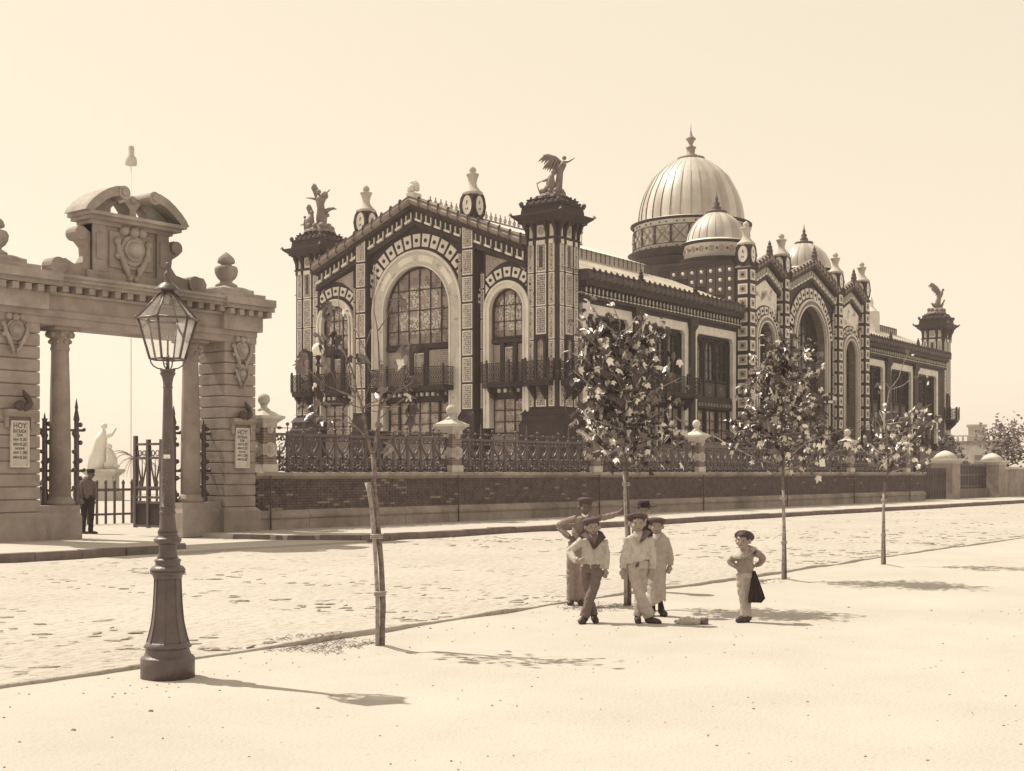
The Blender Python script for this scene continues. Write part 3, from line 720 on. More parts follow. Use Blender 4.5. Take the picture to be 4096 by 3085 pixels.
for ca in (3.6, 17.4): balcony(FL, [(ca-1.55, 0), (ca-1.55, .35), (ca-.8, .85), (ca+.8, .85), (ca+1.55, .35), (ca+1.55, 0)], 6.75, 1.02, brk=(ca-.8, ca+.8))
# shell ornament on the gable apex
q = MB(FL); 
for k in range(9):
    t = R(-10+25*k); q.ball((10.5+.30*math.cos(t), .3, 18.4+.34*math.sin(t)), .17, 8)
q.ball((10.5, .42, 18.4), .26, 10); q.box(10.2, 10.8, -.1, .6, 17.8, 18.1); q.build('apex_ornament', 'pale', PAV)

# ---- street front of the wings
def eaves(a0, a1):
    m = MB(FS); m.box(a0, a1, -.6, .5, 12.14, 12.42); m.box(a0, a1, -.6, .16, 11.6, 12.14); m.box(a0, a1, -.6, .28, 11.44, 11.66); m.box(a0, a1, -.6, .06, 11.2, 11.44)
    E_ = m.build('eaves_cornice', 'iron', PAV)
    n = round((a1-a0)/.62); L = (a1-a0)/n
    pr = [(.5, 12.58), (.66, 12.68), (.70, 12.88), (.6, 13.08), (.66, 13.16), (.4, 13.19), (-.1, 13.2), (-.1, 12.58)]
    q = MB(); k8 = len(pr); vs = [(s*(L/2-.012), p[0], p[1]-12.58) for s in (-1, 1) for p in pr]
    q.add(vs, [tuple(range(k8)), tuple(range(k8, 2*k8))]+[(i, (i+1) % k8, k8+(i+1) % k8, k8+i) for i in range(k8)])
    fm = q.mesh('fascia_plate', 'iron_mid'); jm = MB().ball((0, .6, .66), .075, 8).box(-.022, .022, .55, .72, 0, .62).mesh('joint_ball', 'iron_mid')
    for k in range(n):
        link('fascia_plate', fm, E_, at(FS, a0+(k+.5)*L, 0, 12.42)); link('joint_ball', jm, E_, at(FS, a0+(k+1)*L, 0, 12.42))
    q = MB().prism([(.16, -.02), (.32, -.02), (.36, .10), (.24, .16), (.21, .36), (.42, .5), (.16, .5)], -.12, .02, 'x', 0)
    q.box(-.14, .05, .16, .34, -.02, .07, 1); q.box(-.17, -.12, .16, .3, -.02, .48, 1)
    bm_ = q.mesh('bracket', ['iron', 'pale_trim'])
    n = round((a1-a0)/.44); L = (a1-a0)/n
    for k in range(n): link('bracket', bm_, E_, at(FS, a0+(k+.5)*L, 0, 11.64))
    return E_
def bay(a0, a1):
    """pale tiled frame round a deep dark recess with three arched lights, gallery and glazed doors below"""
    F = FS; q = MB(F); b = .46
    q.box(a0, a1, -.2, .04, 10.66, 11.2); q.box(a0, a0+b, -.2, .04, 4.4, 10.66); q.box(a1-b, a1, -.2, .04, 4.4, 10.66)
    q.build('bay_frame', 'plaster_band', PAV)
    i0, i1 = a0+b, a1-b; n = 3; L = (i1-i0)/n
    q = MB(F); q.box(i0, i1, -.5, -.22, 10.5, 10.66); q.box(i0, i1, -.52, -.05, 6.42, 6.66); q.box(i0, i1, -.5, -.02, 5.86, 6.42); q.box(i0, i1, -.5, -.3, GZ, 3.9)
    for k in range(n+1): q.box(i0+k*L-.06, i0+k*L+.06, -.5, -.3, 6.6, 10.5); q.box(i0+k*L-.09, i0+k*L+.09, -.48, -.2, GZ, 5.9)
    for k in range(n): ring(q, i0+(k+.5)*L, 9.75, L/2-.16, L/2-.04, -.5, -.32, 0, 180, 12); 
    fr = q.build('bay_screen', 'iron', PAV)
    for k in range(n):
        c = i0+(k+.5)*L
        window(F, c, 9.75, L/2-.16, 7.75, 2, 4, -.5, 'glass_dark', None, 'iron', bar=.02)
        q = MB(F).box(c-L/2+.1, c+L/2-.1, -.46, -.4, 6.7, 7.6); ring(q, c, 7.15, .16, .24, -.4, -.37, 0, 360, 12, 1); q.build('parapet_panel', ['iron_mid', 'iron_pale'], fr)
        window(F, c, None, L/2-.14, 3.9, 2, [3.9, 4.5, 5.1, 5.75], -.44, 'glass_lower', None, 'iron', bar=.02)
    bm_ = MB().box(-.08, .08, 0, .11, -.11, .11).mesh('bracket', 'iron_pale'); k = i0+.25
    while k < i1-.1: link('bracket', bm_, fr, at(F, k, -.02, 6.12)); k += .42
    for s, c in ((1, a0+b), (-1, a1-b)):
        MB(F).prism([(c, 10.66), (c+s*.22, 10.66), (c+s*.1, 10.5), (c, 10.4)], -.18, .03, 'y').build('corner_piece', 'plaster_band', fr)
def bays(bs):
    for a0, a1 in bs: bay(a0, a1)
    for (p, q_), (r_, s) in zip(bs, bs[1:]):
        c = (q_+r_)/2; wd = r_-q_-.06; m = MB(FS)
        m.box(c-wd/2, c+wd/2, -.3, .2, 4.9, 10.7); m.frustum((c-wd/2, c+wd/2, -.3, .2, 10.7), (c-wd/2-.12, c+wd/2+.12, -.3, .32, 11.0)); m.box(c-wd/2-.14, c+wd/2+.14, -.3, .34, 11.0, 11.44)
        m.frustum((c-wd/2-.12, c+wd/2+.12, -.3, .34, 4.3), (c-wd/2, c+wd/2, -.3, .2, 4.9)); m.box(c-wd/2-.12, c+wd/2+.12, -.3, .34, GZ, 4.3)
        m.build('pilaster', 'iron', PAV)
LB = [(2.45, 7.85), (8.7, 14.7), (15.4, 21.4)]; RBY = [(44.0, 49.6), (50.6, 56.6), (57.5, 63.5)]
bays(LB); bays(RBY)
MB(FS).box(63.5, 65.3, -.5, .02, GZ, 11.4).build('wall', 'iron', PAV)
eaves(2.1, CB0+.05); eaves(CB1-.05, LEN-2.1)
for a0, a1 in ((2.1, CB0), (CB1, LEN-2.1)): MB(FS).box(a0, a1, -.5, .1, GZ, 3.7).build('plinth', 'stone_dark', PAV)
for a in (8.27, 15.05, 50.1, 57.05):           # palmette ornaments on the gutter
    q = MB(FS)
    for dz, r_ in ((.0, .2), (.22, .17), (.42, .12), (.6, .07)): q.ball((a, .35, 13.1+dz), r_, 8)
    for s in (-1, 1): q.ball((a+s*.2, .35, 13.08), .1, 6)
    q.build('gutter_palmette', 'iron', PAV)
# gallery balcony in front of the bays nearest the corner
balcony(FS, [(8.5, 0), (8.5, .75), (14.9, .75), (14.9, 0)], 6.66, 1.0, brk=(9.2, 11.7, 14.2))

# ---- central block
pattern('gable_art', .66, .16, 1.1, .36, .6, 'noise')
FC = FR(FS, 0, .9)
m = MB(FS); m.box(CB0+.1, CB1-.1, -5.8, -1.3, GZ, 15.2); m.box(CB0+.1, CB0+.9, -1.4, .15, GZ, 15.2); m.box(CB1-.9, CB1-.1, -1.4, .15, GZ, 15.2); m.build('wall', 'iron', PAV)
m = MB(FS); m.box(CB0+.06, CB0+.3, -6.2, .1, 12.8, 15.9); m.box(CB0+.3, CB1-.2, -6.0, -.3, 15.15, 15.9); m.box(CB0-.1, CB1+.1, -6.4, -.2, 15.9, 16.02); m.box(CB0+.1, CB1-.1, -6.2, -.4, 16.02, 16.2)
blk = m.build('side_wall', 'iron', PAV)
sm_ = MB().ball((0, 0, 0), .13, 8).mesh('stud', 'pale'); bx_ = MB().box(-.33, .33, 0, .06, -.33, .33).mesh('stud_plate', 'iron_mid')
for r_ in range(4):
    for k in range(8):
        o = -5.6+k*.72; z = 15.55-r_*.66
        if z < 12.95+(.2-o)*.435+.2 or o > -.5: continue
        p = FS@Vector((CB0+.02, o, z)); link('stud_plate', bx_, blk, Matrix.Translation(p+Vector((.03, 0, 0)))@Matrix.Rotation(R(90), 4, 'Z')); link('stud', sm_, blk, Matrix.Translation(p+Vector((-.05, 0, 0))))
PC = [(22.15, .95), (27.75, .88), (37.65, .88), (43.25, .95)]
for i, (c, wd) in enumerate(PC): pilaster(FS, c, wd, .25, .65, 5.0, 15.58, 0, 'sq', True, (1,))
for c in (22.92, 27.05, 28.45, 36.95, 38.35, 42.48): strip(FC, c, .24, -.32, 5.0, 13.2 if c not in (28.45, 36.95) else 14.0, 1.05, 'mosaic')
gable_trim(FC, 24.95, 2.35, 16.85, .42, -.45, .5, .5, .42)
gable_trim(FC, 40.45, 2.35, 16.85, .42, -.45, .5, .5, .42)
gable_trim(FC, 32.7, 4.5, 17.55, .36, -.45, .56, .56, .42)
arch(FC, 32.7, 11.3, 2.8, 3.25, 3.4, 4.1, 15, 4.2, -.3, 84, 'reveal_tile', deep=-1.15)
for ca in (24.95, 40.45):
    arch(FC, ca, 10.9, 1.3, 1.7, 1.82, 2.34, 9, 4.2, -.3, 80, 'reveal_tile', deep=-1.15)
    MB(FC).prism([(ca-1.9, 12.9), (ca+1.9, 12.9), (ca+1.9, 14.3), (ca, 15.15), (ca-1.9, 14.3)], -.6, -.40, 'y').build('gable_painting', 'gable_art', PAV)
    window(FC, ca, 10.9, 1.28, 7.2, 3, 4, -1.1, 'glass_dark')
    window(FC, ca, None, 1.25, 3.9, 2, [3.9, 4.7, 5.5], -1.1, 'glass_lower')
spandrel(FC, 28.2, 37.2, 32.7, 11.3, 4.18, 11.3, lambda a: 17.55-abs(a-32.7)*.36-1.5, -.42, 'iron')
for ca in (24.95, 40.45): spandrel(FC, ca-2.0, ca+2.0, ca, 10.9, 2.42, 10.9, lambda a: 13.1, -.42, 'mosaic')
m = MB(FC); m.box(22.6, 42.8, -2.15, -1.25, GZ, 15.6); m.build('wall', 'iron', PAV)
for a0, a1 in ((28.2, 29.5), (35.9, 37.2), (22.6, 23.3), (26.6, 27.3), (38.1, 38.8), (42.1, 42.8)): MB(FC).box(a0, a1, -1.24, -.44, GZ, 12.0).build('jamb', 'iron', PAV)
window(FC, 32.7, 11.3, 2.77, 7.4, 6, 5, -1.1, 'glass_dark')
window(FC, 32.7, None, 2.7, 3.9, 5, [3.9, 4.7, 5.6], -1.1, 'glass_lower')
MB(FC).box(29.9, 35.5, -.4, .2, 6.9, 7.2).box(33.9, 35.5, .2, .24, 6.95, 7.15, 1).build('canopy', ['iron', 'pale_trim'], PAV)
q = MB(FC); 
for c, zt in ((24.95, 16.85), (32.7, 17.55), (40.45, 16.85)):
    q = MB(FC)
    for dz, r_ in ((.0, .26), (.25, .25), (.5, .2), (.75, .13), (.92, .06)): q.ball((c, -.05, zt+dz), r_, 8)
    q.build('apex_ornament', 'iron_mid', PAV)
for dx, dy in ((20.45, 21), (25.2, 21)):               # pinnacles of the far front seen over the roof
    pass
m = MB(FS)
m.box(56.4, 57.6, -4.6, -3.4, 13.5, 16.3); pr_ = m.build('chimney_pinnacle', 'pale', PAV)
MB(FS).lathe([(.75, 16.3), (.78, 16.4), (.6, 16.5), (.4, 16.75), (.2, 17.0), (.25, 17.3), (.2, 17.5), (.1, 17.7), (.02, 17.9)], (57, -4, 0), 12).build('urn_finial', 'pale', pr_)

# ---- domes
def dome(cx, cy, zb, prof, rd, zd, ngore, name, drum, fin, skirts):
    T = Matrix.Translation((cx, cy, 0)); m = MB(T)
    m.lathe([(rd, 0), (rd, zb-zd+.02), (rd+.18, zb-zd+.08), (rd+.2, zb-zd+.2), (prof[0][0]+.08, zb-zd+.34)], (0, 0, zd), 48)
    D = m.build(name, drum, PAV)
    m = MB(T); m.lathe([(rd+.05, 0), (rd+.28, .06), (rd+.28, .16), (rd+.04, .22)], (0, 0, zb+.02), 48); m.build('dome_ring', 'iron', D)
    for r_, z0, z1, r2 in skirts: MB(T).lathe([(r_, z0), (r_, z0+.03), (r2, z1), (r2*.5, z1)], (0, 0, 0), 48, 0, False).build('dome_skirt', 'iron_mid', D)
    z0 = zb+.25; p = [(r_, z0+z) for r_, z in prof]; q = MB(); dphi = 2*math.pi/ngore; nn = 4; vs = []
    for r_, z in p:
        for k in range(nn+1):
            t = (k/nn-.5)*dphi*.992; b = 1+.006*math.cos(math.pi*(k/nn-.5))+.018*k/nn
            vs.append((r_*b*math.cos(t), r_*b*math.sin(t), z))
    w_ = nn+1; q.add(vs, [(j*w_+k, j*w_+k+1, (j+1)*w_+k+1, (j+1)*w_+k) for j in range(len(p)-1) for k in range(nn)], 0, True)
    gm = [q.mesh('dome_gore', z_) for z_ in ('zinc', 'zinc_b', 'zinc_dark')]
    for k in range(ngore): link('dome_gore', gm[(k*7+k//3) % 3], D, T@Matrix.Rotation(k*dphi, 4, 'Z'))
    rt, zt = p[-1]; F_ = MB(T); F_.lathe([(rt+.06, zt-.05), (rt+.14, zt+.02), (rt+.1, zt+.12)]+[(r_, zt+z) for r_, z in fin], (0, 0, 0), 16); F_.build('dome_finial', 'iron_pale' if rd > 4 else 'iron_mid', D)
    return D
DP = [(4.04, 0), (4.02, .6), (3.93, 1.2), (3.8, 1.72), (3.6, 2.3), (3.37, 2.77), (2.92, 3.6), (2.19, 4.34), (1.46, 4.86), (.95, 5.12)]
DP = [(r_*1.02, z_*1.02) for r_, z_ in DP]; D1X, D1Y = X0+32.7, Y0+9.5
D1 = dome(D1X, D1Y, 21.0, DP, 4.5, 18.85, 32, 'main_dome', 'roof_bright', [(.55, .16), (.5, .35), (.3, .42), (.34, .8), (.42, .95), (.25, 1.02), (.12, 1.15), (.3, 1.5), (.42, 1.62), (.25, 1.75), (.1, 1.95), (.04, 2.3), (.01, 2.9)],
    [(5.0, 18.8, 18.3, 4.5), (5.0, 18.1, 17.4, 4.4), (5.4, 17.4, 15.5, 5.2)])
def drum_panels(D, cx, cy, r, z0, z1, n, big):
    for k in range(n):
        a0 = 2*math.pi*k/n; M = Matrix.Translation((cx, cy, 0))@Matrix.Rotation(a0, 4, 'Z')@Matrix.Translation((r, 0, 0))@Matrix.Rotation(R(-90), 4, 'Z')
        if k == 0:
            wd = 2*math.pi*r/n*.94; h = z1-z0; q = MB(); zc = (z0+z1)/2
            if big:
                for (u0, w0, u1, w1) in ((-wd/2, z0, wd/2, z1), (-wd/2, z1, wd/2, z0)):
                    dx, dz = u1-u0, w1-w0; l = math.hypot(dx, dz); px, pz = -dz/l*.028, dx/l*.028
                    q.add([(u0+px, .05, w0+pz), (u1+px, .05, w1+pz), (u1-px, .05, w1-pz), (u0-px, .05, w0-pz)], [(0, 1, 2, 3)], 0)
                for s in (-1, 1): q.box(s*wd/2-.03, s*wd/2+.03, -.05, .06, z0, z1); q.ball((s*wd/2, .04, zc), .09, 6)
                for (u, w_) in ((wd*.29, 0), (-wd*.29, 0), (0, h*.29), (0, -h*.29)):
                    q.add([(u+.20*math.cos(R(60*i+30)), .055, zc+w_+.20*math.sin(R(60*i+30))) for i in range(6)], [tuple(range(6))], 1)
                for z_ in (z0, z1): q.box(-wd/2, wd/2, -.1, .05, z_-.03, z_+.03)
            else:
                q.add([(.17*math.cos(R(36*i)), .05, zc+.22*math.sin(R(36*i))) for i in range(10)], [tuple(range(10))], 1)
                q.box(wd/2-.05, wd/2+.05, -.03, .05, zc-.08, zc+.08)
            me = q.mesh('drum_panel', ['iron_mid', 'mosaic'])
        link('drum_panel', me, D, M)
        if big:
            if k == 0: db = MB().ball((-.3, .02, z0-.22), .07, 6).ball((.25, .02, z0-.22), .07, 6).ball((-.3, .02, z1+.22), .07, 6).ball((.25, .02, z1+.22), .07, 6).mesh('drum_studs', 'iron')
            link('drum_studs', db, D, M)
drum_panels(D1, D1X, D1Y, 4.51, 19.2, 20.6, 20, True)
SP = [(2.16, 0), (2.1, .4), (1.95, .85), (1.7, 1.3), (1.35, 1.7), (.95, 2.0), (.62, 2.2)]
SF = [(.42, .14), (.3, .3), (.34, .38), (.2, .5), (.24, .7), (.1, .85), (.14, 1.0), (.05, 1.2), (.01, 1.6)]
for cx, dz_ in ((X0+25.05, .05), (X0+40.35, .05)):
    D2 = dome(cx, Y0+3.3, 17.75+dz_, SP, 2.3, 16.7+dz_, 22, 'corner_dome', 'roof_bright', SF, [(2.62, 16.72+dz_, 16.45+dz_, 2.4), (2.75, 16.4+dz_, 15.8+dz_, 2.6)])
    drum_panels(D2, cx, Y0+3.3, 2.31, 16.95+dz_, 17.7+dz_, 20, False)

# ---- winged bronze groups on the corner towers
def wing(m, root, tip, drop, n=7):
    """feathered wing as a fan of tapered plates"""
    r_, t = Vector(root), Vector(tip); d = t-r_
    side = Vector((0, 1, 0)) if abs(d.normalized().y) < .8 else Vector((1, 0, 0))
    for k in range(n):
        u = k/(n-1); a = r_+d*(.18+.72*u)+Vector((0, 0, .12*math.sin(math.pi*u))); b = a+Vector((d.x*.18*(1+u), d.y*.18, -drop*(1-.55*u)))
        m.tube([a-d*.12, a, (a+b)/2, b], [.05, .09, .075, .015], 6, ell=.5)
    m.tube([r_, r_+d*.35+Vector((0, 0, .16)), r_+d*.75+Vector((0, 0, .12)), t], [.10, .12, .09, .02], 8, ell=.6)
RP_ = R(2.58)
def statue(name, pos, label, lay, sc=1.0):
    ex, ey = pos[0]-X0, pos[1]-Y0; pos = (X0+ex*math.cos(RP_)-ey*math.sin(RP_), Y0+ex*math.sin(RP_)+ey*math.cos(RP_), pos[2])
    T = thing(name, pos, label, 'statue', 'winged figures on the pavilion towers')
    B = Matrix.Translation(pos)@Matrix.Rotation(YAW, 4, 'Z')@Matrix.Scale(sc, 4)
    m = MB(B)
    m.lathe([(.85, 0), (.8, .12), (.6, .25), (.42, .4), (.3, .5)], (0, 0, 0), 9, 0, False)
    rr = random.Random(3)
    for k in range(10): t = k*.63; m.ball((.62*math.cos(t), .62*math.sin(t), .16+rr.uniform(0, .2)), rr.uniform(.12, .22), 6)
    m.build('rocky_base', 'bronze', T)
    m = MB(B)
    for k in lay['body']: m.tube(k[0], k[1], 8, ell=.85)
    for (c, r_) in lay['balls']: m.ball(c, r_, 8)
    m.build('figures', 'bronze', T)
    m = MB(B)
    for k in lay['wings']: wing(m, *k)
    m.build('wings', 'bronze', T)
    return T
near = dict(
    body=[([(.35, 0, .3), (.36, 0, .9), (.45, 0, 1.5), (.62, 0, 1.95), (.68, 0, 2.15)], [.2, .22, .17, .2, .09]),
          ([(.66, .05, 2.05), (.95, .05, 2.12), (1.28, .05, 2.32)], [.075, .05, .025]), ([(.6, -.1, 2.0), (.4, -.25, 1.8), (.3, -.3, 1.6)], [.07, .05, .04]),
          ([(-.1, -.2, .3), (-.12, -.2, .75), (-.1, -.15, 1.15), (.0, -.15, 1.35)], [.3, .27, .2, .1]), ([(-.15, -.2, 1.1), (-.4, -.2, .95), (-.62, -.2, .9)], [.09, .06, .04]),
          ([(-.2, -.1, 1.15), (-.55, -.1, .98), (-.85, -.1, .86)], [.035, .03, .01]), ([(-.72, 0, .2), (-.85, 0, .55), (-.92, 0, .86)], [.03, .035, .02]), ([(-.95, 0, .8), (-.7, 0, .92)], [.03, .03]),
          ([(.1, -.3, .3), (.3, -.3, .6), (.25, -.25, .85)], [.13, .12, .09])],
    balls=[((.68, 0, 2.32), .13), ((.02, -.17, 1.46), .13), ((-.3, -.3, .5), .2)],
    wings=[((.55, .1, 2.0), (-.55, .25, 2.55), .75), ((.55, .2, 1.95), (-.35, .5, 2.15), .8)])
leftl = dict(
    body=[([(.1, 0, .3), (.1, 0, .8), (.06, 0, 1.3), (.0, 0, 1.75), (-.04, 0, 2.0)], [.25, .3, .2, .22, .09]), ([(-.1, 0, 1.75), (-.4, 0, 1.82), (-.72, 0, 1.86)], [.07, .05, .02]),
          ([(.05, 0, 1.8), (.35, 0, 2.1), (.55, 0, 2.3)], [.07, .05, .02]), ([(.25, 0, 1.1), (.5, 0, 1.25), (.75, 0, 1.3), (.88, 0, 1.24)], [.16, .1, .06, .02]),
          ([(.2, 0, .9), (.5, 0, .95)], [.14, .08]), ([(-.5, -.1, .2), (-.5, -.1, .6), (-.42, -.1, .95)], [.26, .24, .12]), ([(-.75, 0, .1), (-.8, 0, .5), (-.78, 0, .75)], [.06, .06, .04]), ([(-1.0, 0, .42), (-.7, 0, .5)], [.03, .04])],
    balls=[((-.05, 0, 2.16), .13), ((-.4, -.1, 1.06), .12), ((-.78, 0, .84), .08)],
    wings=[((-.05, .1, 1.75), (-.38, .2, 2.65), .5), ((-.4, 0, .8), (-.62, 0, 1.5), .45), ((.05, .1, 1.75), (.3, .4, 2.2), .5)])
rightl = dict(
    body=[([(.05, 0, .3), (.1, 0, .8), (.2, 0, 1.3), (.42, 0, 1.75), (.5, 0, 1.9)], [.22, .26, .2, .18, .09]), ([(-.1, 0, .7), (-.3, 0, .8), (-.42, 0, .95)], [.2, .12, .04]),
          ([(.3, 0, .3), (.45, 0, .7), (.6, 0, 1.0), (.66, 0, 1.1)], [.16, .12, .07, .04])],
    balls=[((.56, 0, 2.02), .12), ((.66, 0, 1.14), .08)],
    wings=[((.4, .1, 1.7), (-.42, .2, 2.65), .55), ((.4, .2, 1.7), (-.1, .5, 2.3), .5)])
statue('winged_statue', (X0+1.05, Y0+1.05, 16.95), 'bronze winged group on the tower at the near corner of the pavilion', near, .95)
statue('winged_statue', (X0+1.05, Y0+WID-1.05, 16.95), 'bronze winged group on the leftmost pavilion tower', leftl, 1.22)
statue('winged_statue', (X0+LEN-1.05, Y0+1.05, 16.95), 'bronze winged figure on the far right pavilion tower', rightl, 1.15)
# the pavilion stands a little askew to the street
PAV.matrix_basis = Matrix.Translation((X0, Y0, GZ))@Matrix.Rotation(RP_, 4, 'Z')
# ---------------------------------------------------------------- boundary wall, pillars, railing
WY, CT = 26.5, 1.72
WALL = thing('boundary_wall', (22.3, WY, .18), 'low brick street wall with stone plinth and coping below the iron railing', 'wall')
m = MB(); m.box(22.05, 68.6, WY+.02, WY+.5, .1, 1.55); m.build('wall_core', 'mortar', WALL)
def courses(name, secs, mt, x0, x1, L, wob=.004):
    x = x0; k = 0; ms = {}
    while x < x1-.05:
        l = min(L, x1-x); key = round(l, 2)
        if key not in ms: ms[key] = MB().prism([(y, z) for y, z in secs], .006, l-.006, 'x').mesh(name, mt)
        link(name, ms[key], WALL, Matrix.Translation((x, random.uniform(-wob, wob), random.uniform(-wob, wob)))); x += l
courses('base_stone', [(WY-.10, .1), (WY-.10, .47), (WY+.1, .47), (WY+.1, .1)], 'stone', 22.05, 68.6, 1.9)
courses('plinth_stone', [(WY-.13, .475), (WY-.15, .52), (WY-.15, .58), (WY-.06, .66), (WY-.02, .70), (WY+.1, .70), (WY+.1, .475)], 'stone', 22.05, 68.6, 1.9)
courses('coping_stone', [(WY-.03, 1.53), (WY-.09, 1.565), (WY-.11, 1.60), (WY-.16, 1.615), (WY-.16, 1.70), (WY-.13, 1.72), (WY+.62, 1.72), (WY+.62, 1.53)], 'stone', 22.05, 68.6, 1.25)
bmsh = [MB().box(0, .236, 0, .1, 0, .064).mesh('brick', 'brick'), MB().box(0, .236, 0, .1, 0, .064).mesh('brick', 'brick_chipped')]
rest = MB(); cnt = 0; rb = random.Random(5)
for xx in frange(22.1, 68.3, .248):
    for r_ in range(11):
        x = xx+(.124 if r_ % 2 else 0); z = .703+r_*.0755; pr = rb.uniform(-.006, .006); chip = rb.random() < (.13 if x < 32 and vn(x*.8, r_*.4) > .5 else .02)
        if cnt < 300 and x < 29.6:
            link('brick', bmsh[1 if chip else 0], WALL, Matrix.Translation((x, WY-.004+pr, z))); cnt += 1
        else: rest.box(x, x+.236, WY-.004+pr, WY+.06, z, z+.064, 1 if chip else 0)
tag(rest.build('brickwork', ['brick', 'brick_chipped'], WALL), kind='stuff')
PX = [22.62, 30.15, 37.75, 45.0, 52.25, 59.3, 66.3]
def pillar(x, label, full=True):
    P = thing('wall_pillar', (x, WY+.2, .18), label, 'pillar', 'ball topped pillars of the street wall')
    h = .22; y0, y1 = WY-.02, WY+.46
    MB().lathe([(.022, .12), (.022, 1.62)], (x-.1, WY-.175, 0), 6).build('drain_pipe', 'iron_mid', P)
    m = MB(); m.box(x-h-.04, x+h+.04, y0-.04, y1+.04, 1.721, 1.93); m.build('base_block', 'stone_light', P)
    m = MB(); m.box(x-h+.015, x+h-.015, y0+.015, y1-.015, 1.93, 2.98); m.build('pier_core', 'mortar', P)
    m = MB(); z = 1.935; r_ = 0
    while z < 2.95:
        w_ = (2*h)/2; off = (r_ % 2)*.5*w_
        xs = sorted(set([x-h]+[x-h+off+k*w_ for k in range(5) if x-h < x-h+off+k*w_ < x+h]+[x+h]))
        for a, b in zip(xs, xs[1:]): m.box(a+.005, b-.005, y0, y0+.05, z, z+.062)
        ys = [y0+.052, y0+.25, y1]
        for a, b in zip(ys, ys[1:]): m.box(x-h, x-h+.05, a+.005, b-.005, z, z+.062)
        z += .072; r_ += 1
    tag(m.build('brickwork', 'brick_pale', P), kind='stuff')
    def disc(mm, cx, cz, r, side):
        n = 18
        for k, (ra, d0, d1) in enumerate(((r, 0, .035), (r*.78, .035, .05), (r*.5, .05, .09))):
            ps = [(ra*math.cos(2*math.pi*i/n), ra*math.sin(2*math.pi*i/n)) for i in range(n)]
            f = (lambda p, d: (cx+p[0], y0-d, cz+p[1])) if side == 'f' else (lambda p, d: (x-h-d, cx+p[0], cz+p[1]))
            mm.add([f(p, d0) for p in ps]+[f(p, d1) for p in ps], [tuple(range(n, 2*n))]+[(i, (i+1) % n, n+(i+1) % n, n+i) for i in range(n)])
    q = MB(); q.box(x-h-.02, x+h+.02, y0-.015, y1, 2.18, 2.46); disc(q, x, 2.32, .2, 'f'); disc(q, WY+.22, 2.32, .2, 's')
    q.ball((x, y0-.07, 2.32), .085, 8); q.ball((x-h-.07, WY+.22, 2.32), .085, 8); q.build('round_medallion', 'terracotta', P)
    q = MB(); q.box(x-h-.02, x+h+.02, y0-.02, y1+.02, 2.9, 3.02); disc(q, x, 2.86, .11, 'f'); disc(q, WY+.22, 2.86, .11, 's'); q.build('frieze_block', 'terracotta', P)
    q = MB(); e = .14; q.frustum((x-h, x+h, y0, y1, 3.0), (x-h-e, x+h+e, y0-e, y1+e, 3.14)); q.box(x-h-e-.03, x+h+e+.03, y0-e-.03, y1+e+.03, 3.14, 3.22)
    q.frustum((x-h-e, x+h+e, y0-e, y1+e, 3.22), (x-.14, x+.14, WY+.08, WY+.36, 3.36)); q.build('cap', 'stone_light', P)
    MB().lathe([(.17, 3.34), (.17, 3.40), (.1, 3.44), (.085, 3.5), (.12, 3.52)], (x, WY+.22, 0), 14).build('neck', 'stone_light', P)
    MB().ball((x, WY+.22, 3.66), .165, 16).build('ball', 'stone_light', P)
nm = ['ball topped brick pillar next to the gate', 'ball topped brick pillar right of the bare tree', 'brick pillar behind the crown of the leafy tree by the boys', 'ball topped pillar between the two leafy trees',
      'brick pillar behind the tree right of the small sailor boy', 'ball topped pillar between the posters on the railing', 'last ball topped pillar at the far right end of the wall']
for x, l in zip(PX, nm): pillar(x, l)
# railing bays: posts with lyre-shaped fillings
def lyre(w):
    m = MB(); c = w/2; r = .017
    for s in (-1, 1):
        P = [(c+s*(c-.045), 0, 1.0), (c+s*(c-.05), 0, .86), (c+s*(c-.085), 0, .72), (c+s*.10, 0, .58), (c+s*.02, 0, .50), (c+s*.0, 0, .42)]
        m.tube(P, [.018, .026, .031, .033, .03, .026], 6)
        m.tube([(c, 0, .44), (c+s*.09, 0, .36), (c+s*(c-.05), 0, .34)], .028, 6)
        for cx, cz, q in ((c+s*.10, .92, .062), (c+s*.15, .24, .055)):
            m.tube([(cx+q*math.cos(2*math.pi*k/9), 0, cz+q*math.sin(2*math.pi*k/9)) for k in range(10)], .017, 5)
        m.ball((c+s*.045, -.02, .885), .036, 6); m.ball((c+s*.16, -.02, .885), .036, 6)
        m.ball((c+s*.11, -.03, .40), .045, 6); m.ball((c+s*.10, -.03, .10), .055, 6); m.ball((c+s*.18, -.03, .2), .045, 6); m.tube([(c+s*.14, 0, .02), (c+s*.16, 0, .12), (c+s*.08, 0, .2)], .02, 5)
    m.tube([(c, 0, .40), (c, -.01, .5), (c, -.01, .72)], [.028, .034, .003], 6); m.tube([(c, 0, .02), (c, 0, .42)], [.03, .022], 6)
    m.ball((c, -.03, .30), .055, 6); m.ball((c, -.02, .17), .045, 6); m.ball((c, -.03, .42), .04, 6)
    return m.mesh('lyre_panel', 'iron_fence')
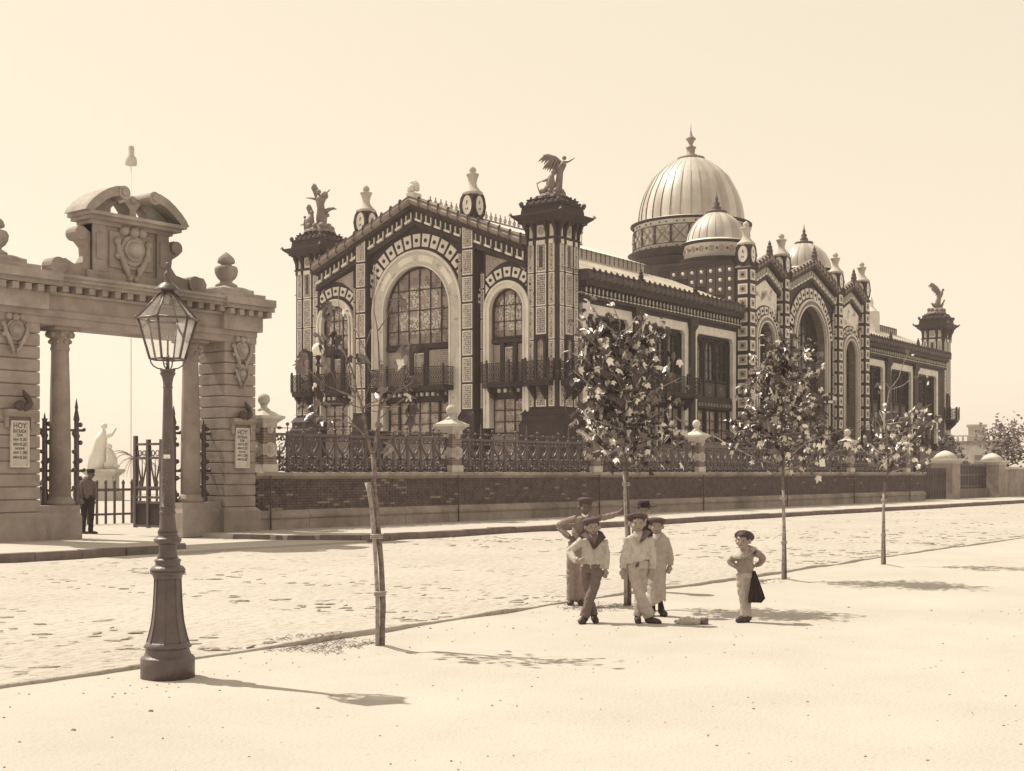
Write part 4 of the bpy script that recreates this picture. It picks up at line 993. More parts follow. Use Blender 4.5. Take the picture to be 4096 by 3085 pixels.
def post(kind):
    m = MB(); m.lathe([(.075, 0), (.075, .1), (.055, .13), (.066, .2), (.06, .34), (.075, .38), (.055, .42), (.046, .7), (.038, .98), (.052, 1.02), (.052, 1.1), (.03, 1.12)], (0, 0, 0), 8)
    if kind == 'ball': m.lathe([(.018, 1.1), (.014, 1.26)], (0, 0, 0), 6).ball((0, 0, 1.31), .052, 8)
    elif kind == 'spike': m.lathe([(.02, 1.1), (.03, 1.18), (.02, 1.24), (.028, 1.28), (.003, 1.56)], (0, 0, 0), 6)
    else: m.lathe([(.02, 1.1), (.03, 1.16), (.085, 1.19), (.06, 1.215), (.01, 1.22)], (0, 0, 0), 8)
    return m.mesh('railing_post', 'iron_fence')
PM = {k: post(k) for k in ('ball', 'spike', 'flower')}; cyc = ['flower', 'ball', 'spike', 'ball']; LY = {}
RN = ['iron railing bay behind the nearly bare tree', 'iron railing bay left of the leafy tree by the boys', 'iron railing bay right of the leafy tree by the boys', 'iron railing bay left of the second leafy tree',
      'iron railing bay with a white poster tied to it', 'farthest iron railing bay on the wall, with a second white poster']
for b, (xa, xb) in enumerate(zip(PX, PX[1:])):
    a, e = xa+.24, xb-.24; n = round((e-a)/.573); w_ = (e-a)/n; y = WY+.22
    RL = thing('iron_railing', (a, y, CT), RN[b], 'railing', 'iron railing bays between the wall pillars')
    MB().box(a, e, y-.045, y+.045, CT+.99, CT+1.06).build('top_rail', 'iron_fence', RL)
    MB().box(a, e, y-.025, y+.025, CT+.33, CT+.37).build('middle_rail', 'iron_fence', RL)
    MB().box(a, e, y-.03, y+.03, CT+.03, CT+.08).build('bottom_rail', 'iron_fence', RL)
    m = MB().tube([(a, y, CT+1.2), (e, y, CT+1.2)], .011, 6)
    for k in range(n):
        if k % 2: m.ball((a+(k+.55)*w_, y, CT+1.21), .045, 6)
        else: m.tube([(a+(k+.3)*w_, y, CT+1.2), (a+(k+.5)*w_, y, CT+1.2), (a+(k+.75)*w_, y, CT+1.2)], [.01, .05, .005], 6)
    m.build('spear_rail', 'iron_fence', RL)
    key = round(w_, 3)
    if key not in LY: LY[key] = lyre(w_)
    for k in range(n+1):
        link('railing_post', PM[cyc[k % 4]], RL, Matrix.Translation((a+k*w_, y, CT)))
        if k < n: link('lyre_panel', LY[key], RL, Matrix.Translation((a+k*w_, y, CT)))
# posters tied to the railing and on the lamp
def poster(x, y, z, w_, h, label, lines, rz=0):
    T = thing('paper_poster', (x, y, z), label, 'poster', None, rz)
    m = MB(W[T.name]); n = 5
    for i in range(n):
        for j in range(n): pass
    vs = [((i/n-.5)*w_, .012*math.sin(i*1.3+j*.7)-.02*(j == 0), j/n*h) for j in range(n+1) for i in range(n+1)]
    m.add(vs+[(a, b+.003, c) for a, b, c in vs], [(j*(n+1)+i, j*(n+1)+i+1, (j+1)*(n+1)+i+1, (j+1)*(n+1)+i) for j in range(n) for i in range(n)]+[(36+j*(n+1)+i, 36+(j+1)*(n+1)+i, 36+(j+1)*(n+1)+i+1, 36+j*(n+1)+i+1) for j in range(n) for i in range(n)], 0, True)
    m.build('sheet', 'paper', T)
    q = MB(W[T.name])
    for zz, ww, hh in lines: q.box(-ww*w_/2, ww*w_/2, -.024, -.0225, zz*h-hh*h/2, zz*h+hh*h/2)
    if lines: q.build('print', 'stone_dark', T)
poster(56.0, WY-.02, 1.98, .62, .82, 'white printed poster tied low on the far railing', [(.7, .3, .08), (.6, .6, .03), (.5, .6, .03)])
poster(56.0, WY-.02, 2.86, .62, .40, 'small white poster tied above another on the far railing', [])
poster(63.4, WY-.02, 1.98, .62, .72, 'white printed poster right of the last tree on the far railing', [(.7, .5, .06), (.6, .6, .03)])

# ---------------------------------------------------------------- the stone gate
GT = thing('stone_gate', (18.5, 26.8, .18), 'monumental stone gateway with columns and a scrolled pediment', 'gate')
GY = 26.3
def rust_pillar(x0, x1, y0, y1, zb, zt):
    m = MB(); m.box(x0+.05, x1-.05, y0+.05, y1-.05, .1, zt); P = m.build('gate_pillar', 'stone_dark', GT)
    m = MB(); m.box(x0-.1, x1+.1, y0-.1, y1+.1, .1, .72); m.frustum((x0-.1, x1+.1, y0-.1, y1+.1, .72), (x0, x1, y0, y1, .82)); m.build('pillar_base', 'stone', P)
    z = .83; q = None
    while z < zt-.1:
        hh = min(.272, zt-z)
        if q is None:
            b = .02; mm = MB(); mm.frustum((b, x1-x0-b, b, y1-y0-b, 0), (0, x1-x0, 0, y1-y0, b)); mm.box(0, x1-x0, 0, y1-y0, b, .272-b); mm.frustum((0, x1-x0, 0, y1-y0, .272-b), (b, x1-x0-b, b, y1-y0-b, .272)); q = mm.mesh('stone_course', 'stone')
        link('stone_course', q, P, Matrix.Translation((x0, y0, z))); z += .285
    return P
RP = rust_pillar(20.98, 21.98, GY, GY+1.05, .8, 5.05); LP = rust_pillar(14.6, 15.82, GY, GY+1.05, .8, 5.05)
for c, xa, xb in ((16.6, 15.82, 16.92), (20.26, 19.72, 20.98)):
    m = MB(); y0 = GY+.05; m.box(xa, xb, y0, y0+.85, .1, .70); m.frustum((xa-.0, xb+.0, y0, y0+.85, .70), (xa+.03, xb-.03, y0+.05, y0+.8, .80)); m.box(xa+.03, xb-.03, y0+.05, y0+.8, .80, .96); m.build('column_pedestal', 'stone', GT)
    m = MB(); cy = GY+.45
    m.lathe([(.33, .96), (.33, 1.03), (.30, 1.07), (.27, 1.12), (.245, 1.16)], (c, cy, 0), 24)
    m.lathe([(.245, 1.15), (.24, 2.4), (.22, 3.6), (.195, 4.5), (.20, 4.52)], (c, cy, 0), 28); col = m.build('column', 'stone', GT)
    m = MB(); m.lathe([(.2, 4.5), (.22, 4.56), (.2, 4.62), (.23, 4.8), (.31, 4.98)], (c, cy, 0), 20); m.box(c-.33, c+.33, cy-.33, cy+.33, 4.97, 5.06)
    for k in range(8):
        t = k*math.pi/4+.39; m.ball((c+.27*math.cos(t), cy+.27*math.sin(t), 4.88), .075, 6); m.ball((c+.23*math.cos(t+.39), cy+.23*math.sin(t+.39), 4.72), .05, 6)
    m.build('capital', 'stone', col)
m = MB(); m.box(14.5, 22.0, GY-.02, GY+1.0, 5.05, 5.22); m.box(14.5, 22.0, GY-.05, GY+1.03, 5.22, 5.36); m.box(14.5, 22.02, GY+.0, GY+.98, 5.36, 5.72); m.build('architrave', 'stone', GT)
m = MB()
for z0, z1, e in ((5.72, 5.78, .1), (5.93, 6.0, .30), (6.0, 6.08, .42), (6.08, 6.15, .48)): m.box(14.3, 21.9+e*.4, GY-e, GY+1.0+e*.6, z0, z1)
m.box(14.3, 22.0, GY-.02, GY+1.0, 5.78, 5.93)
for e0, x0, x1 in ((.16, 20.85, 22.1), (.16, 14.3, 15.95)): m.box(x0-.2, x1+.12, GY-.55, GY+1.1, 5.98, 6.17); m.box(x0, x1, GY-.16, GY+1, 5.36, 5.9); m.box(x0-.1, x1+.2, GY-.4, GY+1, 5.88, 6.0)
m.build('cornice', 'gate_trim', GT)
dm = MB().box(-.075, .075, -.26, .05, 0, .14).mesh('cornice_bracket', 'stone')
for x in frange(15.95, 20.7, .34): link('cornice_bracket', dm, GT, Matrix.Translation((x, GY-.02, 5.785)))
for x in frange(20.9, 22.1, .3): link('cornice_bracket', dm, GT, Matrix.Translation((x, GY-.16, 5.72)))
for x in frange(14.4, 15.9, .3): link('cornice_bracket', dm, GT, Matrix.Translation((x, GY-.16, 5.72)))
# attic with volutes, cartouche and broken segmental pediment
AC = 18.25; y0, y1 = GY+.1, GY+.55
m = MB(); m.box(AC-1.05, AC+1.05, y0, y1, 6.15, 7.55); m.box(AC-1.2, AC+1.2, y0-.06, y1+.06, 6.15, 6.42)
for s in (-1, 1): m.box(AC+s*.88-.17, AC+s*.88+.17, y0-.07, y1, 6.42, 7.5); m.box(AC+s*.88-.1, AC+s*.88+.1, y0-.1, y0-.05, 6.7, 7.3)
m.box(AC-.6, AC+.6, y0-.04, y0, 6.55, 7.4); att = m.build('attic', 'stone', GT)
for s in (-1, 1):
    pts = [(1.05, 7.3), (1.25, 7.42), (1.42, 7.36), (1.46, 7.2), (1.36, 7.08), (1.2, 6.95), (1.18, 6.75), (1.3, 6.58), (1.55, 6.52), (1.8, 6.62), (2.0, 6.6), (2.08, 6.45), (2.05, 6.28), (2.3, 6.22), (2.3, 6.15), (1.05, 6.15)]
    pts = [(1.05+(a-1.05)*(1.2 if s > 0 else .85), z) for a, z in pts]
    q = MB().prism([(AC+s*a, z) for a, z in pts], y0+.05, y1-.1, 'y')
    for (a, z, r) in ((1.33, 7.25, .16), (1.9, 6.42, .2)):
        n = 14; ps = [(AC+s*a+r*math.cos(2*math.pi*i/n), z+r*math.sin(2*math.pi*i/n)) for i in range(n)]; q.prism(ps, y0-.02, y1-.06, 'y')
    q.build('volute', 'stone', att)
q = MB()
for z0, z1, e in ((7.5, 7.58, .1), (7.58, 7.66, .3), (7.66, 7.74, .42)): q.box(AC-1.08-e*.6, AC+1.08+e*.6, y0-e, y1+e*.3, z0, z1)
q.build('pediment_shelf', 'gate_trim', att)
for s in (-1, 1):     # curved raking segment with a scroll at its upper end
    q = MB(); n = 16; OUT = [(1.44, 7.742), (1.36, 7.88), (1.22, 8.03), (1.04, 8.18), (.84, 8.31), (.62, 8.40), (.44, 8.43)]; INN = [(1.22, 7.742), (1.14, 7.82), (1.02, 7.93), (.88, 8.04), (.72, 8.13), (.58, 8.18), (.44, 8.19)]
    q.prism([(AC+s*a, z) for a, z in OUT]+[(AC+s*a, z) for a, z in INN[::-1]], y0-.36, y1+.08, 'y')
    q.prism([(AC+s*a, z-.002) for a, z in INN]+[(AC+s*a, z) for a, z in ((.36, 8.14), (.42, 8.04), (.50, 7.95), (.50, 7.85), (.44, 7.78), (.38, 7.742))], y0+.06, y1-.05, 'y')
    ps = [(AC+s*.42+.155*math.cos(2*math.pi*i/n), 8.28+.155*math.sin(2*math.pi*i/n)) for i in range(n)]; q.prism(ps, y0-.39, y1+.1, 'y')
    ps = [(AC+s*.42+.08*math.cos(2*math.pi*i/n), 8.28+.08*math.sin(2*math.pi*i/n)) for i in range(n)]; q.prism(ps, y0-.43, y0-.389, 'y'); q.build('pediment_half', 'gate_trim', att)
q = MB().prism([(AC-.10, 7.74), (AC+.10, 7.74), (AC+.08, 7.95), (AC+.22, 8.12), (AC+.2, 8.2), (AC-.2, 8.2), (AC-.22, 8.12), (AC-.08, 7.95)], y0-.1, y1-.05, 'y'); q.ball((AC, y0-.05, 8.2), .12, 8)
q.prism([(AC-.4, 8.12), (AC-.2, 8.2), (AC+.2, 8.2), (AC+.4, 8.12), (AC+.4, 8.04), (AC+.2, 8.1), (AC-.2, 8.1), (AC-.4, 8.04)], y1-.25, y1-.02, 'y'); q.build('pediment_stem', 'stone', att)
def cartouche(cx, cz, k, name, y, par):
    q = MB(); n = 20
    for (rx, rz, d) in ((.40, .42, .08), (.30, .30, .15)):
        q.prism([(cx+k*rx*math.cos(2*math.pi*i/n)*(1+.06*math.cos(6*math.pi*i/n*2)), cz+k*rz*math.sin(2*math.pi*i/n)) for i in range(n)], y-d*k, y+.02, 'y')
    q.ball((cx, y-.12*k, cz), .24*k, 12)
    for s in (-1, 1):
        for (a, z, r) in ((.28, .52, .15), (.5, .2, .11), (.48, -.2, .1), (.22, -.52, .1), (.1, -.8, .09)):
            q.ball((cx+s*a*k, y-.06*k, cz+z*k), r*k, 8)
        q.tube([(cx+s*.5*k, y-.05, cz+.3*k), (cx+s*.45*k, y-.08, cz-.1*k), (cx+s*.25*k, y-.08, cz-.5*k), (cx+s*.06*k, y-.05, cz-.95*k)], [.06*k, .09*k, .08*k, .04*k], 6)
    q.ball((cx, y-.1*k, cz+.5*k), .16*k, 8); q.build(name, 'gate_trim', par)
cartouche(AC+.02, 7.0, .86, 'cartouche', y0-.02, att); cartouche(21.5, 4.85, .55, 'cartouche', GY-.02, RP); cartouche(21.5, 4.25, .4, 'cartouche', GY-.01, RP); cartouche(15.2, 4.85, .55, 'cartouche', GY-.02, LP)
for cx in (21.35, 14.95):
    q = MB(); q.box(cx-.75, cx+.72, GY-.3, GY+1.2, 6.17, 6.3); q.box(cx-.5, cx+.5, GY-.1, GY+.9, 6.3, 6.42); q.frustum((cx-.5, cx+.5, GY-.1, GY+.9, 6.42), (cx-.3, cx+.3, GY+.1, GY+.7, 6.5)); q.build('urn_plinth', 'gate_trim', GT)
    q = MB().lathe([(.34, 6.5), (.34, 6.56), (.26, 6.6), (.18, 6.64), (.2, 6.68), (.27, 6.74), (.33, 6.84), (.35, 6.96), (.33, 7.03), (.26, 7.05), (.17, 7.07), (.16, 7.1), (.26, 7.13), (.27, 7.18), (.24, 7.25), (.15, 7.33), (.06, 7.39), (.01, 7.42)], (cx, GY+.4, 0), 16, lobes=lambda k, z: .84*(1+.07*(k % 2)*(6.7 < z < 7.0))); q.build('urn', 'gate_trim', GT)
mat('notice_paper', .5, .9, .12, 5, .1, 20)
# notice boards with the day's prices
def notice(xc, label, side='R'):
    T = thing('notice_board', (xc, GY-.03, 1.86), label, 'notice board', 'price boards on the gate pillars')
    w_, h = .36, .96
    m = MB(); m.box(xc-w_/2, xc+w_/2, GY-.06, GY-.025, 1.86, 1.86+h); m.build('board', 'notice_paper', T)
    m = MB(); t = .035
    for a in ((xc-w_/2-t, xc+w_/2+t, 1.86-t, 1.86), (xc-w_/2-t, xc+w_/2+t, 1.86+h, 1.86+h+t), (xc-w_/2-t, xc-w_/2, 1.86, 1.86+h), (xc+w_/2, xc+w_/2+t, 1.86, 1.86+h)): m.box(a[0], a[1], GY-.09, GY-.02, a[2], a[3])
    m.build('frame', 'board', T)
    txt = [('HOY', .915, .13, 0), ('ENTRADA', .79, .085, 0), ('DIA', .70, .07, 0), ('ADULT', .60, .07, -1), ('0.30', .60, .10, 1), ('NIÑOS', .49, .07, -1), ('0.20', .49, .10, 1), ('NOCHE', .395, .05, 0), ('ADULT', .30, .07, -1), ('1.00', .30, .10, 1), ('NIÑOS', .19, .07, -1), ('0.50', .19, .10, 1)]
    for s, zz, sz, al in txt:
        c = bpy.data.curves.new('lettering', 'FONT'); c.body = s; c.size = sz*1.25; c.extrude = .001; c.align_x = 'CENTER'; c.align_y = 'CENTER'; c.offset = .002
        if al: c.size *= .82
        o = bpy.data.objects.new('tmp', c); COL.objects.link(o); bpy.context.view_layer.update()
        dg = bpy.context.evaluated_depsgraph_get(); me = bpy.data.meshes.new_from_object(o.evaluated_get(dg)); bpy.data.objects.remove(o)
        me.materials.clear(); me.materials.append(MT['ink']); sx = 1
        ww = max(v.co.x for v in me.vertices)-min(v.co.x for v in me.vertices); lim = w_*.86 if not al else w_*.42
        if ww > lim: sx = lim/ww
        link('lettering', me, T, Matrix.Translation((xc+al*w_*.23, GY-.062, 1.86+h*zz))@Matrix.Rotation(R(90), 4, 'X')@Matrix.Diagonal((sx, 1, 1, 1)))
    m = MB(); m.box(xc-.36, xc+.36, GY-.2, GY+.02, 3.02, 3.1); m.frustum((xc-.36, xc+.36, GY-.1, GY+.02, 2.94), (xc-.36, xc+.36, GY-.2, GY+.02, 3.02))
    for s in (-1, 1): m.box(xc+s*.3-.04, xc+s*.3+.04, GY-.08, GY, 2.7, 2.95)
    m.build('hood', 'stone', T)
    m = MB()
    m.tube([(xc+.15*math.sin(t*.7)+.02*t, GY-.16-.04*math.cos(t), 3.1+.07*t) for t in range(0, 7)], [.07, .09, .08, .06, .07, .05, .02], 8); m.ball((xc-.08, GY-.18, 3.18), .12, 8); m.build('iron_ornament', 'iron_mid', T)
notice(21.5, 'white price board on the right gate pillar'); notice(15.3, 'white price board on the left gate pillar')
# iron work between columns and pillars, open gate leaf
def iron_post(x, y, zt, label):
    T = thing('iron_gate_post', (x, y, .9), label, 'gate post', 'ornate iron posts of the gateway')
    m = MB(); m.lathe([(.10, .85), (.10, 1.05), (.075, 1.1), (.09, 1.2), (.065, 1.3), (.065, 1.9), (.095, 1.95), (.065, 2.0), (.06, 2.5), (.085, 2.56), (.06, 2.62), (.055, 2.9), (.075, 2.95), (.03, zt-.1), (.045, zt-.08), (.005, zt+.15)], (x, y, 0), 8)
    for k in range(9): m.ball((x+.085*(-1)**k, y-.03, 1.15+k*.21), .062, 6)
    for z in (1.75, 2.7): m.tube([(x-.18, y, z), (x+.18, y, z)], .035, 6); m.ball((x+.2, y, z+.02), .05, 6)
    m.build('ornate_shaft', 'iron_fence', T)
iron_post(16.30, GY+.6, 2.95, 'ornate iron post left of the left gate column'); iron_post(17.12, GY+.6, 3.3, 'ornate iron post right of the left gate column')
iron_post(19.86, GY+.6, 3.25, 'ornate iron post left of the right gate column'); iron_post(20.78, GY+.6, 2.95, 'ornate iron post between the right column and pillar')
LF = thing('iron_gate_leaf', (19.72, 27.3, .1), 'dark wrought iron gate leaf standing open behind the right column', 'gate leaf')
m = MB(); X_ = 19.72
for y in (27.2, 27.75, 28.3): m.box(X_-.04, X_+.04, y-.05, y+.05, .3, 2.55+.1*(y > 28))
for z in (.32, .92, 1.05, 1.3, 2.05, 2.4): m.box(X_-.03, X_+.03, 27.2, 28.3, z, z+.06)
m.build('frame', 'iron_fence', LF); MB().box(X_-.015, X_+.015, 27.22, 28.28, .36, .94).build('kick_panel', 'iron', LF)
m = MB()
for yc in (27.47, 28.02):
    for s in (-1, 1): m.tube([(X_, yc+s*.2, 2.38), (X_, yc+s*.17, 1.9), (X_, yc+s*.05, 1.5), (X_, yc, 1.35)], .022, 6); m.tube([(X_, yc+s*.09+.07*math.cos(k*.7), 2.2+.07*math.sin(k*.7)) for k in range(10)], .014, 5)
    m.tube([(X_, yc, 1.35), (X_, yc, 2.1)], [.03, .004], 6)
m.build('scroll_work', 'iron_fence', LF)
# low picket fence inside the grounds
PF = thing('picket_fence', (19.5, 35.6, .08), 'low dark picket fence seen through the gateway', 'fence')
m = MB(); m.box(14, 26.2, 35.57, 35.63, .35, .42); m.box(14, 26.2, 35.57, 35.63, 1.12, 1.2); m.build('rail', 'iron_fence', PF)
pk = MB().box(-.035, .035, -.02, .02, .08, 1.34).lathe([(.05, 1.34), (.065, 1.38), (.01, 1.5)], (0, 0, 0), 6).mesh('picket', 'iron_fence')
for x in frange(14.1, 26, .32): link('picket', pk, PF, Matrix.Translation((x, 35.6, 0)))
# ---------------------------------------------------------------- gas lamp on the near pavement
LX, LYY = 6.60, 9.02
LAMP = thing('street_lamp', (LX, LYY, 0), 'tall iron gas street lamp with a glass lantern at the left', 'street lamp')
def lam(name, prof, mt='iron_lamp', n=28, lobes=None):
    return MB().lathe(prof, (LX, LYY, 0), n, lobes=lobes).build(name, mt, LAMP)
lam('base_drum', [(.222, -.03), (.222, .165), (.214, .178), (.195, .186), (.186, .21), (.176, .24), (.18, .25)])
lam('base_flange', [(.178, .248), (.196, .258), (.198, .262), (.182, .285), (.176, .297), (.170, .302)])
m = MB(); prof = [(.172, .30), (.158, .345), (.145, .40), (.132, .46), (.124, .53), (.117, .61), (.112, .70), (.108, .80), (.107, .83)]
m.lathe(prof, (LX, LYY, 0), 8, 0, False); sh = m.build('bell_shaft', 'iron_lamp', LAMP)
q = MB()
for k in range(8):
    a = math.pi/8*(2*k+1)-math.pi/8; c, s = math.cos(a), math.sin(a)
    q.tube([(LX+(r+.001)*c, LYY+(r+.001)*s, z) for r, z in prof], .006, 5)
q.build('edge_moulding', 'iron_lamp', sh)
lam('collar', [(.108, .825), (.118, .835), (.120, .85), (.128, .862), (.146, .872), (.148, .88), (.136, .893), (.130, .905), (.118, .922), (.108, .935), (.102, .945), (.102, .965), (.110, .978), (.110, .985), (.088, 1.0)])
lam('acanthus_ring', [(.10, .905), (.142, .893), (.138, .91), (.122, .93), (.10, .94)], n=40, lobes=lambda k, z: 1+.04*(k % 2))
lam('neck', [(.09, .995), (.078, 1.025), (.073, 1.05), (.071, 1.10), (.078, 1.108), (.078, 1.118)])
lam('bulb_ring', [(.074, 1.115), (.10, 1.125), (.112, 1.145), (.112, 1.16), (.103, 1.17), (.09, 1.178), (.09, 1.185), (.08, 1.19), (.08, 1.21), (.086, 1.216)], n=36, lobes=lambda k, z: 1+.03*((k//2) % 2)*(1.12 < z < 1.165))
lam('post', [(.084, 1.215), (.070, 1.25), (.063, 1.32), (.060, 1.375), (.068, 1.378), (.068, 1.388), (.060, 1.39), (.060, 1.42), (.067, 1.423), (.067, 1.433), (.059, 1.436), (.056, 1.6), (.050, 1.85), (.044, 2.1), (.038, 2.35), (.036, 2.42), (.041, 2.425), (.041, 2.437), (.037, 2.44), (.040, 2.48), (.050, 2.52), (.062, 2.54), (.064, 2.552), (.056, 2.56), (.064, 2.57), (.064, 2.578), (.05, 2.582)])
q = MB()
for k in range(46):
    r_ = random.Random(k); z = 1.28+.7*r_.random()**1.3; a = R(200)+r_.uniform(-.9, .9); rr = .062-.011*(z-1.28)/.7
    q.ball((LX+rr*math.cos(a), LYY+rr*math.sin(a), z), r_.uniform(.003, .007), 5)
q.build('flaking_paint', 'iron_pale', LAMP)
MB().box(-.0275, .0275, -.0015, .0015, -.0165, .0165).build('paper_label', 'paper', LAMP, M=Matrix.Translation((LX-.052*.7788+.006*.6274, LYY-.052*.6274-.006*.7788, 1.85))@Matrix.Rotation(YAW, 4, 'Z'))
# lantern
LZ0, LZ1, LZ2 = 2.665, 3.0, 3.215; RB, RT, RA = .148, .256, .066; ph = YAW-R(90)-R(4)
def hx(r, z, k): a = ph+k*math.pi/3; return Vector((LX+r*math.cos(a), LYY+r*math.sin(a), z))
LN = MB()
for k in range(6):
    for a, b, r in ((hx(RB, LZ0, k), hx(RT-.012, LZ1, k), .010), (hx(RT, LZ1, k), hx(RA, LZ2, k), .008), (hx(RB, LZ0, k), hx(RB, LZ0, k+1), .008), (hx(RT, LZ1, k), hx(RT, LZ1, k+1), .011), (hx(RA, LZ2, k), hx(RA, LZ2, k+1), .008)): LN.tube([a, b], r, 6)
    LN.ball(tuple(hx(RT+.004, LZ1+.008, k)), .013, 6)
lant = LN.build('lantern_frame', 'iron_lamp', LAMP)
for k in range(6):
    i = .004
    MB().add([hx(RB-i, LZ0, k), hx(RB-i, LZ0, k+1), hx(RT-.012-i, LZ1, k+1), hx(RT-.012-i, LZ1, k)], [(0, 1, 2, 3)]).build('pane', 'lantern_glass', lant)
    MB().add([hx(RT-i, LZ1, k), hx(RT-i, LZ1, k+1), hx(RA-i, LZ2, k+1), hx(RA-i, LZ2, k)], [(0, 1, 2, 3)]).build('roof_pane', 'lantern_glass', lant)
q = MB(); lat_ = Vector((.6274, -.7788, 0))
for s in (-1, 1):
    for d_ in (lat_, Vector((.7788, .6274, 0))):
        c = Vector((LX, LYY, 0)); q.tube([c+d_*s*r+Vector((0, 0, z)) for r, z in ((.148, 2.665), (.142, 2.64), (.12, 2.61), (.085, 2.59), (.04, 2.583))], .006, 6)
q.tube([(LX, LYY, 2.58), (LX, LYY, 2.70)], .014, 8); q.tube([(LX, LYY, 2.70), (LX, LYY, 2.86)], .008, 6); q.tube([(LX-.03, LYY+.02, 2.63), (LX, LYY, 2.625)], .004, 5)
q.tube([hx(RB, LZ0, 0), hx(RB, LZ0, 3)], .007, 6); q.tube([hx(RB, LZ0, 1), hx(RB, LZ0, 4)], .007, 6); q.build('burner_cradle', 'iron_lamp', LAMP)
lam('chimney', [(.066, 3.205), (.055, 3.225), (.052, 3.25), (.056, 3.262)], n=18)
lam('vent_crown', [(.06, 3.245), (.098, 3.238), (.094, 3.252), (.06, 3.295), (.036, 3.31)], n=12, lobes=lambda k, z: 1+.16*(k % 2)*(z < 3.27))
lam('finial', [(.030, 3.295), (.030, 3.31), (.033, 3.315), (.028, 3.325), (.026, 3.335), (.031, 3.35), (.033, 3.372), (.028, 3.39), (.015, 3.405), (.009, 3.43), (.019, 3.445), (.021, 3.458), (.014, 3.474), (.002, 3.48)], n=16)

# ---------------------------------------------------------------- young plane trees tied to stakes
def leaf_mesh(name, mt, curl, seed):
    r_ = random.Random(seed); pts = []
    lob = [(-150, .48), (-118, .66), (-95, .54), (-62, .86), (-36, .62), (0, 1.0), (34, .63), (60, .84), (94, .55), (120, .64), (150, .46), (180, .16)]
    vs = [(0, .05, 0)]
    for a, q in lob:
        q *= r_.uniform(.88, 1.1); x, y = q*math.sin(R(a)), q*math.cos(R(a))+.25
        vs.append((x*.62, y*.62, curl*(-(x*x)*.55-.35*max(0, y)**2)+r_.uniform(-.05, .05)))
    n = len(lob); m = MB(); m.add(vs, [(0, 1+i, 1+(i+1) % n) for i in range(n)], 0, True)
    m.tube([(0, -.0, .0), (0, -.35, -.03)], .012, 4)
    return m.mesh(name, mt)
mat('leaf_glint', .72, .4, .25, 12, .3, 40, spec=.5)  # sunlit leaf glints put into the base colour as near-white leaves
LEAF = [leaf_mesh('leaf', mt, c, s) for s, (mt, c) in enumerate([('leaf_a', 1.0), ('leaf_a', 1.5), ('leaf_b', .9), ('leaf_b', 1.6), ('leaf_glint', 1.2), ('leaf_a', .5)])]
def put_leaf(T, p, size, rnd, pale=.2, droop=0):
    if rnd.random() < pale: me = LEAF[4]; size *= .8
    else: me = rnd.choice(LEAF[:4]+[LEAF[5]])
    M = Matrix.Translation(p)@Matrix.Rotation(rnd.uniform(0, 6.28), 4, 'Z')@Matrix.Rotation(rnd.gauss(-.45-droop, .75), 4, 'X')@Matrix.Rotation(rnd.gauss(0, .7), 4, 'Y')@Matrix.Diagonal((size, size, size, 1))
    link('leaf', me, T, M)
CF, CR = Vector((.7788, .6274, 0)), Vector((.6274, -.7788, 0))
def stake(base, pts, rads, label, flare=False):
    T = thing('tree_stake', base, label, 'stake', 'wooden stakes beside the young trees')
    MB().tube(pts, rads, 9).build('pole', 'bark_light', T)
    return T
def ties(T, zs, c, r):
    q = MB()
    for z in zs:
        for dz in (-.012, .004, .02): q.lathe([(r, z+dz), (r+.006, z+dz+.006), (r, z+dz+.013)], (c(z).x, c(z).y, 0), 12, sx=1.25)
    q.build('rope_tie', 'rope', T)
mat('bark_mid', .13, .9, .5, 16, .6, 60, v2=.26)
# bare tree: traced limbs, each with its own depth
k1 = 12.66/5154; T1 = Vector((9.05, 8.96, 0)); rt1 = random.Random(11)
def P1(u, v, d=0.0):
    x, y = 1180+.444*u, 1160+.444*v; return T1+CR*((x-1524)*k1)+CF*d+Vector((0, 0, 1.72-(y-1889)*k1*(1+d/12.66)))
TR1 = thing('bare_plane_tree', tuple(T1), 'young almost leafless tree by the kerb with a few large leaves', 'tree')
tp = [(1531, 2600), (1535, 2500), (1537, 2424), (1531, 2264), (1522, 2166), (1515, 2078), (1509, 2011), (1500, 1922), (1504, 1893), (1497, 1817)]
MB().tube([T1+CR*((x-1524)*k1)+Vector((0, 0, 1.72-(y-1889)*k1)) for x, y in tp], [.036, .027, .030, .026, .028, .025, .025, .024, .023, .024], 10).build('trunk', 'bark_mid', TR1)
for z in (.2, .75, 1.15): pass
RS = .72
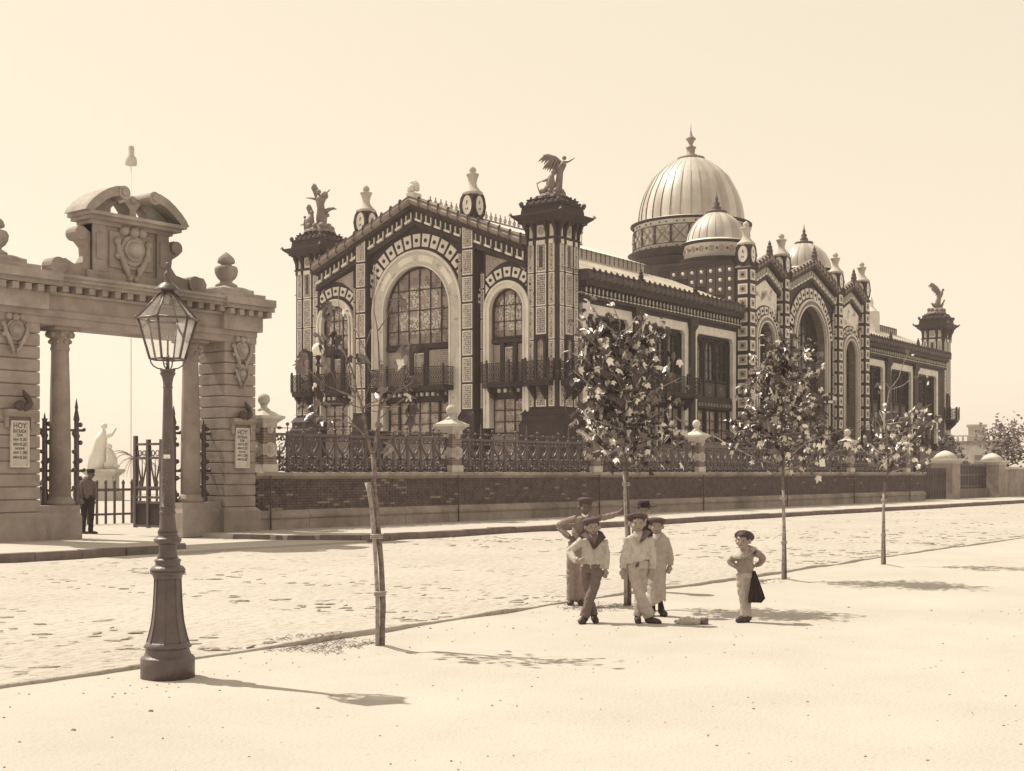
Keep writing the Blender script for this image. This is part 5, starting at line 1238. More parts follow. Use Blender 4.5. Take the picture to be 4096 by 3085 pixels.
BR = [([(715, 1480), (690, 1430), (650, 1250), (620, 1080), (600, 990), (565, 930)], .028, .016, .0), ([(600, 990), (560, 900), (545, 800), (480, 650), (430, 560), (360, 500)], .014, .006, .2),
 ([(565, 970), (430, 920), (340, 880), (270, 840), (200, 770), (100, 650)], .015, .005, -.15), ([(560, 940), (500, 860), (480, 700), (490, 600), (485, 330), (460, 210)], .012, .005, .3),
 ([(590, 1060), (500, 1030), (330, 1025), (200, 1010)], .009, .004, .1), ([(650, 1340), (600, 1260), (520, 1200), (440, 1180), (330, 1160), (200, 1120), (110, 1060)], .013, .004, -.3),
 ([(600, 1260), (545, 1210), (520, 1150), (470, 1100)], .009, .004, -.2), ([(545, 800), (520, 700), (410, 470), (400, 150), (390, 0)], .010, .004, .1), ([(620, 1060), (700, 1020), (770, 1000)], .010, .006, -.1),
 ([(715, 1480), (745, 1350), (768, 1150), (775, 1050), (797, 930), (775, 690), (768, 480), (758, 370)], .026, .009, -.05), ([(758, 370), (850, 250), (890, 150)], .009, .005, -.2),
 ([(758, 370), (720, 200), (715, 0), (700, -60)], .008, .004, .1), ([(797, 930), (720, 830), (700, 780), (650, 640), (630, 520), (680, 370), (690, 330), (680, 250)], .012, .004, .2),
 ([(630, 520), (560, 400), (460, 210)], .008, .005, .3), ([(775, 1040), (870, 960), (960, 880), (1010, 780), (1050, 600), (1045, 540)], .013, .005, -.2), ([(830, 1000), (960, 900), (1080, 840), (1110, 790)], .009, .004, -.35),
 ([(775, 1160), (880, 1060), (980, 980), (1050, 960)], .009, .004, .2), ([(745, 1310), (850, 1300), (990, 1270), (1060, 1220)], .009, .004, -.2), ([(770, 1060), (850, 1050), (930, 1060), (1060, 1030)], .008, .004, -.3),
 ([(630, 1060), (700, 1045), (770, 1040)], .01, .008, -.1), ([(630, 1070), (700, 1090), (760, 1100)], .007, .005, .0), ([(360, 1090), (480, 1100), (540, 1170)], .006, .004, -.25), ([(640, 1000), (680, 900), (700, 860), (770, 770)], .007, .004, -.25),
 ([(400, 880), (300, 640), (240, 450), (230, 300)], .006, .003, -.1), ([(620, 1000), (600, 700), (580, 300), (600, 0), (580, -80)], .008, .003, .1)]
for pts, r0, r1, dd in BR:
    n = len(pts); P = [P1(u, v, dd*i/(n-1)+(rt1.uniform(-.02, .02) if 0 < i < n-1 else 0)) for i, (u, v) in enumerate(pts)]
    MB().tube(P, [(r0+(r1-r0)*i/(n-1))*RS for i in range(n)], 6).build('branch', 'bark_mid', TR1)
CL = [(900, 90), (960, 90), (920, 60), (480, 170), (430, 160), (500, 150), (300, 120), (270, 110), (340, 130), (230, 240), (280, 210), (200, 390), (230, 400), (260, 420), (360, 440), (330, 430), (400, 420), (380, 370), (330, 510), (70, 550), (90, 560), (70, 640), (60, 670), (220, 680), (250, 660), (160, 770), (150, 830), (120, 850), (260, 880), (230, 990), (280, 940), (300, 1010), (120, 1060), (90, 1020), (150, 1040), (210, 1130), (230, 1170), (180, 1110), (380, 1170), (350, 1180), (530, 1020), (500, 1010), (440, 1050), (590, 580), (560, 610), (620, 570), (540, 590), (800, 670), (800, 640), (1020, 520), (1000, 510), (1090, 510), (1060, 480), (960, 630), (930, 640), (1000, 680), (1050, 1040), (1080, 1040), (1020, 930), (990, 940), (1010, 830), (1040, 820), (1060, 780), (760, 980), (790, 1010), (860, 900), (850, 880), (750, 1200), (850, 1390), (830, 1380), (860, 1430), (240, 490), (1090, 1130)]
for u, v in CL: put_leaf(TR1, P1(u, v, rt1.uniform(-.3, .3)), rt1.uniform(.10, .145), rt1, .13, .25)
def S1(x, y): return T1+CR*((x-1524)*k1)+CF*-.04+Vector((0, 0, 1.72-(y-1889)*k1))
st = [S1(*p) for p in ((1517, 2600), (1517, 2500), (1517, 2388), (1511, 2270), (1505, 2166), (1494, 2033), (1484, 1967), (1480, 1929))]
s_ = stake(tuple(T1), st, [.022, .021, .021, .02, .021, .021, .022, .036], 'wooden stake with a flared top tied to the bare tree')
def cz(pts):
    def f(z):
        for a, b in zip(pts, pts[1:]):
            if min(a.z, b.z) <= z <= max(a.z, b.z): return a+(b-a)*((z-a.z)/(b.z-a.z+1e-9))
        return pts[0]
    return f
ties(s_, (.52, 1.08), lambda z: cz(st)(z)+CR*.025, .052)
# leafy trees
def noise_(a, s): return .5+.5*math.sin(a*3+s)*math.cos(a*2-s*1.7)
def leafy(px, base, k, trunk, cc, rad, n, size, label, seed, tops=(), pale=.22, stakes=(), dense=1.0, prof=lambda u: 1.0):
    rnd = random.Random(seed); B = Vector(base); dep = k*5154
    def P(x, y, d=0): return B+CR*((x-px)*k)+CF*d+Vector((0, 0, 1.72-(y-1889)*k))
    T = thing('plane_tree', base, label, 'tree')
    tk = [P(*p) for p in trunk]; MB().tube(tk, [.030-.016*i/(len(tk)-1) for i in range(len(tk))], 9).build('trunk', 'bark', T)
    C = P(*cc); top = tk[-1]; tips = []
    z0 = C.z-rad[2]
    for i in range(26 if dense > .6 else 17):                        # limbs into the crown
        u = i/25; s0 = cz(tk)(max(tk[0].z, z0+.05+(top.z-z0)*u*.95)); a = i*2.4+rnd.uniform(-.4, .4)
        w0 = prof(u)*rnd.uniform(.62, 1.12); e = Vector((C.x, C.y, 0))+CR*(rad[0]*math.cos(a)*w0)+CF*(rad[1]*math.sin(a)*w0); e.z = s0.z+rnd.uniform(.15, .55)*rad[2]
        mid = (s0+e)/2+Vector((0, 0, -.05+rnd.uniform(-.03, .06)))
        MB().tube([s0, mid, e], [.013, .009, .004], 5).build('branch', 'bark_light', T); tips.append((s0, mid, e))
    for i in range(n):
        s0, mid, e = rnd.choice(tips); u = rnd.uniform(.25, 1.08)
        p = (s0*(1-u)**2+mid*2*u*(1-u)+e*u*u)+Vector((rnd.gauss(0, .13), rnd.gauss(0, .13), rnd.gauss(0, .12)))*rad[0]*1.1
        q = p-C; w_ = math.sqrt((q.dot(CR)/rad[0])**2+(q.dot(CF)/rad[1])**2+(q.z/rad[2])**2)
        lim = .78+.5*noise_(a=math.atan2(q.z, q.dot(CR)), s=seed)
        if w_ > lim: p = C+q*(rnd.uniform(.7, 1.0)*lim/w_)
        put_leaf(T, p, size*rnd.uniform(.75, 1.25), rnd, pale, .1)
    if dense > .6:                                        # the small inner leaves nobody could pick apart
        fm = MB(); src = [(v.co.copy()) for v in LEAF[0].vertices][:13]; 
        for i in range(720):
            s0, mid, e = rnd.choice(tips); u = rnd.uniform(.15, 1.0); p = (s0*(1-u)**2+mid*2*u*(1-u)+e*u*u)+Vector((rnd.gauss(0, .12), rnd.gauss(0, .12), rnd.gauss(0, .11)))*rad[0]
            M = Matrix.Translation(p)@Matrix.Rotation(rnd.uniform(0, 6.28), 4, 'Z')@Matrix.Rotation(rnd.gauss(-.4, .7), 4, 'X')@Matrix.Rotation(rnd.gauss(0, .6), 4, 'Y')@Matrix.Scale(size*rnd.uniform(.55, 1.0), 4)
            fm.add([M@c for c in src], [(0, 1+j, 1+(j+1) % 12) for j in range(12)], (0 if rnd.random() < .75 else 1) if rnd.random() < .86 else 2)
        tag(fm.build('inner_foliage', ['leaf_a', 'leaf_b', 'leaf_glint'], T), kind='stuff')
    for (x, y) in tops:
        e = P(x, y, rnd.uniform(-.1, .1)); MB().tube([top, top+(e-top)*.3+CR*.05, top+(e-top)*.65+CR*.02+Vector((0, 0, .05)), e], [.01, .008, .006, .003], 5).build('branch', 'bark_light', T)
        for j in range(3): put_leaf(T, e+Vector((rnd.uniform(-.07, .07), rnd.uniform(-.07, .07), rnd.uniform(-.2, .02))), size*.8, rnd, pale)
    for pts, rs, lab in stakes:
        q = [P(*p) for p in pts]; s_ = stake(base, q, rs, lab); zz = [q[0].z+(q[-1].z-q[0].z)*f for f in (.42, .9)]
        ties(s_, zz, lambda z: (cz(q)(z)+cz(tk)(z))/2, .045)
    return T
k2 = 16.4/5154
leafy(2505, (13.74, 9.17, 0), k2, [(2511, 2432), (2512, 2300), (2509, 2150), (2505, 2000), (2502, 1890), (2498, 1760), (2485, 1620), (2478, 1480), (2472, 1330)], (2478, 1605), (.78, .7, .9), 300, .125, 'densely leafed tree behind the group of boys', 21,
      [(2425, 1200), (2560, 1260)], .26, [([(2495, 2432, -.05), (2496, 2300, -.05), (2500, 2150, -.05), (2494, 2000, -.05), (2490, 1885, -.05)], [.024, .023, .022, .021, .02], 'stake tied to the tree behind the boys')], prof=lambda u: 1.12-.35*u)
k3 = 20.5/5154
leafy(3137, (18.66, 9.48, 0), k3, [(3142, 2326), (3140, 2200), (3136, 2060), (3132, 1950), (3135, 1850), (3128, 1720), (3135, 1560), (3140, 1420)], (3138, 1650), (1.0, .85, .98), 300, .13, 'leafy tree right of the small sailor boy', 33,
      [(3160, 1300), (3100, 1330), (2970, 1560)], .24, [([(3130, 2326, -.06), (3131, 2200, -.06), (3134, 2060, -.06), (3131, 1960, -.06)], [.025, .024, .023, .022], 'stake tied to the tree right of the sailor boy')], prof=lambda u: 1.22-.72*u)
k4 = 23.8/5154
leafy(3535, (22.87, 9.6, 0), k4, [(3539, 2264), (3537, 2150), (3536, 2050), (3540, 1950), (3555, 1880), (3552, 1760), (3545, 1650), (3560, 1560)], (3600, 1720), (.82, .7, .85), 260, .125, 'thinly leafed young tree at the right end of the row', 44,
      [(3640, 1400), (3700, 1500), (3520, 1530)], .3, [([(3528, 2264, -.06), (3529, 2150, -.06), (3532, 2050, -.06), (3533, 1975, -.06)], [.03, .028, .026, .024], 'stake tied to the thinly leafed tree')], .5)
# dry grass and twigs round the tree pits
def tuft(name, c, n, r):
    m = MB(); rnd = random.Random(n)
    for i in range(n):
        a, q = rnd.uniform(0, 6.28), r*rnd.random()**.7; x, y = c[0]+q*math.cos(a)*1.3, c[1]+q*math.sin(a); z = near_z(x, y) if y < edgeY(x) else .05; t = rnd.uniform(0, 6.28); l = rnd.uniform(.04, .13)
        m.tube([(x, y, z), (x+l*.5*math.cos(t), y+l*.5*math.sin(t), z+.02), (x+l*math.cos(t), y+l*math.sin(t), z+.004)], [.0025, .002, .001], 3)
    tag(m.build(name, 'bark', None), 'dry twigs and grass in the tree pit', 'twigs', kind='stuff')
tuft('dry_twigs', (8.8, 9.5), 260, .5); tuft('dry_twigs', (13.5, 9.5), 200, .45); tuft('dry_twigs', (18.5, 9.75), 120, .4)
# ---------------------------------------------------------------- people
from mathutils import noise
for n_, v_, r_ in (('skin', .26, .55), ('skin_dark', .12, .55), ('cloth_light', .43, .9), ('cloth_cream', .345, .9), ('cloth_mid', .22, .9), ('cloth_grey', .13, .9), ('cloth_dark', .075, .9), ('cloth_black', .028, .85), ('felt', .035, .9), ('hair', .04, .6), ('leather', .05, .45), ('cap_mid', .08, .9)):
    mat(n_, v_, r_, .16, 14, .35, 90, spec=.25)
BASIS = Matrix(((CR.x, CF.x, 0, 0), (CR.y, CF.y, 0, 0), (0, 0, 1, 0), (0, 0, 0, 1)))
def fuse(m, name, mt, parent, voxel=.011, it=3, wr=0, wf=14.0, B=None, keep=None):
    me = bpy.data.meshes.new('t'); me.from_pydata(m.v, [], m.f); bm = bmesh.new(); bm.from_mesh(me); bmesh.ops.recalc_face_normals(bm, faces=bm.faces); bm.to_mesh(me); bm.free()
    o = bpy.data.objects.new('t', me); COL.objects.link(o)
    a = o.modifiers.new('r', 'REMESH'); a.mode = 'VOXEL'; a.voxel_size = voxel
    b = o.modifiers.new('s', 'SMOOTH'); b.iterations = it; b.factor = .5
    bpy.context.view_layer.update(); dg = bpy.context.evaluated_depsgraph_get(); out_ = bpy.data.meshes.new_from_object(o.evaluated_get(dg)); bpy.data.objects.remove(o)
    if wr:
        nv = [(v.co.copy(), v.normal.copy()) for v in out_.vertices]
        for v, (c, n) in zip(out_.vertices, nv):
            q = noise.noise(Vector((c.x*wf, c.y*wf, c.z*wf*1.7+3*c.x*wf*.3)))*.6+noise.noise(Vector((c.x*wf*.5+9, c.y*wf*.5, c.z*wf*.35)))*.9
            cr = 1-abs(noise.noise(Vector((c.x*wf*.8+c.z*5, c.y*wf*.6, c.z*wf*.55-c.x*6))))
            v.co = c+n*(q*wr-wr*1.3*max(0, cr-.82)/.18)
    if keep:
        bm = bmesh.new(); bm.from_mesh(out_); bmesh.ops.delete(bm, geom=[f for f in bm.faces if not keep(f.calc_center_median())], context='FACES'); bm.to_mesh(out_); bm.free()
    if B is not None: out_.transform(B)
    out_.materials.clear(); out_.materials.append(MT[mt]); out_.polygons.foreach_set('use_smooth', [True]*len(out_.polygons)); out_.name = name
    return link(name, out_, parent)
def lerp(a, b, t): return tuple(x+(y-x)*t for x, y in zip(a, b))
def hand(m, w, d, sz, side, curl=.25, fwd=(0, -1, 0)):
    """palm, four bent fingers of different lengths and a thumb from the side of the palm; w wrist, d pointing direction"""
    w = Vector(w); d = Vector(d).normalized(); f = Vector(fwd); f = (f-d*f.dot(d)).normalized(); s = d.cross(f)*side
    m.tube([w-d*sz*.15, w+d*sz*.1, w+d*sz*.3, w+d*sz*.52], [sz*.17, sz*.19, sz*.24, sz*.22], 8)
    for k, (off, L) in enumerate(((.17, .44), (.06, .5), (-.06, .47), (-.16, .37))):
        b = w+d*sz*.46+s*off*sz; p1 = b+d*sz*L*.45+s*off*sz*.25+f*sz*curl*.12; p2 = p1+d*sz*L*.32*(1-curl*.6)+f*sz*L*curl*.6; p3 = p2+d*sz*L*.25*(1-curl)+f*sz*L*curl*.5
        m.tube([b, p1, p2, p3], [sz*.085, sz*.08, sz*.072, sz*.05], 6)
    b = w+d*sz*.16+s*sz*.17; m.tube([b, b+d*sz*.14+s*sz*.14+f*sz*.05, b+d*sz*.32+s*sz*.17+f*sz*.1], [sz*.1, sz*.085, sz*.06], 6)
def person(label, base, s, u0, v0, D, group='people at the roadside'):
    """D holds traced joints (u,v,depth) and clothing; s = metres per traced unit"""
    B = Matrix.Translation(base)@BASIS
    T = thing('person', base, label, 'person', group)
    P = lambda p: Vector(((p[0]-u0)*s, p[2] if len(p) > 2 else 0, (v0-p[1])*s))
    def path(pts, n=3):
        q = [P(p) for p in pts]
        if len(q) < 3: return q
        o = []
        for i in range(len(q)-1):
            a, b, c, e = q[max(i-1, 0)], q[i], q[i+1], q[min(i+2, len(q)-1)]
            for k in range(n):
                t = k/n; o.append(.5*((2*b)+(c-a)*t+(2*a-5*b+4*c-e)*t*t+(3*b-a-3*c+e)*t**3))
        return o+[q[-1]]
    def rads(r, m): return [r[min(len(r)-1, int(i/(m-1)*(len(r)-1)))]+(r[min(len(r)-1, int(i/(m-1)*(len(r)-1))+1)]-r[min(len(r)-1, int(i/(m-1)*(len(r)-1)))])*((i/(m-1)*(len(r)-1)) % 1) for i in range(m)]
    H = P(D['head']); hs = D['hs']; yaw = D.get('yaw', 0); tilt = D.get('tilt', 0)
    HM = Matrix.Translation(H)@Matrix.Rotation(yaw, 4, 'Z')@Matrix.Rotation(tilt, 4, 'Y')@Matrix.Scale(hs, 4)   # unit head: 1 = chin to crown, face along -y
    # --- body (skin), one continuous surface
    m = MB(); hm = MB(HM)
    hm.ball((0, .04, .12), .385, 14, rz=.40); hm.ball((0, -.02, -.10), .34, 12, rz=.36); hm.ball((0, -.12, -.28), .22, 10, rz=.22); hm.ball((0, -.19, -.40), .11, 8, rz=.1)
    hm.tube([(0, -.33, .10), (0, -.42, -.05), (0, -.44, -.12), (0, -.34, -.17)], [.045, .06, .075, .05], 8)
    hm.tube([(-.22, -.30, .12), (0, -.36, .12), (.22, -.30, .12)], .06, 8)
    for q in (-1, 1):
        hm.ball((q*.40, .06, -.03), .10, 8, rz=.15); hm.ball((q*.2, -.25, -.14), .13, 8)
    hm.tube([(-.12, -.31, -.24), (0, -.36, -.235), (.12, -.31, -.24)], .05, 6)
    m.v += hm.v; m.f += [[i for i in f] for f in hm.f]
    sh0, sh1 = P(D['sh'][0]), P(D['sh'][1]); nk = (sh0+sh1)/2+Vector((0, 0, .02))
    m.tube([H+Vector((0, .01, -hs*.30)), (H+nk)/2+Vector((0, .012, -.01)), nk+Vector((0, 0, -.05))], [hs*.26, hs*.25, hs*.34], 10)
    hip = P(D['hip']); tw = (sh1-sh0).length/2
    m.tube([nk, nk+(hip-nk)*.25, nk+(hip-nk)*.6, hip], [tw*.45, tw*.62, tw*.5, tw*.5], 12, ell=.55)
    for k, a in enumerate(D['arms']):
        q = path(a['p']); m.tube(q, rads([.034, .03, .026, .021], len(q)), 8)
        if a.get('hand', True):
            w_, e_ = q[-1], q[-2]; dv = Vector(a['hd']) if 'hd' in a else (w_-e_); hand(m, w_, dv, a.get('hz', .105)*1.12, a.get('side', 1), a.get('curl', .3), a.get('fwd', (0, -1, 0)))
    for l in D['legs']:
        q = path(l['p']); m.tube(q, rads([.036, .03, .026, .02], len(q)), 8)
    fuse(m, 'body', D.get('skin', 'skin'), T, D.get('vox', .0085), 2, 0, B=B)
    # --- face details
    e = MB(B@HM)
    for q in (-1, 1):
        e.lathe([(.001, 0), (.06, .018), (.001, .04)], (q*.15, -.335, .02), 8, 0, True, 1, .35); e.tube([(q*.25, -.31, .115), (q*.16, -.36, .125), (q*.08, -.365, .12)], [.006, .01, .006], 5)
    e.build('eyes_and_brows', 'hair', T)
    MB(B@HM).tube([(-.11, -.345, -.235), (0, -.395, -.25), (.11, -.345, -.235)], [.008, .018, .008], 5).build('mouth', 'leather', T)
    hr = MB(B@HM); vs = []
    hr.lathe([(.30, -.12), (.37, -.02), (.405, .1), (.40, .26), (.33, .42), (.18, .52), (.01, .55)], (0, .075, 0), 16, sx=1.0, sy=.98); hr.build('hair', 'hair', T)
    # --- clothes
    c = D['top']; m = MB()
    if c.get('robe'):
        q = path([p[:3] for p in c['robe']], 3); m.tube(q, rads([p[3]*.92 for p in c['robe']], len(q)), 18, ell=c.get('ell', .62))
    for k, a in enumerate(D['arms']):
        r_ = a.get('sl', [.052, .05, .046, .042]); pts = a['p']; q = path(pts); r_ = [x_*.84 for x_ in r_]
        cut = a.get('cut', 1.0); n = max(3, int(len(q)*cut)); q = q[:n]
        m.tube(q, rads(r_, len(q)), 12)
    fuse(m, c['name'], c['m'], T, .010, 2, c.get('wr', .006)*1.0, 13, B=B)
    if D.get('trousers'):
        m = MB(); tr = D['trousers']
        q = [P(tr['waist'])+Vector((0, 0, .03)), P(tr['waist']), hip+Vector((0, 0, -.05))]; m.tube(q, [tr['w'], tr['w'], tr['w']*1.02], 16, ell=.66)
        for l in D['legs']:
            q = path(l['p']); n = max(3, int(round(len(q)*l.get('cut', 1)))); q = q[:n]; m.tube(q, rads([x_*.84 for x_ in l.get('r', [.085, .075, .068, .07])], len(q)), 14)
        fuse(m, 'trousers', tr['m'], T, .010, 2, tr.get('wr', .006)*1.0, 11, B=B)
    for l in D['legs']:
        f = l['foot']; a = P(l['p'][-1]); t = Vector((f[0], f[1], 0)); L = l.get('fl', .17)
        m = MB(); a = Vector((a.x, a.y, 0)); t.normalize()
        m.tube([a-t*L*.28+Vector((0, 0, .045)), a+Vector((0, 0, .05)), a+t*L*.35+Vector((0, 0, .036)), a+t*L*.6+Vector((0, 0, .028)), a+t*L*.78+Vector((0, 0, .022))], [.03, .042, .04, .038, .018], 10)
        m.tube([a+Vector((0, 0, .03)), a+Vector((0, 0, .1))], [.04, .036], 8)
        m.box(a.x-.02, a.x+.02, a.y-.02, a.y+.02, 0, .03)
        fuse(m, 'shoe', D.get('shoe', 'leather'), T, .008, 2, B=B)
    hat = D['hat']; m = MB(B@HM@Matrix.Translation(hat.get('o', (0, 0, 0)))@Matrix.Rotation(hat.get('rx', 0), 4, 'X')@Matrix.Rotation(hat.get('ry', 0), 4, 'Y'))
    if hat['k'] == 'beret': m.lathe([(.37, .20), (.41, .24), (.50, .32), (.54, .38), (.48, .48), (.3, .55), (.01, .57)], (0, .04, 0), 22, sx=1.06)
    elif hat['k'] == 'cap': m.lathe([(.38, .14), (.41, .2), (.42, .3), (.50, .36), (.52, .44), (.44, .55), (.25, .62), (.01, .63)], (0, .04, 0), 20); m.prism([(.36*math.cos(R(t)), -.26+.40*math.sin(R(t))) for t in range(180, 361, 20)], .19, .225, 'z') if hat.get('peak') else None
    elif hat['k'] == 'sailor': m.lathe([(.38, .16), (.41, .19), (.41, .28), (.54, .35), (.58, .42), (.53, .51), (.34, .58), (.01, .60)], (0, .06, 0), 24)
    elif hat['k'] == 'hat': m.lathe([(.78, .24), (.84, .27), (.80, .29), (.43, .25), (.41, .30), (.40, .50), (.36, .62), (.22, .66), (.05, .60), (.01, .60)], (0, .03, 0), 24, sx=1.04, lobes=lambda k, z: 1+(.03*math.cos(4*math.pi*k/24) if z < .29 else 0))
    hob = m.build(hat.get('name', 'cap'), hat['m'], T)
    if hat.get('band'):
        q = MB(B@HM@Matrix.Translation(hat.get('o', (0, 0, 0)))@Matrix.Rotation(hat.get('rx', 0), 4, 'X')@Matrix.Rotation(hat.get('ry', 0), 4, 'Y')); q.lathe([(.405, .18), (.43, .19), (.43, .30), (.41, .31)], (0, .05, 0), 22); q.build('hat_band', hat['band'], hob)
    for ex in D.get('extra', []):
        name, mt, f = ex; mm = MB(); f(mm, P); mm.v = [tuple(B@Vector(p)) for p in mm.v]; mm.build(name, mt, T, True)
    return T
def world(px, py, z=0.0):
    dd = 5154*(1.72-z)/(py-1889); return tuple(CF*dd+CR*((px-2048)/5154*dd)+Vector((0, 0, z)))
def sheet(mm, pts, th=.008):
    """thin cloth flap from a ring of points"""
    n = len(pts); c = sum((Vector(p) for p in pts), Vector())/n; vs = [tuple(p) for p in pts]+[tuple(c+Vector((0, -.01, 0)))]+[tuple(Vector(p)+Vector((0, th, 0))) for p in pts]+[tuple(c+Vector((0, th, 0)))]
    mm.add(vs, [(i, (i+1) % n, n) for i in range(n)]+[(n+1+(i+1) % n, n+1+i, 2*n+1) for i in range(n)]+[(i, n+1+i, n+1+(i+1) % n, (i+1) % n) for i in range(n)], 0, True)
Z = .348
def zpx(u, v): return (2200+u*Z, 1960+v*Z)
# tall boy leaning a hand on the stake
b = world(*zpx(300, 1325)); sc = Z*5154*1.72/(zpx(0, 1325)[1]-1889)/5154
person('tall boy in a grey jacket leaning one hand against the tree stake', b, sc, 300, 1325, dict(head=(405, 200, .0), hs=.205, sh=((305, 318), (510, 318)), hip=(320, 640), skin='skin_dark', yaw=.2,
    arms=[dict(p=[(310, 330, 0), (200, 360, .02), (110, 410, .04), (150, 480, 0), (225, 545, -.05)], hd=(.9, -.3, -.45), hz=.11, sl=[.06, .058, .055, .048, .044]), dict(p=[(510, 325, 0), (600, 318, 0), (690, 300, .0), (790, 275, .0)], hd=(.75, 0, .6), hz=.125, side=-1, sl=[.062, .056, .05, .045], fwd=(0, 1, 0), curl=.5)],
    legs=[dict(p=[(262, 660, 0), (250, 850, 0), (245, 1040, 0), (245, 1270, 0)], foot=(-.25, -1), r=[.088, .08, .074, .078]), dict(p=[(350, 660, .02), (345, 850, .02), (342, 1040, .02), (345, 1290, .02)], foot=(.2, -1), r=[.088, .08, .074, .076])],
    top=dict(name='jacket', m='cloth_mid', robe=[(405, 295, 0, .07), (405, 330, 0, .135), (390, 430, 0, .138), (360, 540, 0, .13), (330, 640, 0, .14), (315, 700, 0, .145)], wr=.008), trousers=dict(waist=(320, 620), w=.125, m='cloth_mid'),
    hat=dict(k='cap', m='cap_mid', rx=-.1, ry=.1, peak=False), extra=[('shirt_collar', 'cloth_light', lambda m, P: sheet(m, [P((360, 265, -.11)), P((400, 300, -.135)), P((445, 268, -.11)), P((430, 305, -.13)), P((400, 320, -.14)), P((370, 300, -.13))])),
        ('waistcoat', 'cloth_dark', lambda m, P: sheet(m, [P((385, 320, -.118)), P((425, 320, -.115)), P((415, 470, -.112)), P((370, 600, -.112)), P((310, 560, -.115)), P((360, 450, -.116))], .004)),
        ('jacket_flap', 'cloth_mid', lambda m, P: sheet(m, [P((255, 420, -.10)), P((300, 470, -.118)), P((340, 540, -.12)), P((290, 560, -.115)), P((245, 500, -.09))]))]))
# boy in front, beret, light jacket with dark lapels
b = world(*zpx(435, 1525)); sc2 = Z*1.72/(zpx(0, 1525)[1]-1889)
person('boy in a beret and pale jacket with dark sailor collar, hand on his belly', b, sc2, 435, 1525, dict(head=(490, 425, -.02), hs=.20, sh=((365, 560), (625, 560)), hip=(475, 900), yaw=.08,
    arms=[dict(p=[(375, 575, 0), (300, 640, .0), (230, 700, -.0), (265, 775, -.07), (310, 810, -.12)], hd=(.9, -.3, .25), hz=.10, sl=[.058, .056, .054, .05, .048], side=1, curl=.6), dict(p=[(620, 580, 0), (648, 700, .01), (650, 800, 0), (638, 910, -.01)], hd=(-.1, -.05, -1), hz=.105, side=-1, sl=[.056, .052, .05, .046])],
    legs=[dict(p=[(545, 910, -.02), (505, 1100, -.06), (440, 1290, -.07), (395, 1450, -.06)], foot=(-.55, -1), r=[.088, .074, .066, .07], cut=.95), dict(p=[(410, 910, .02), (425, 1100, .03), (470, 1290, .04), (510, 1450, .03)], foot=(.15, -1), r=[.085, .072, .062, .06], cut=.95)],
    top=dict(name='jacket', m='cloth_light', robe=[(495, 545, 0, .075), (495, 575, 0, .13), (490, 680, 0, .135), (485, 790, 0, .132), (478, 895, 0, .138)], wr=.007), trousers=dict(waist=(478, 880), w=.122, m='cloth_grey'),
    hat=dict(k='beret', m='cap_mid', ry=-.16, rx=-.05), extra=[('dark_collar', 'cloth_dark', lambda m, P: (sheet(m, [P((440, 470, -.02)), P((345, 520, -.03)), P((375, 535, -.11)), P((440, 560, -.125)), P((490, 685, -.14)), P((500, 640, -.14)), P((455, 540, -.12))]), sheet(m, [P((545, 455, .0)), P((600, 480, -.02)), P((640, 545, -.07)), P((590, 590, -.12)), P((500, 685, -.14)), P((505, 640, -.14)), P((545, 545, -.12))]))),
        ('shirt_front', 'cloth_grey', lambda m, P: sheet(m, [P((450, 505, -.10)), P((545, 505, -.10)), P((550, 560, -.115)), P((498, 670, -.134)), P((455, 560, -.115))], .004)),
        ('jacket_edge', 'cloth_cream', lambda m, P: m.tube([P((497, 680, -.137)), P((485, 760, -.137)), P((465, 850, -.135)), P((460, 893, -.134))], .006, 5))]))
# smiling boy in the middle
b = world(*zpx(1050, 1535)); sc3 = Z*1.72/(zpx(0, 1535)[1]-1889)
person('smiling boy in a broad cap and pale sailor suit, legs crossed', b, sc3, 1050, 1535, dict(head=(1003, 385, -.02), hs=.215, sh=((885, 530), (1140, 525)), hip=(1020, 850), yaw=.05,
    arms=[dict(p=[(890, 550, 0), (862, 680, .0), (845, 790, -.01), (838, 905, -.03)], hd=(.12, -.1, -1), hz=.12, sl=[.06, .056, .054, .05], side=1), dict(p=[(1138, 550, 0), (1168, 680, 0), (1180, 790, -.01), (1172, 905, -.03)], hd=(-.25, -.1, -1), hz=.12, side=-1, sl=[.06, .056, .054, .05])],
    legs=[dict(p=[(955, 860, -.02), (985, 1060, -.06), (1055, 1260, -.08), (1140, 1445, -.06)], foot=(.9, -.6), fl=.19, r=[.09, .08, .076, .082], cut=.97), dict(p=[(1080, 860, .02), (1070, 1060, .02), (1035, 1260, .03), (1012, 1455, .03)], foot=(-.05, -1), fl=.19, r=[.088, .078, .07, .07], cut=.95)],
    top=dict(name='blouse', m='cloth_light', robe=[(1005, 490, 0, .07), (1008, 535, 0, .128), (1005, 640, 0, .142), (1003, 750, 0, .15), (1005, 810, 0, .15), (1010, 835, 0, .125)], wr=.009, ell=.68), trousers=dict(waist=(1020, 840), w=.128, m='cloth_cream', wr=.008),
    hat=dict(k='sailor', m='cap_mid', rx=-.32, o=(0, .03, -.06), band='cloth_dark'), extra=[('sailor_collar', 'cloth_grey', lambda m, P: sheet(m, [P((1075, 450, .02)), P((1165, 478, .0)), P((1090, 560, -.125)), P((1030, 600, -.14)), P((1005, 560, -.135)), P((1060, 490, -.09))])),
        ('neckerchief', 'cloth_cream', lambda m, P: sheet(m, [P((950, 475, -.09)), P((1060, 470, -.09)), P((1040, 540, -.13)), P((1000, 600, -.145)), P((965, 540, -.13))], .005)),
        ('waist_knot', 'cloth_dark', lambda m, P: (m.tube([P((1000, 820, -.12)), P((985, 850, -.125)), P((980, 880, -.12))], .011, 6), m.tube([P((1005, 820, -.12)), P((1000, 870, -.12))], .009, 6)))]))
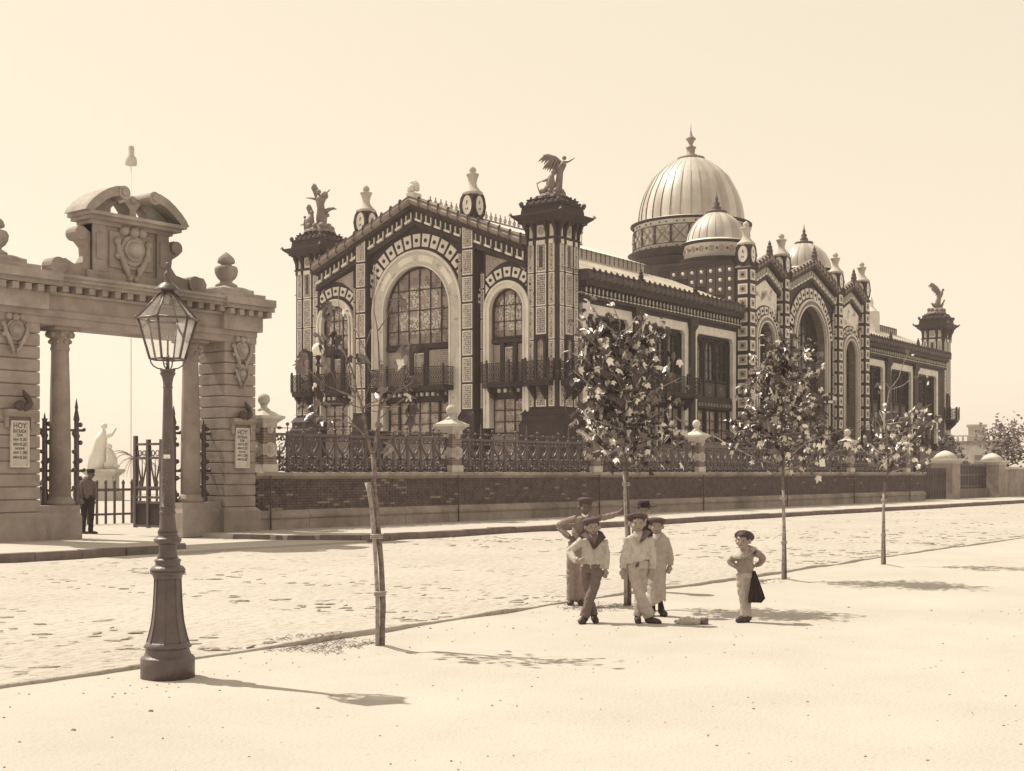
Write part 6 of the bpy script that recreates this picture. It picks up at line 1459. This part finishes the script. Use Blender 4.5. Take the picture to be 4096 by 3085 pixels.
# boy in the long smock
b = world(*zpx(1245, 1445)); sc4 = Z*1.72/(zpx(0, 1445)[1]-1889)
person('boy in a flat cap and long pale smock with dark boots', b, sc4, 1245, 1445, dict(head=(1225, 420, 0), hs=.195, sh=((1160, 540), (1335, 540)), hip=(1240, 850), yaw=-.05,
    arms=[dict(p=[(1165, 555, .0), (1145, 680, .03), (1140, 800, .03), (1150, 880, .02)], hd=(0, 0, -1), hz=.1, sl=[.05, .05, .048, .045]), dict(p=[(1330, 555, 0), (1365, 680, .01), (1385, 780, .01), (1380, 865, .0)], hd=(-.3, 0, -1), hz=.105, side=-1, sl=[.052, .052, .055, .05])],
    legs=[dict(p=[(1195, 1000, 0), (1185, 1200, 0), (1180, 1300, 0), (1178, 1400, 0)], foot=(-.2, -1), r=[.03, .034, .038, .05]), dict(p=[(1260, 1000, 0), (1264, 1200, 0), (1272, 1300, 0), (1284, 1400, 0)], foot=(.3, -1), r=[.03, .034, .038, .054])],
    top=dict(name='smock', m='cloth_cream', robe=[(1235, 505, 0, .06), (1245, 540, 0, .105), (1245, 680, 0, .115), (1240, 850, 0, .118), (1230, 1050, 0, .122), (1226, 1270, 0, .13), (1227, 1300, 0, .128)], wr=.007, ell=.8), trousers=dict(waist=(1238, 1000), w=.06, m='cloth_black', wr=.001),
    hat=dict(k='beret', m='cap_mid', ry=.06, rx=-.08), shoe='leather', extra=[('scarf', 'cloth_light', lambda m, P: sheet(m, [P((1175, 505, -.06)), P((1270, 500, -.06)), P((1240, 560, -.10)), P((1200, 600, -.105)), P((1185, 550, -.09))], .006))]))
# youth in a black hat behind
b5 = Vector((15.6, 10.13, .05)); s5 = Z*18.5/5154
person('youth in a black brimmed hat and dark suit behind the boys', tuple(b5), s5, 1090, 1095, dict(head=(1085, 195, 0), hs=.215, sh=((1005, 320), (1195, 320)), hip=(1090, 620), yaw=-.1,
    arms=[dict(p=[(1010, 335, 0), (990, 430, 0), (985, 540, 0), (990, 620, -.02)], hd=(0, 0, -1), sl=[.065, .06, .055, .05]), dict(p=[(1190, 335, 0), (1215, 430, 0), (1218, 540, 0), (1210, 620, -.02)], hd=(0, 0, -1), side=-1, sl=[.065, .06, .055, .05])],
    legs=[dict(p=[(1055, 640, 0), (1052, 800, 0), (1052, 930, 0), (1052, 1065, 0)], foot=(-.2, -1), fl=.2), dict(p=[(1128, 640, 0), (1130, 800, 0), (1130, 930, 0), (1130, 1065, 0)], foot=(.2, -1), fl=.2)],
    top=dict(name='dark_coat', m='cloth_black', robe=[(1090, 295, 0, .07), (1095, 325, 0, .14), (1095, 430, 0, .15), (1092, 560, 0, .145), (1092, 700, 0, .155)], wr=.004), trousers=dict(waist=(1092, 620), w=.135, m='cloth_black'),
    hat=dict(k='hat', m='felt', name='brimmed_hat', rx=.08), extra=[('shirt_collar', 'cloth_light', lambda m, P: sheet(m, [P((1050, 270, -.09)), P((1125, 265, -.09)), P((1105, 320, -.125)), P((1085, 345, -.13)), P((1065, 320, -.125))], .006))]))
# small sailor boy on the right
Z2 = .288
def ypx(u, v): return (2860+u*Z2, 2060+v*Z2)
b6 = world(*ypx(430, 1490)); s6 = Z2*1.72/(ypx(0, 1490)[1]-1889)
person('small boy in a sailor suit and big round cap, hands on hips', b6, s6, 430, 1490, dict(head=(385, 355, -.02), hs=.20, sh=((315, 545), (555, 520)), hip=(430, 820), yaw=-.5, tilt=.06,
    arms=[dict(p=[(320, 555, 0), (255, 610, .03), (222, 650, .05), (255, 690, .02), (290, 715, -.01)], hd=(.8, 0, -.4), hz=.08, sl=[.048, .046, .044, .04, .04]), dict(p=[(550, 530, 0), (630, 560, .04), (685, 625, .07), (640, 680, .08), (580, 705, .09)], hd=(-.8, .3, -.3), hz=.08, side=-1, sl=[.05, .05, .048, .044, .04])],
    legs=[dict(p=[(360, 830, -.01), (365, 1020, -.01), (385, 1200, -.02), (395, 1410, -.02)], foot=(-1, -.7), fl=.15, r=[.068, .06, .05, .05], cut=.97), dict(p=[(465, 830, .03), (450, 1020, .03), (455, 1200, .03), (462, 1420, .01)], foot=(-.8, -.75), fl=.15, r=[.07, .062, .054, .056], cut=.97)],
    top=dict(name='sailor_blouse', m='cloth_mid', robe=[(420, 505, 0, .06), (430, 535, 0, .092), (425, 640, 0, .1), (420, 735, 0, .108), (415, 780, 0, .105), (415, 805, 0, .085)], wr=.006, ell=.75), trousers=dict(waist=(420, 790), w=.088, m='cloth_cream'),
    hat=dict(k='sailor', m='cap_mid', rx=-.62, ry=-.12, o=(.0, .1, -.08), band='cloth_dark'), extra=[('sailor_collar', 'cloth_cream', lambda m, P: (sheet(m, [P((450, 410, .03)), P((560, 445, .05)), P((645, 512, .04)), P((545, 505, -.06)), P((400, 590, -.10)), P((340, 640, -.11)), P((370, 570, -.10)), P((400, 490, -.07))]), )),
        ('collar_front', 'cloth_light', lambda m, P: sheet(m, [P((390, 500, -.08)), P((275, 515, -.02)), P((220, 580, .0)), P((265, 600, -.07)), P((330, 610, -.10)), P((370, 570, -.10))])), ('hair_fringe', 'hair', lambda m, P: m.tube([P((322, 290, -.075)), P((370, 272, -.10)), P((430, 285, -.10))], [.012, .018, .012], 6))]))
CL_ = thing('dark_cloth', b6, 'dark cloth hanging behind the small sailor boy', 'cloth'); m = MB(Matrix.Translation(b6)@BASIS); P6 = lambda u, v, d: ((u-430)*s6, d, (1490-v)*s6)
nf = 11; rows_ = [(780, 520, 560, -.02), (900, 495, 600, -.05), (1040, 472, 645, -.07), (1150, 455, 682, -.07), (1215, 455, 625, -.07)]; vs = []
for v_, a_, c_, d_ in rows_:
    for i in range(nf): t_ = i/(nf-1); vs.append(P6(a_+(c_-a_)*t_, v_-8*math.sin(t_*3.1), d_+.018*math.cos(i*2.1)*(v_-700)/400-.03*math.sin(t_*3.14)))
n0 = len(vs); vs += [(x, y+.012, z) for x, y, z in vs]
m.add(vs, [(j*nf+i, j*nf+i+1, (j+1)*nf+i+1, (j+1)*nf+i) for j in range(4) for i in range(nf-1)]+[(n0+j*nf+i, n0+(j+1)*nf+i, n0+(j+1)*nf+i+1, n0+j*nf+i+1) for j in range(4) for i in range(nf-1)], 0, True); m.build('drape', 'cloth_black', CL_)
# man at the gate
b7 = (19.55, 30.2, .085); s7 = .348*34.2/5154
person('man in a cap standing in the gateway in shirt and dark trousers', b7, s7, 125, 1535, dict(head=(165, 848, 0), hs=.225, sh=((60, 925), (185, 925)), hip=(130, 1110), yaw=1.3, skin='skin_dark',
    arms=[dict(p=[(75, 935, -.05), (62, 1010, -.1), (60, 1080, -.12), (75, 1130, -.14)], hd=(.4, -.2, -.8), hz=.16, sl=[.075, .07, .062, .055]), dict(p=[(180, 935, .05), (195, 1010, .1), (190, 1090, .12), (180, 1150, .1)], hd=(-.1, 0, -1), hz=.16, side=-1, sl=[.07, .065, .06, .055])],
    legs=[dict(p=[(95, 1120, -.03), (88, 1260, -.03), (82, 1390, -.02), (75, 1505, -.02)], foot=(.9, -.4), fl=.27, r=[.115, .1, .085, .08]), dict(p=[(160, 1120, .03), (165, 1260, .04), (160, 1390, .04), (155, 1505, .03)], foot=(1, -.2), fl=.27, r=[.115, .1, .085, .08])],
    top=dict(name='shirt', m='cloth_grey', robe=[(135, 885, 0, .09), (125, 920, 0, .155), (122, 1010, 0, .165), (128, 1090, 0, .155), (130, 1130, 0, .15)], ell=.75), trousers=dict(waist=(130, 1105), w=.15, m='cloth_black'),
    hat=dict(k='cap', m='felt', peak=True)), 'people at the roadside')
# bundle on the ground
bb = world(2765, 2500); BD = thing('cloth_bundle', bb, 'folded pale bundle tied at one end lying on the pavement', 'bundle'); k_ = 1.72/(2500-1889)*(180/2212); m = MB()
Pb = lambda u, v, d=0: Vector(((u-1050)*k_, d, (730-v)*k_))
m.tube([Pb(430, 560), Pb(560, 570), Pb(800, 530), Pb(1050, 530), Pb(1300, 570), Pb(1500, 590)], [.035, .05, .062, .06, .05, .036], 12, ell=1.1); m.tube([Pb(240, 500), Pb(330, 580), Pb(440, 660)], [.02, .03, .03], 8); m.tube([Pb(520, 480, -.04), Pb(800, 380, -.03), Pb(1100, 420, -.03), Pb(1450, 460, -.02)], [.02, .03, .03, .02], 8)
fuse(m, 'cloth_wrap', 'cloth_light', BD, .006, 2, .006, 30, B=Matrix.Translation(bb)@BASIS)
m = MB(Matrix.Translation(bb)@BASIS); m.tube([Pb(1520, 560), Pb(1870, 570)], [.045, .046], 16); m.build('tin_end', 'cloth_grey', BD); MB(Matrix.Translation(bb)@BASIS).tube([Pb(1530, 560), Pb(1560, 561)], .048, 16).build('strap', 'leather', BD)
# ---------------------------------------------------------------- things inside the grounds and far off
def palm(pos, h, label, seed, fr=1.0):
    T = thing('palm_tree', pos, label, 'palm'); rnd = random.Random(seed); x, y, z = pos
    MB().tube([(x, y, z), (x+.1, y, z+h*.5), (x+.05, y, z+h)], [.28, .22, .2], 8).build('trunk', 'far_green', T)
    for i in range(13):
        a = i*2.4; L = fr*rnd.uniform(1.6, 2.3); d = Vector((math.cos(a), math.sin(a), 0)); m = MB(); el = rnd.uniform(.2, 1.1); P = []
        for k in range(8):
            t = k/7; P.append(Vector((x+.05, y, z+h))+d*(L*t)+Vector((0, 0, L*(el*t-.95*t*t))))
        m.tube(P, [.04-.03*k/7 for k in range(8)], 4); sd = d.cross(Vector((0, 0, 1)))
        for k in range(1, 8):
            for s in (-1, 1):
                for o in (0, .5):
                    q = P[k-1]+(P[k]-P[k-1])*(o+.3) if k < 8 else P[k]; l = .5*fr*(1-.5*k/7); tip = q+sd*s*l+d*.22+Vector((0, 0, -.25*l))
                    m.add([q, q+d*.06, tip], [(0, 1, 2)])
        m.build('frond', 'far_green', T)
palm((56.5, 81.2, .08), 2.6, 'pale distant palm seen through the gateway', 5)
palm((59.5, 78.6, .08), 1.2, 'low palm beside the distant monument', 6, .8)
# monument
MN = thing('stone_monument', (43.5, 65.6, .08), 'pale distant statue group on a pedestal seen through the gateway', 'monument')
MM = Matrix.Translation((43.5, 65.6, 0))@Matrix.Rotation(YAW, 4, 'Z')
m = MB(MM); m.box(-.95, .95, -.95, .95, .08, .6); m.box(-.72, .72, -.72, .72, .6, 1.55); m.frustum((-.75, .75, -.75, .75, 1.5), (-.98, .98, -.98, .98, 1.75)); m.box(-1, 1, -1, 1, 1.75, 1.9); m.build('pedestal', 'stone_light', MN)
m = MB(MM); m.tube([(-.3, 0, 1.9), (-.3, 0, 2.8), (-.15, 0, 3.6), (0, 0, 4.2)], [.62, .5, .38, .15], 9); m.ball((.05, 0, 4.4), .2, 8); m.tube([(.0, 0, 3.7), (.5, 0, 3.9), (.75, 0, 4.3)], [.14, .1, .06], 6); m.tube([(.5, -.2, 1.9), (.55, -.2, 2.5), (.4, -.2, 3.0)], [.4, .34, .2], 8); m.ball((.42, -.2, 3.2), .18, 8)
m.tube([(.2, -.3, 2.1), (.7, -.3, 2.2), (.95, -.3, 1.95)], [.2, .2, .16], 7); m.build('figure_group', 'roof_bright', MN)  # fading into the bright sky is put into the figures' near-white colour
# shrubs behind the railing and the distant hedge
def bush(pos, r, h, label, seed, mt='shrub', n=700, leaf=.09):
    T = thing('shrub', pos, label, 'shrub'); rnd = random.Random(seed); m = MB(); B = Vector(pos)
    for i in range(n):
        a = rnd.uniform(0, 6.28); u = rnd.random()**.5; zz = rnd.random(); e = (1-(2*zz-1)**2)**.5 if zz > .4 else 1
        p = B+Vector((r*u*e*math.cos(a)*(1+.3*vn(a*2, seed)), r*u*e*math.sin(a)*.7, h*zz*(1+.2*vn(a*3, seed+2)))); d = Vector((rnd.gauss(0, 1), rnd.gauss(0, 1), rnd.gauss(0, 1))).normalized(); s = d.orthogonal().normalized(); l = leaf*rnd.uniform(.6, 1.4)
        m.add([p-s*l*.45, p+d*l, p+s*l*.45, p-d*l*.7], [(0, 1, 2, 3)])
    m.build('foliage', mt, T)
    MB().tube([pos, (pos[0]+.03, pos[1], pos[2]+h*.7)], [.05, .02], 6).build('stem', 'bark', T)
sh = [(24.3, 28.0, 1.1, 2.3), (27.3, 28.3, 1.2, 2.1), (31.9, 28.2, 1.1, 2.2), (34.9, 28.3, 1.3, 2.25), (40.5, 28.2, 1.3, 2.3), (43.5, 28.4, 1.2, 2.15), (47.6, 28.4, 1.4, 2.3), (50.2, 28.2, 1.1, 2.2), (55.0, 28.5, 1.5, 2.4), (57.6, 28.4, 1.1, 2.3), (62.3, 28.6, 1.6, 2.5)]
for i, (x, y, r, h) in enumerate(sh):
    nb = ['behind the railing left of the bare tree trunk', 'behind the railing right of the bare tree trunk', 'just right of the second wall pillar', 'left of the boys behind the railing', 'behind the railing above the boys', 'right of the boys behind the railing', 'right of the fourth wall pillar', 'left of the small sailor boy behind the railing', 'behind the low white poster on the railing', 'left of the sixth wall pillar', 'behind the last bay of railing'][i]
    bush((x, y, .08), r, h, 'dark shrub '+nb, i+3)
# garden lamps
def globe_lamp(pos, zt, label):
    T = thing('globe_lamp', pos, label, 'garden lamp', 'white globe lamps in the garden'); x, y, z = pos
    MB().lathe([(.16, z), (.14, z+.3), (.06, z+.5), (.05, zt-.6), (.09, zt-.5), (.05, zt-.4), (.11, zt-.25), (.06, zt-.2)], (x, y, 0), 10).build('post', 'iron', T)
    MB().ball((x, y, zt), .22, 14).build('globe', 'paper', T)
globe_lamp((30.8, 33.5, .08), 6.0, 'white globe lamp on a dark post left of the bare tree')
# tall arc-lamp mast far behind the gate
T = thing('arc_lamp_mast', (71.2, 102.9, .08), 'distant lamp mast whose dark lamp hangs above the gate', 'lamp mast')
MB().lathe([(.06, .08), (.035, 30.6)], (71.2, 102.9, 0), 6).build('mast', 'roof_bright', T)  # sky glare that swallows the mast is put into its pale colour
MB().lathe([(.05, 30.2), (.5, 30.3), (.55, 30.5), (.48, 31.0), (.3, 31.2), (.28, 32.0), (.2, 32.1)], (71.2, 102.9, 0), 10).build('lamp_housing', 'stone_light', T)
# right end: gate piers, low gate, dense hedge, house, tree
def pier(x, y, zt, w_, label):
    P = thing('gate_pier', (x, y, .18), label, 'gate pier', 'low stone piers at the right end')
    MB().box(x-w_, x+w_, y-w_, y+w_, .1, zt-.25).build('shaft', 'stone', P)
    q = MB(); q.frustum((x-w_, x+w_, y-w_, y+w_, zt-.28), (x-w_-.2, x+w_+.2, y-w_-.2, y+w_+.2, zt-.12)); q.box(x-w_-.22, x+w_+.22, y-w_-.22, y+w_+.22, zt-.12, zt); q.lathe([(w_+.1, zt), (w_*.8, zt+.25), (w_*.3, zt+.42), (.02, zt+.46)], (x, y, 0), 12); q.build('cap', 'stone_light', P)
pier(72.9, WY+.4, 2.5, .62, 'white capped pier at the right end of the street wall'); pier(80.8, WY+.4, 2.45, .62, 'white capped pier nearest the right edge')
G2 = thing('slatted_gate', (70.5, WY+.2, .18), 'small slatted gate between the wall and the white capped pier', 'gate')
MB().box(68.7, 72.2, WY+.15, WY+.22, .5, .62).box(68.7, 72.2, WY+.15, WY+.22, 1.5, 1.62).build('rail', 'iron_mid', G2)
q = MB().box(-.05, .05, -.03, .03, .2, 1.95).mesh('slat', 'iron_mid')
for x in frange(68.8, 72.1, .24): link('slat', q, G2, Matrix.Translation((x, WY+.12, 0)))
G3 = thing('iron_fence', (76.8, WY+.3, .18), 'dark iron fence between the two white capped piers', 'fence')
MB().box(73.6, 80.1, WY+.35, WY+.75, .1, .75).build('base_wall', 'stone_dark', G3)
MB().box(73.6, 80.1, WY+.5, WY+.56, 1.5, 1.6).box(73.6, 80.1, WY+.5, WY+.56, .85, .92).build('rail', 'iron_fence', G3)
q = MB().box(-.04, .04, -.03, .03, .7, 2.0).lathe([(.05, 2.0), (.06, 2.05), (.01, 2.3)], (0, 0, 0), 5).mesh('bar', 'iron_fence')
for x in frange(73.8, 80, .26): link('bar', q, G3, Matrix.Translation((x, WY+.53, 0)))
for i, (x, l) in enumerate(((74.6, 'dark shrub behind the fence next to the first white capped pier'), (76.8, 'tall dark shrub between the white capped piers'), (79.0, 'dark shrub behind the fence next to the right hand pier'))): bush((x, WY+1.6, .08), 1.4, 2.1 if i != 1 else 3.4, l, 30+i, 'shrub', 800, .14)
WL = thing('boundary_wall', (120, WY+.4, .18), 'plain wall running on beyond the right hand pier', 'wall'); MB().box(81.5, 160, WY+.2, WY+.6, .1, 1.9).build('panel', 'stone', WL); MB().box(81.5, 160, WY+.1, WY+.7, 1.9, 2.05).build('coping', 'stone_light', WL)
HX, HY = 166.0, 57.0; HZ = .08
HS = thing('distant_house', (HX, HY, HZ), 'pale flat roofed house in the distance at the far right', 'house'); HM = Matrix.Translation((HX, HY, 0))@Matrix.Rotation(R(-70), 4, 'Z')
m = MB(HM); m.box(-3.2, 3.2, 0, 5, HZ, 5.2); m.build('wall', 'stone_light', HS)
m = MB(HM); m.box(-3.5, 3.5, -.3, 5.3, 5.2, 5.5); m.box(-3.3, 3.3, -.1, 5.1, 5.5, 5.7); m.build('cornice', 'stone', HS)
m = MB(HM)
for k in range(11): m.lathe([(.1, 5.7), (.16, 5.95), (.1, 6.3)], (-3.1+k*.62, 0, 0), 6)
m.box(-3.4, 3.4, -.15, .15, 6.3, 6.45); m.build('parapet', 'stone_light', HS)
m = MB(HM); m.box(-1.2, .9, 2.0, 4.0, 5.6, 7.6); m.box(-1.4, 1.1, 1.8, 4.2, 7.6, 7.9); m.build('roof_turret', 'stone_light', HS)
for k in (-2.1, 0, 2.1):
    q = MB(HM); q.box(k-.45, k+.45, -.06, .05, 1.2, 3.9); q.build('window', 'iron_pale', HS)

# loose-leafed tree at the right edge, beyond the piers
T = thing('garden_tree', (92.0, 29.6, .08), 'hazy loose leafed tree at the right edge beyond the piers', 'tree'); rnd = random.Random(8)
MB().tube([(92, 29.6, .08), (92.1, 29.6, 2.2), (92, 29.5, 4.6)], [.14, .1, .05], 8).build('trunk', 'bark', T)
m = MB(); lf = MB()
for i in range(22):
    a = i*2.4; s0 = Vector((92, 29.6, 2.0+rnd.uniform(0, 2.4))); e = s0+Vector((math.cos(a)*rnd.uniform(1, 2.2), math.sin(a)*rnd.uniform(1, 2.2), rnd.uniform(.3, 1.6))); m.tube([s0, (s0+e)/2, e], [.05, .03, .01], 5)
    for j in range(34):
        p = s0+(e-s0)*rnd.uniform(.3, 1.1)+Vector((rnd.gauss(0, .3), rnd.gauss(0, .3), rnd.gauss(0, .3))); d_ = Vector((rnd.gauss(0, 1), rnd.gauss(0, 1), rnd.gauss(0, .6))).normalized(); u = d_.orthogonal().normalized()*.11; lf.add([p-u, p+d_*.2, p+u, p-d_*.14], [(0, 1, 2, 3)])
m.build('branches', 'bark', T); lf.build('crown', 'far_green', T)
# ---------------------------------------------------------------- dusty summer air
m = MB().box(-930, 1730, -930, 1730, -1.6, 33.0)
hz = tag(m.build('haze', 'paper'), kind='stuff'); hz.data.materials.clear()
hm = bpy.data.materials.new('haze_air'); hm.use_nodes = True; t = hm.node_tree; t.nodes.clear()
o_ = t.nodes.new('ShaderNodeOutputMaterial'); v_ = t.nodes.new('ShaderNodeVolumePrincipled')
v_.inputs['Color'].default_value = (1, .90, .85, 1); v_.inputs['Density'].default_value = .0006; v_.inputs['Anisotropy'].default_value = .2
t.links.new(v_.outputs[0], o_.inputs['Volume']); hz.data.materials.append(hm)
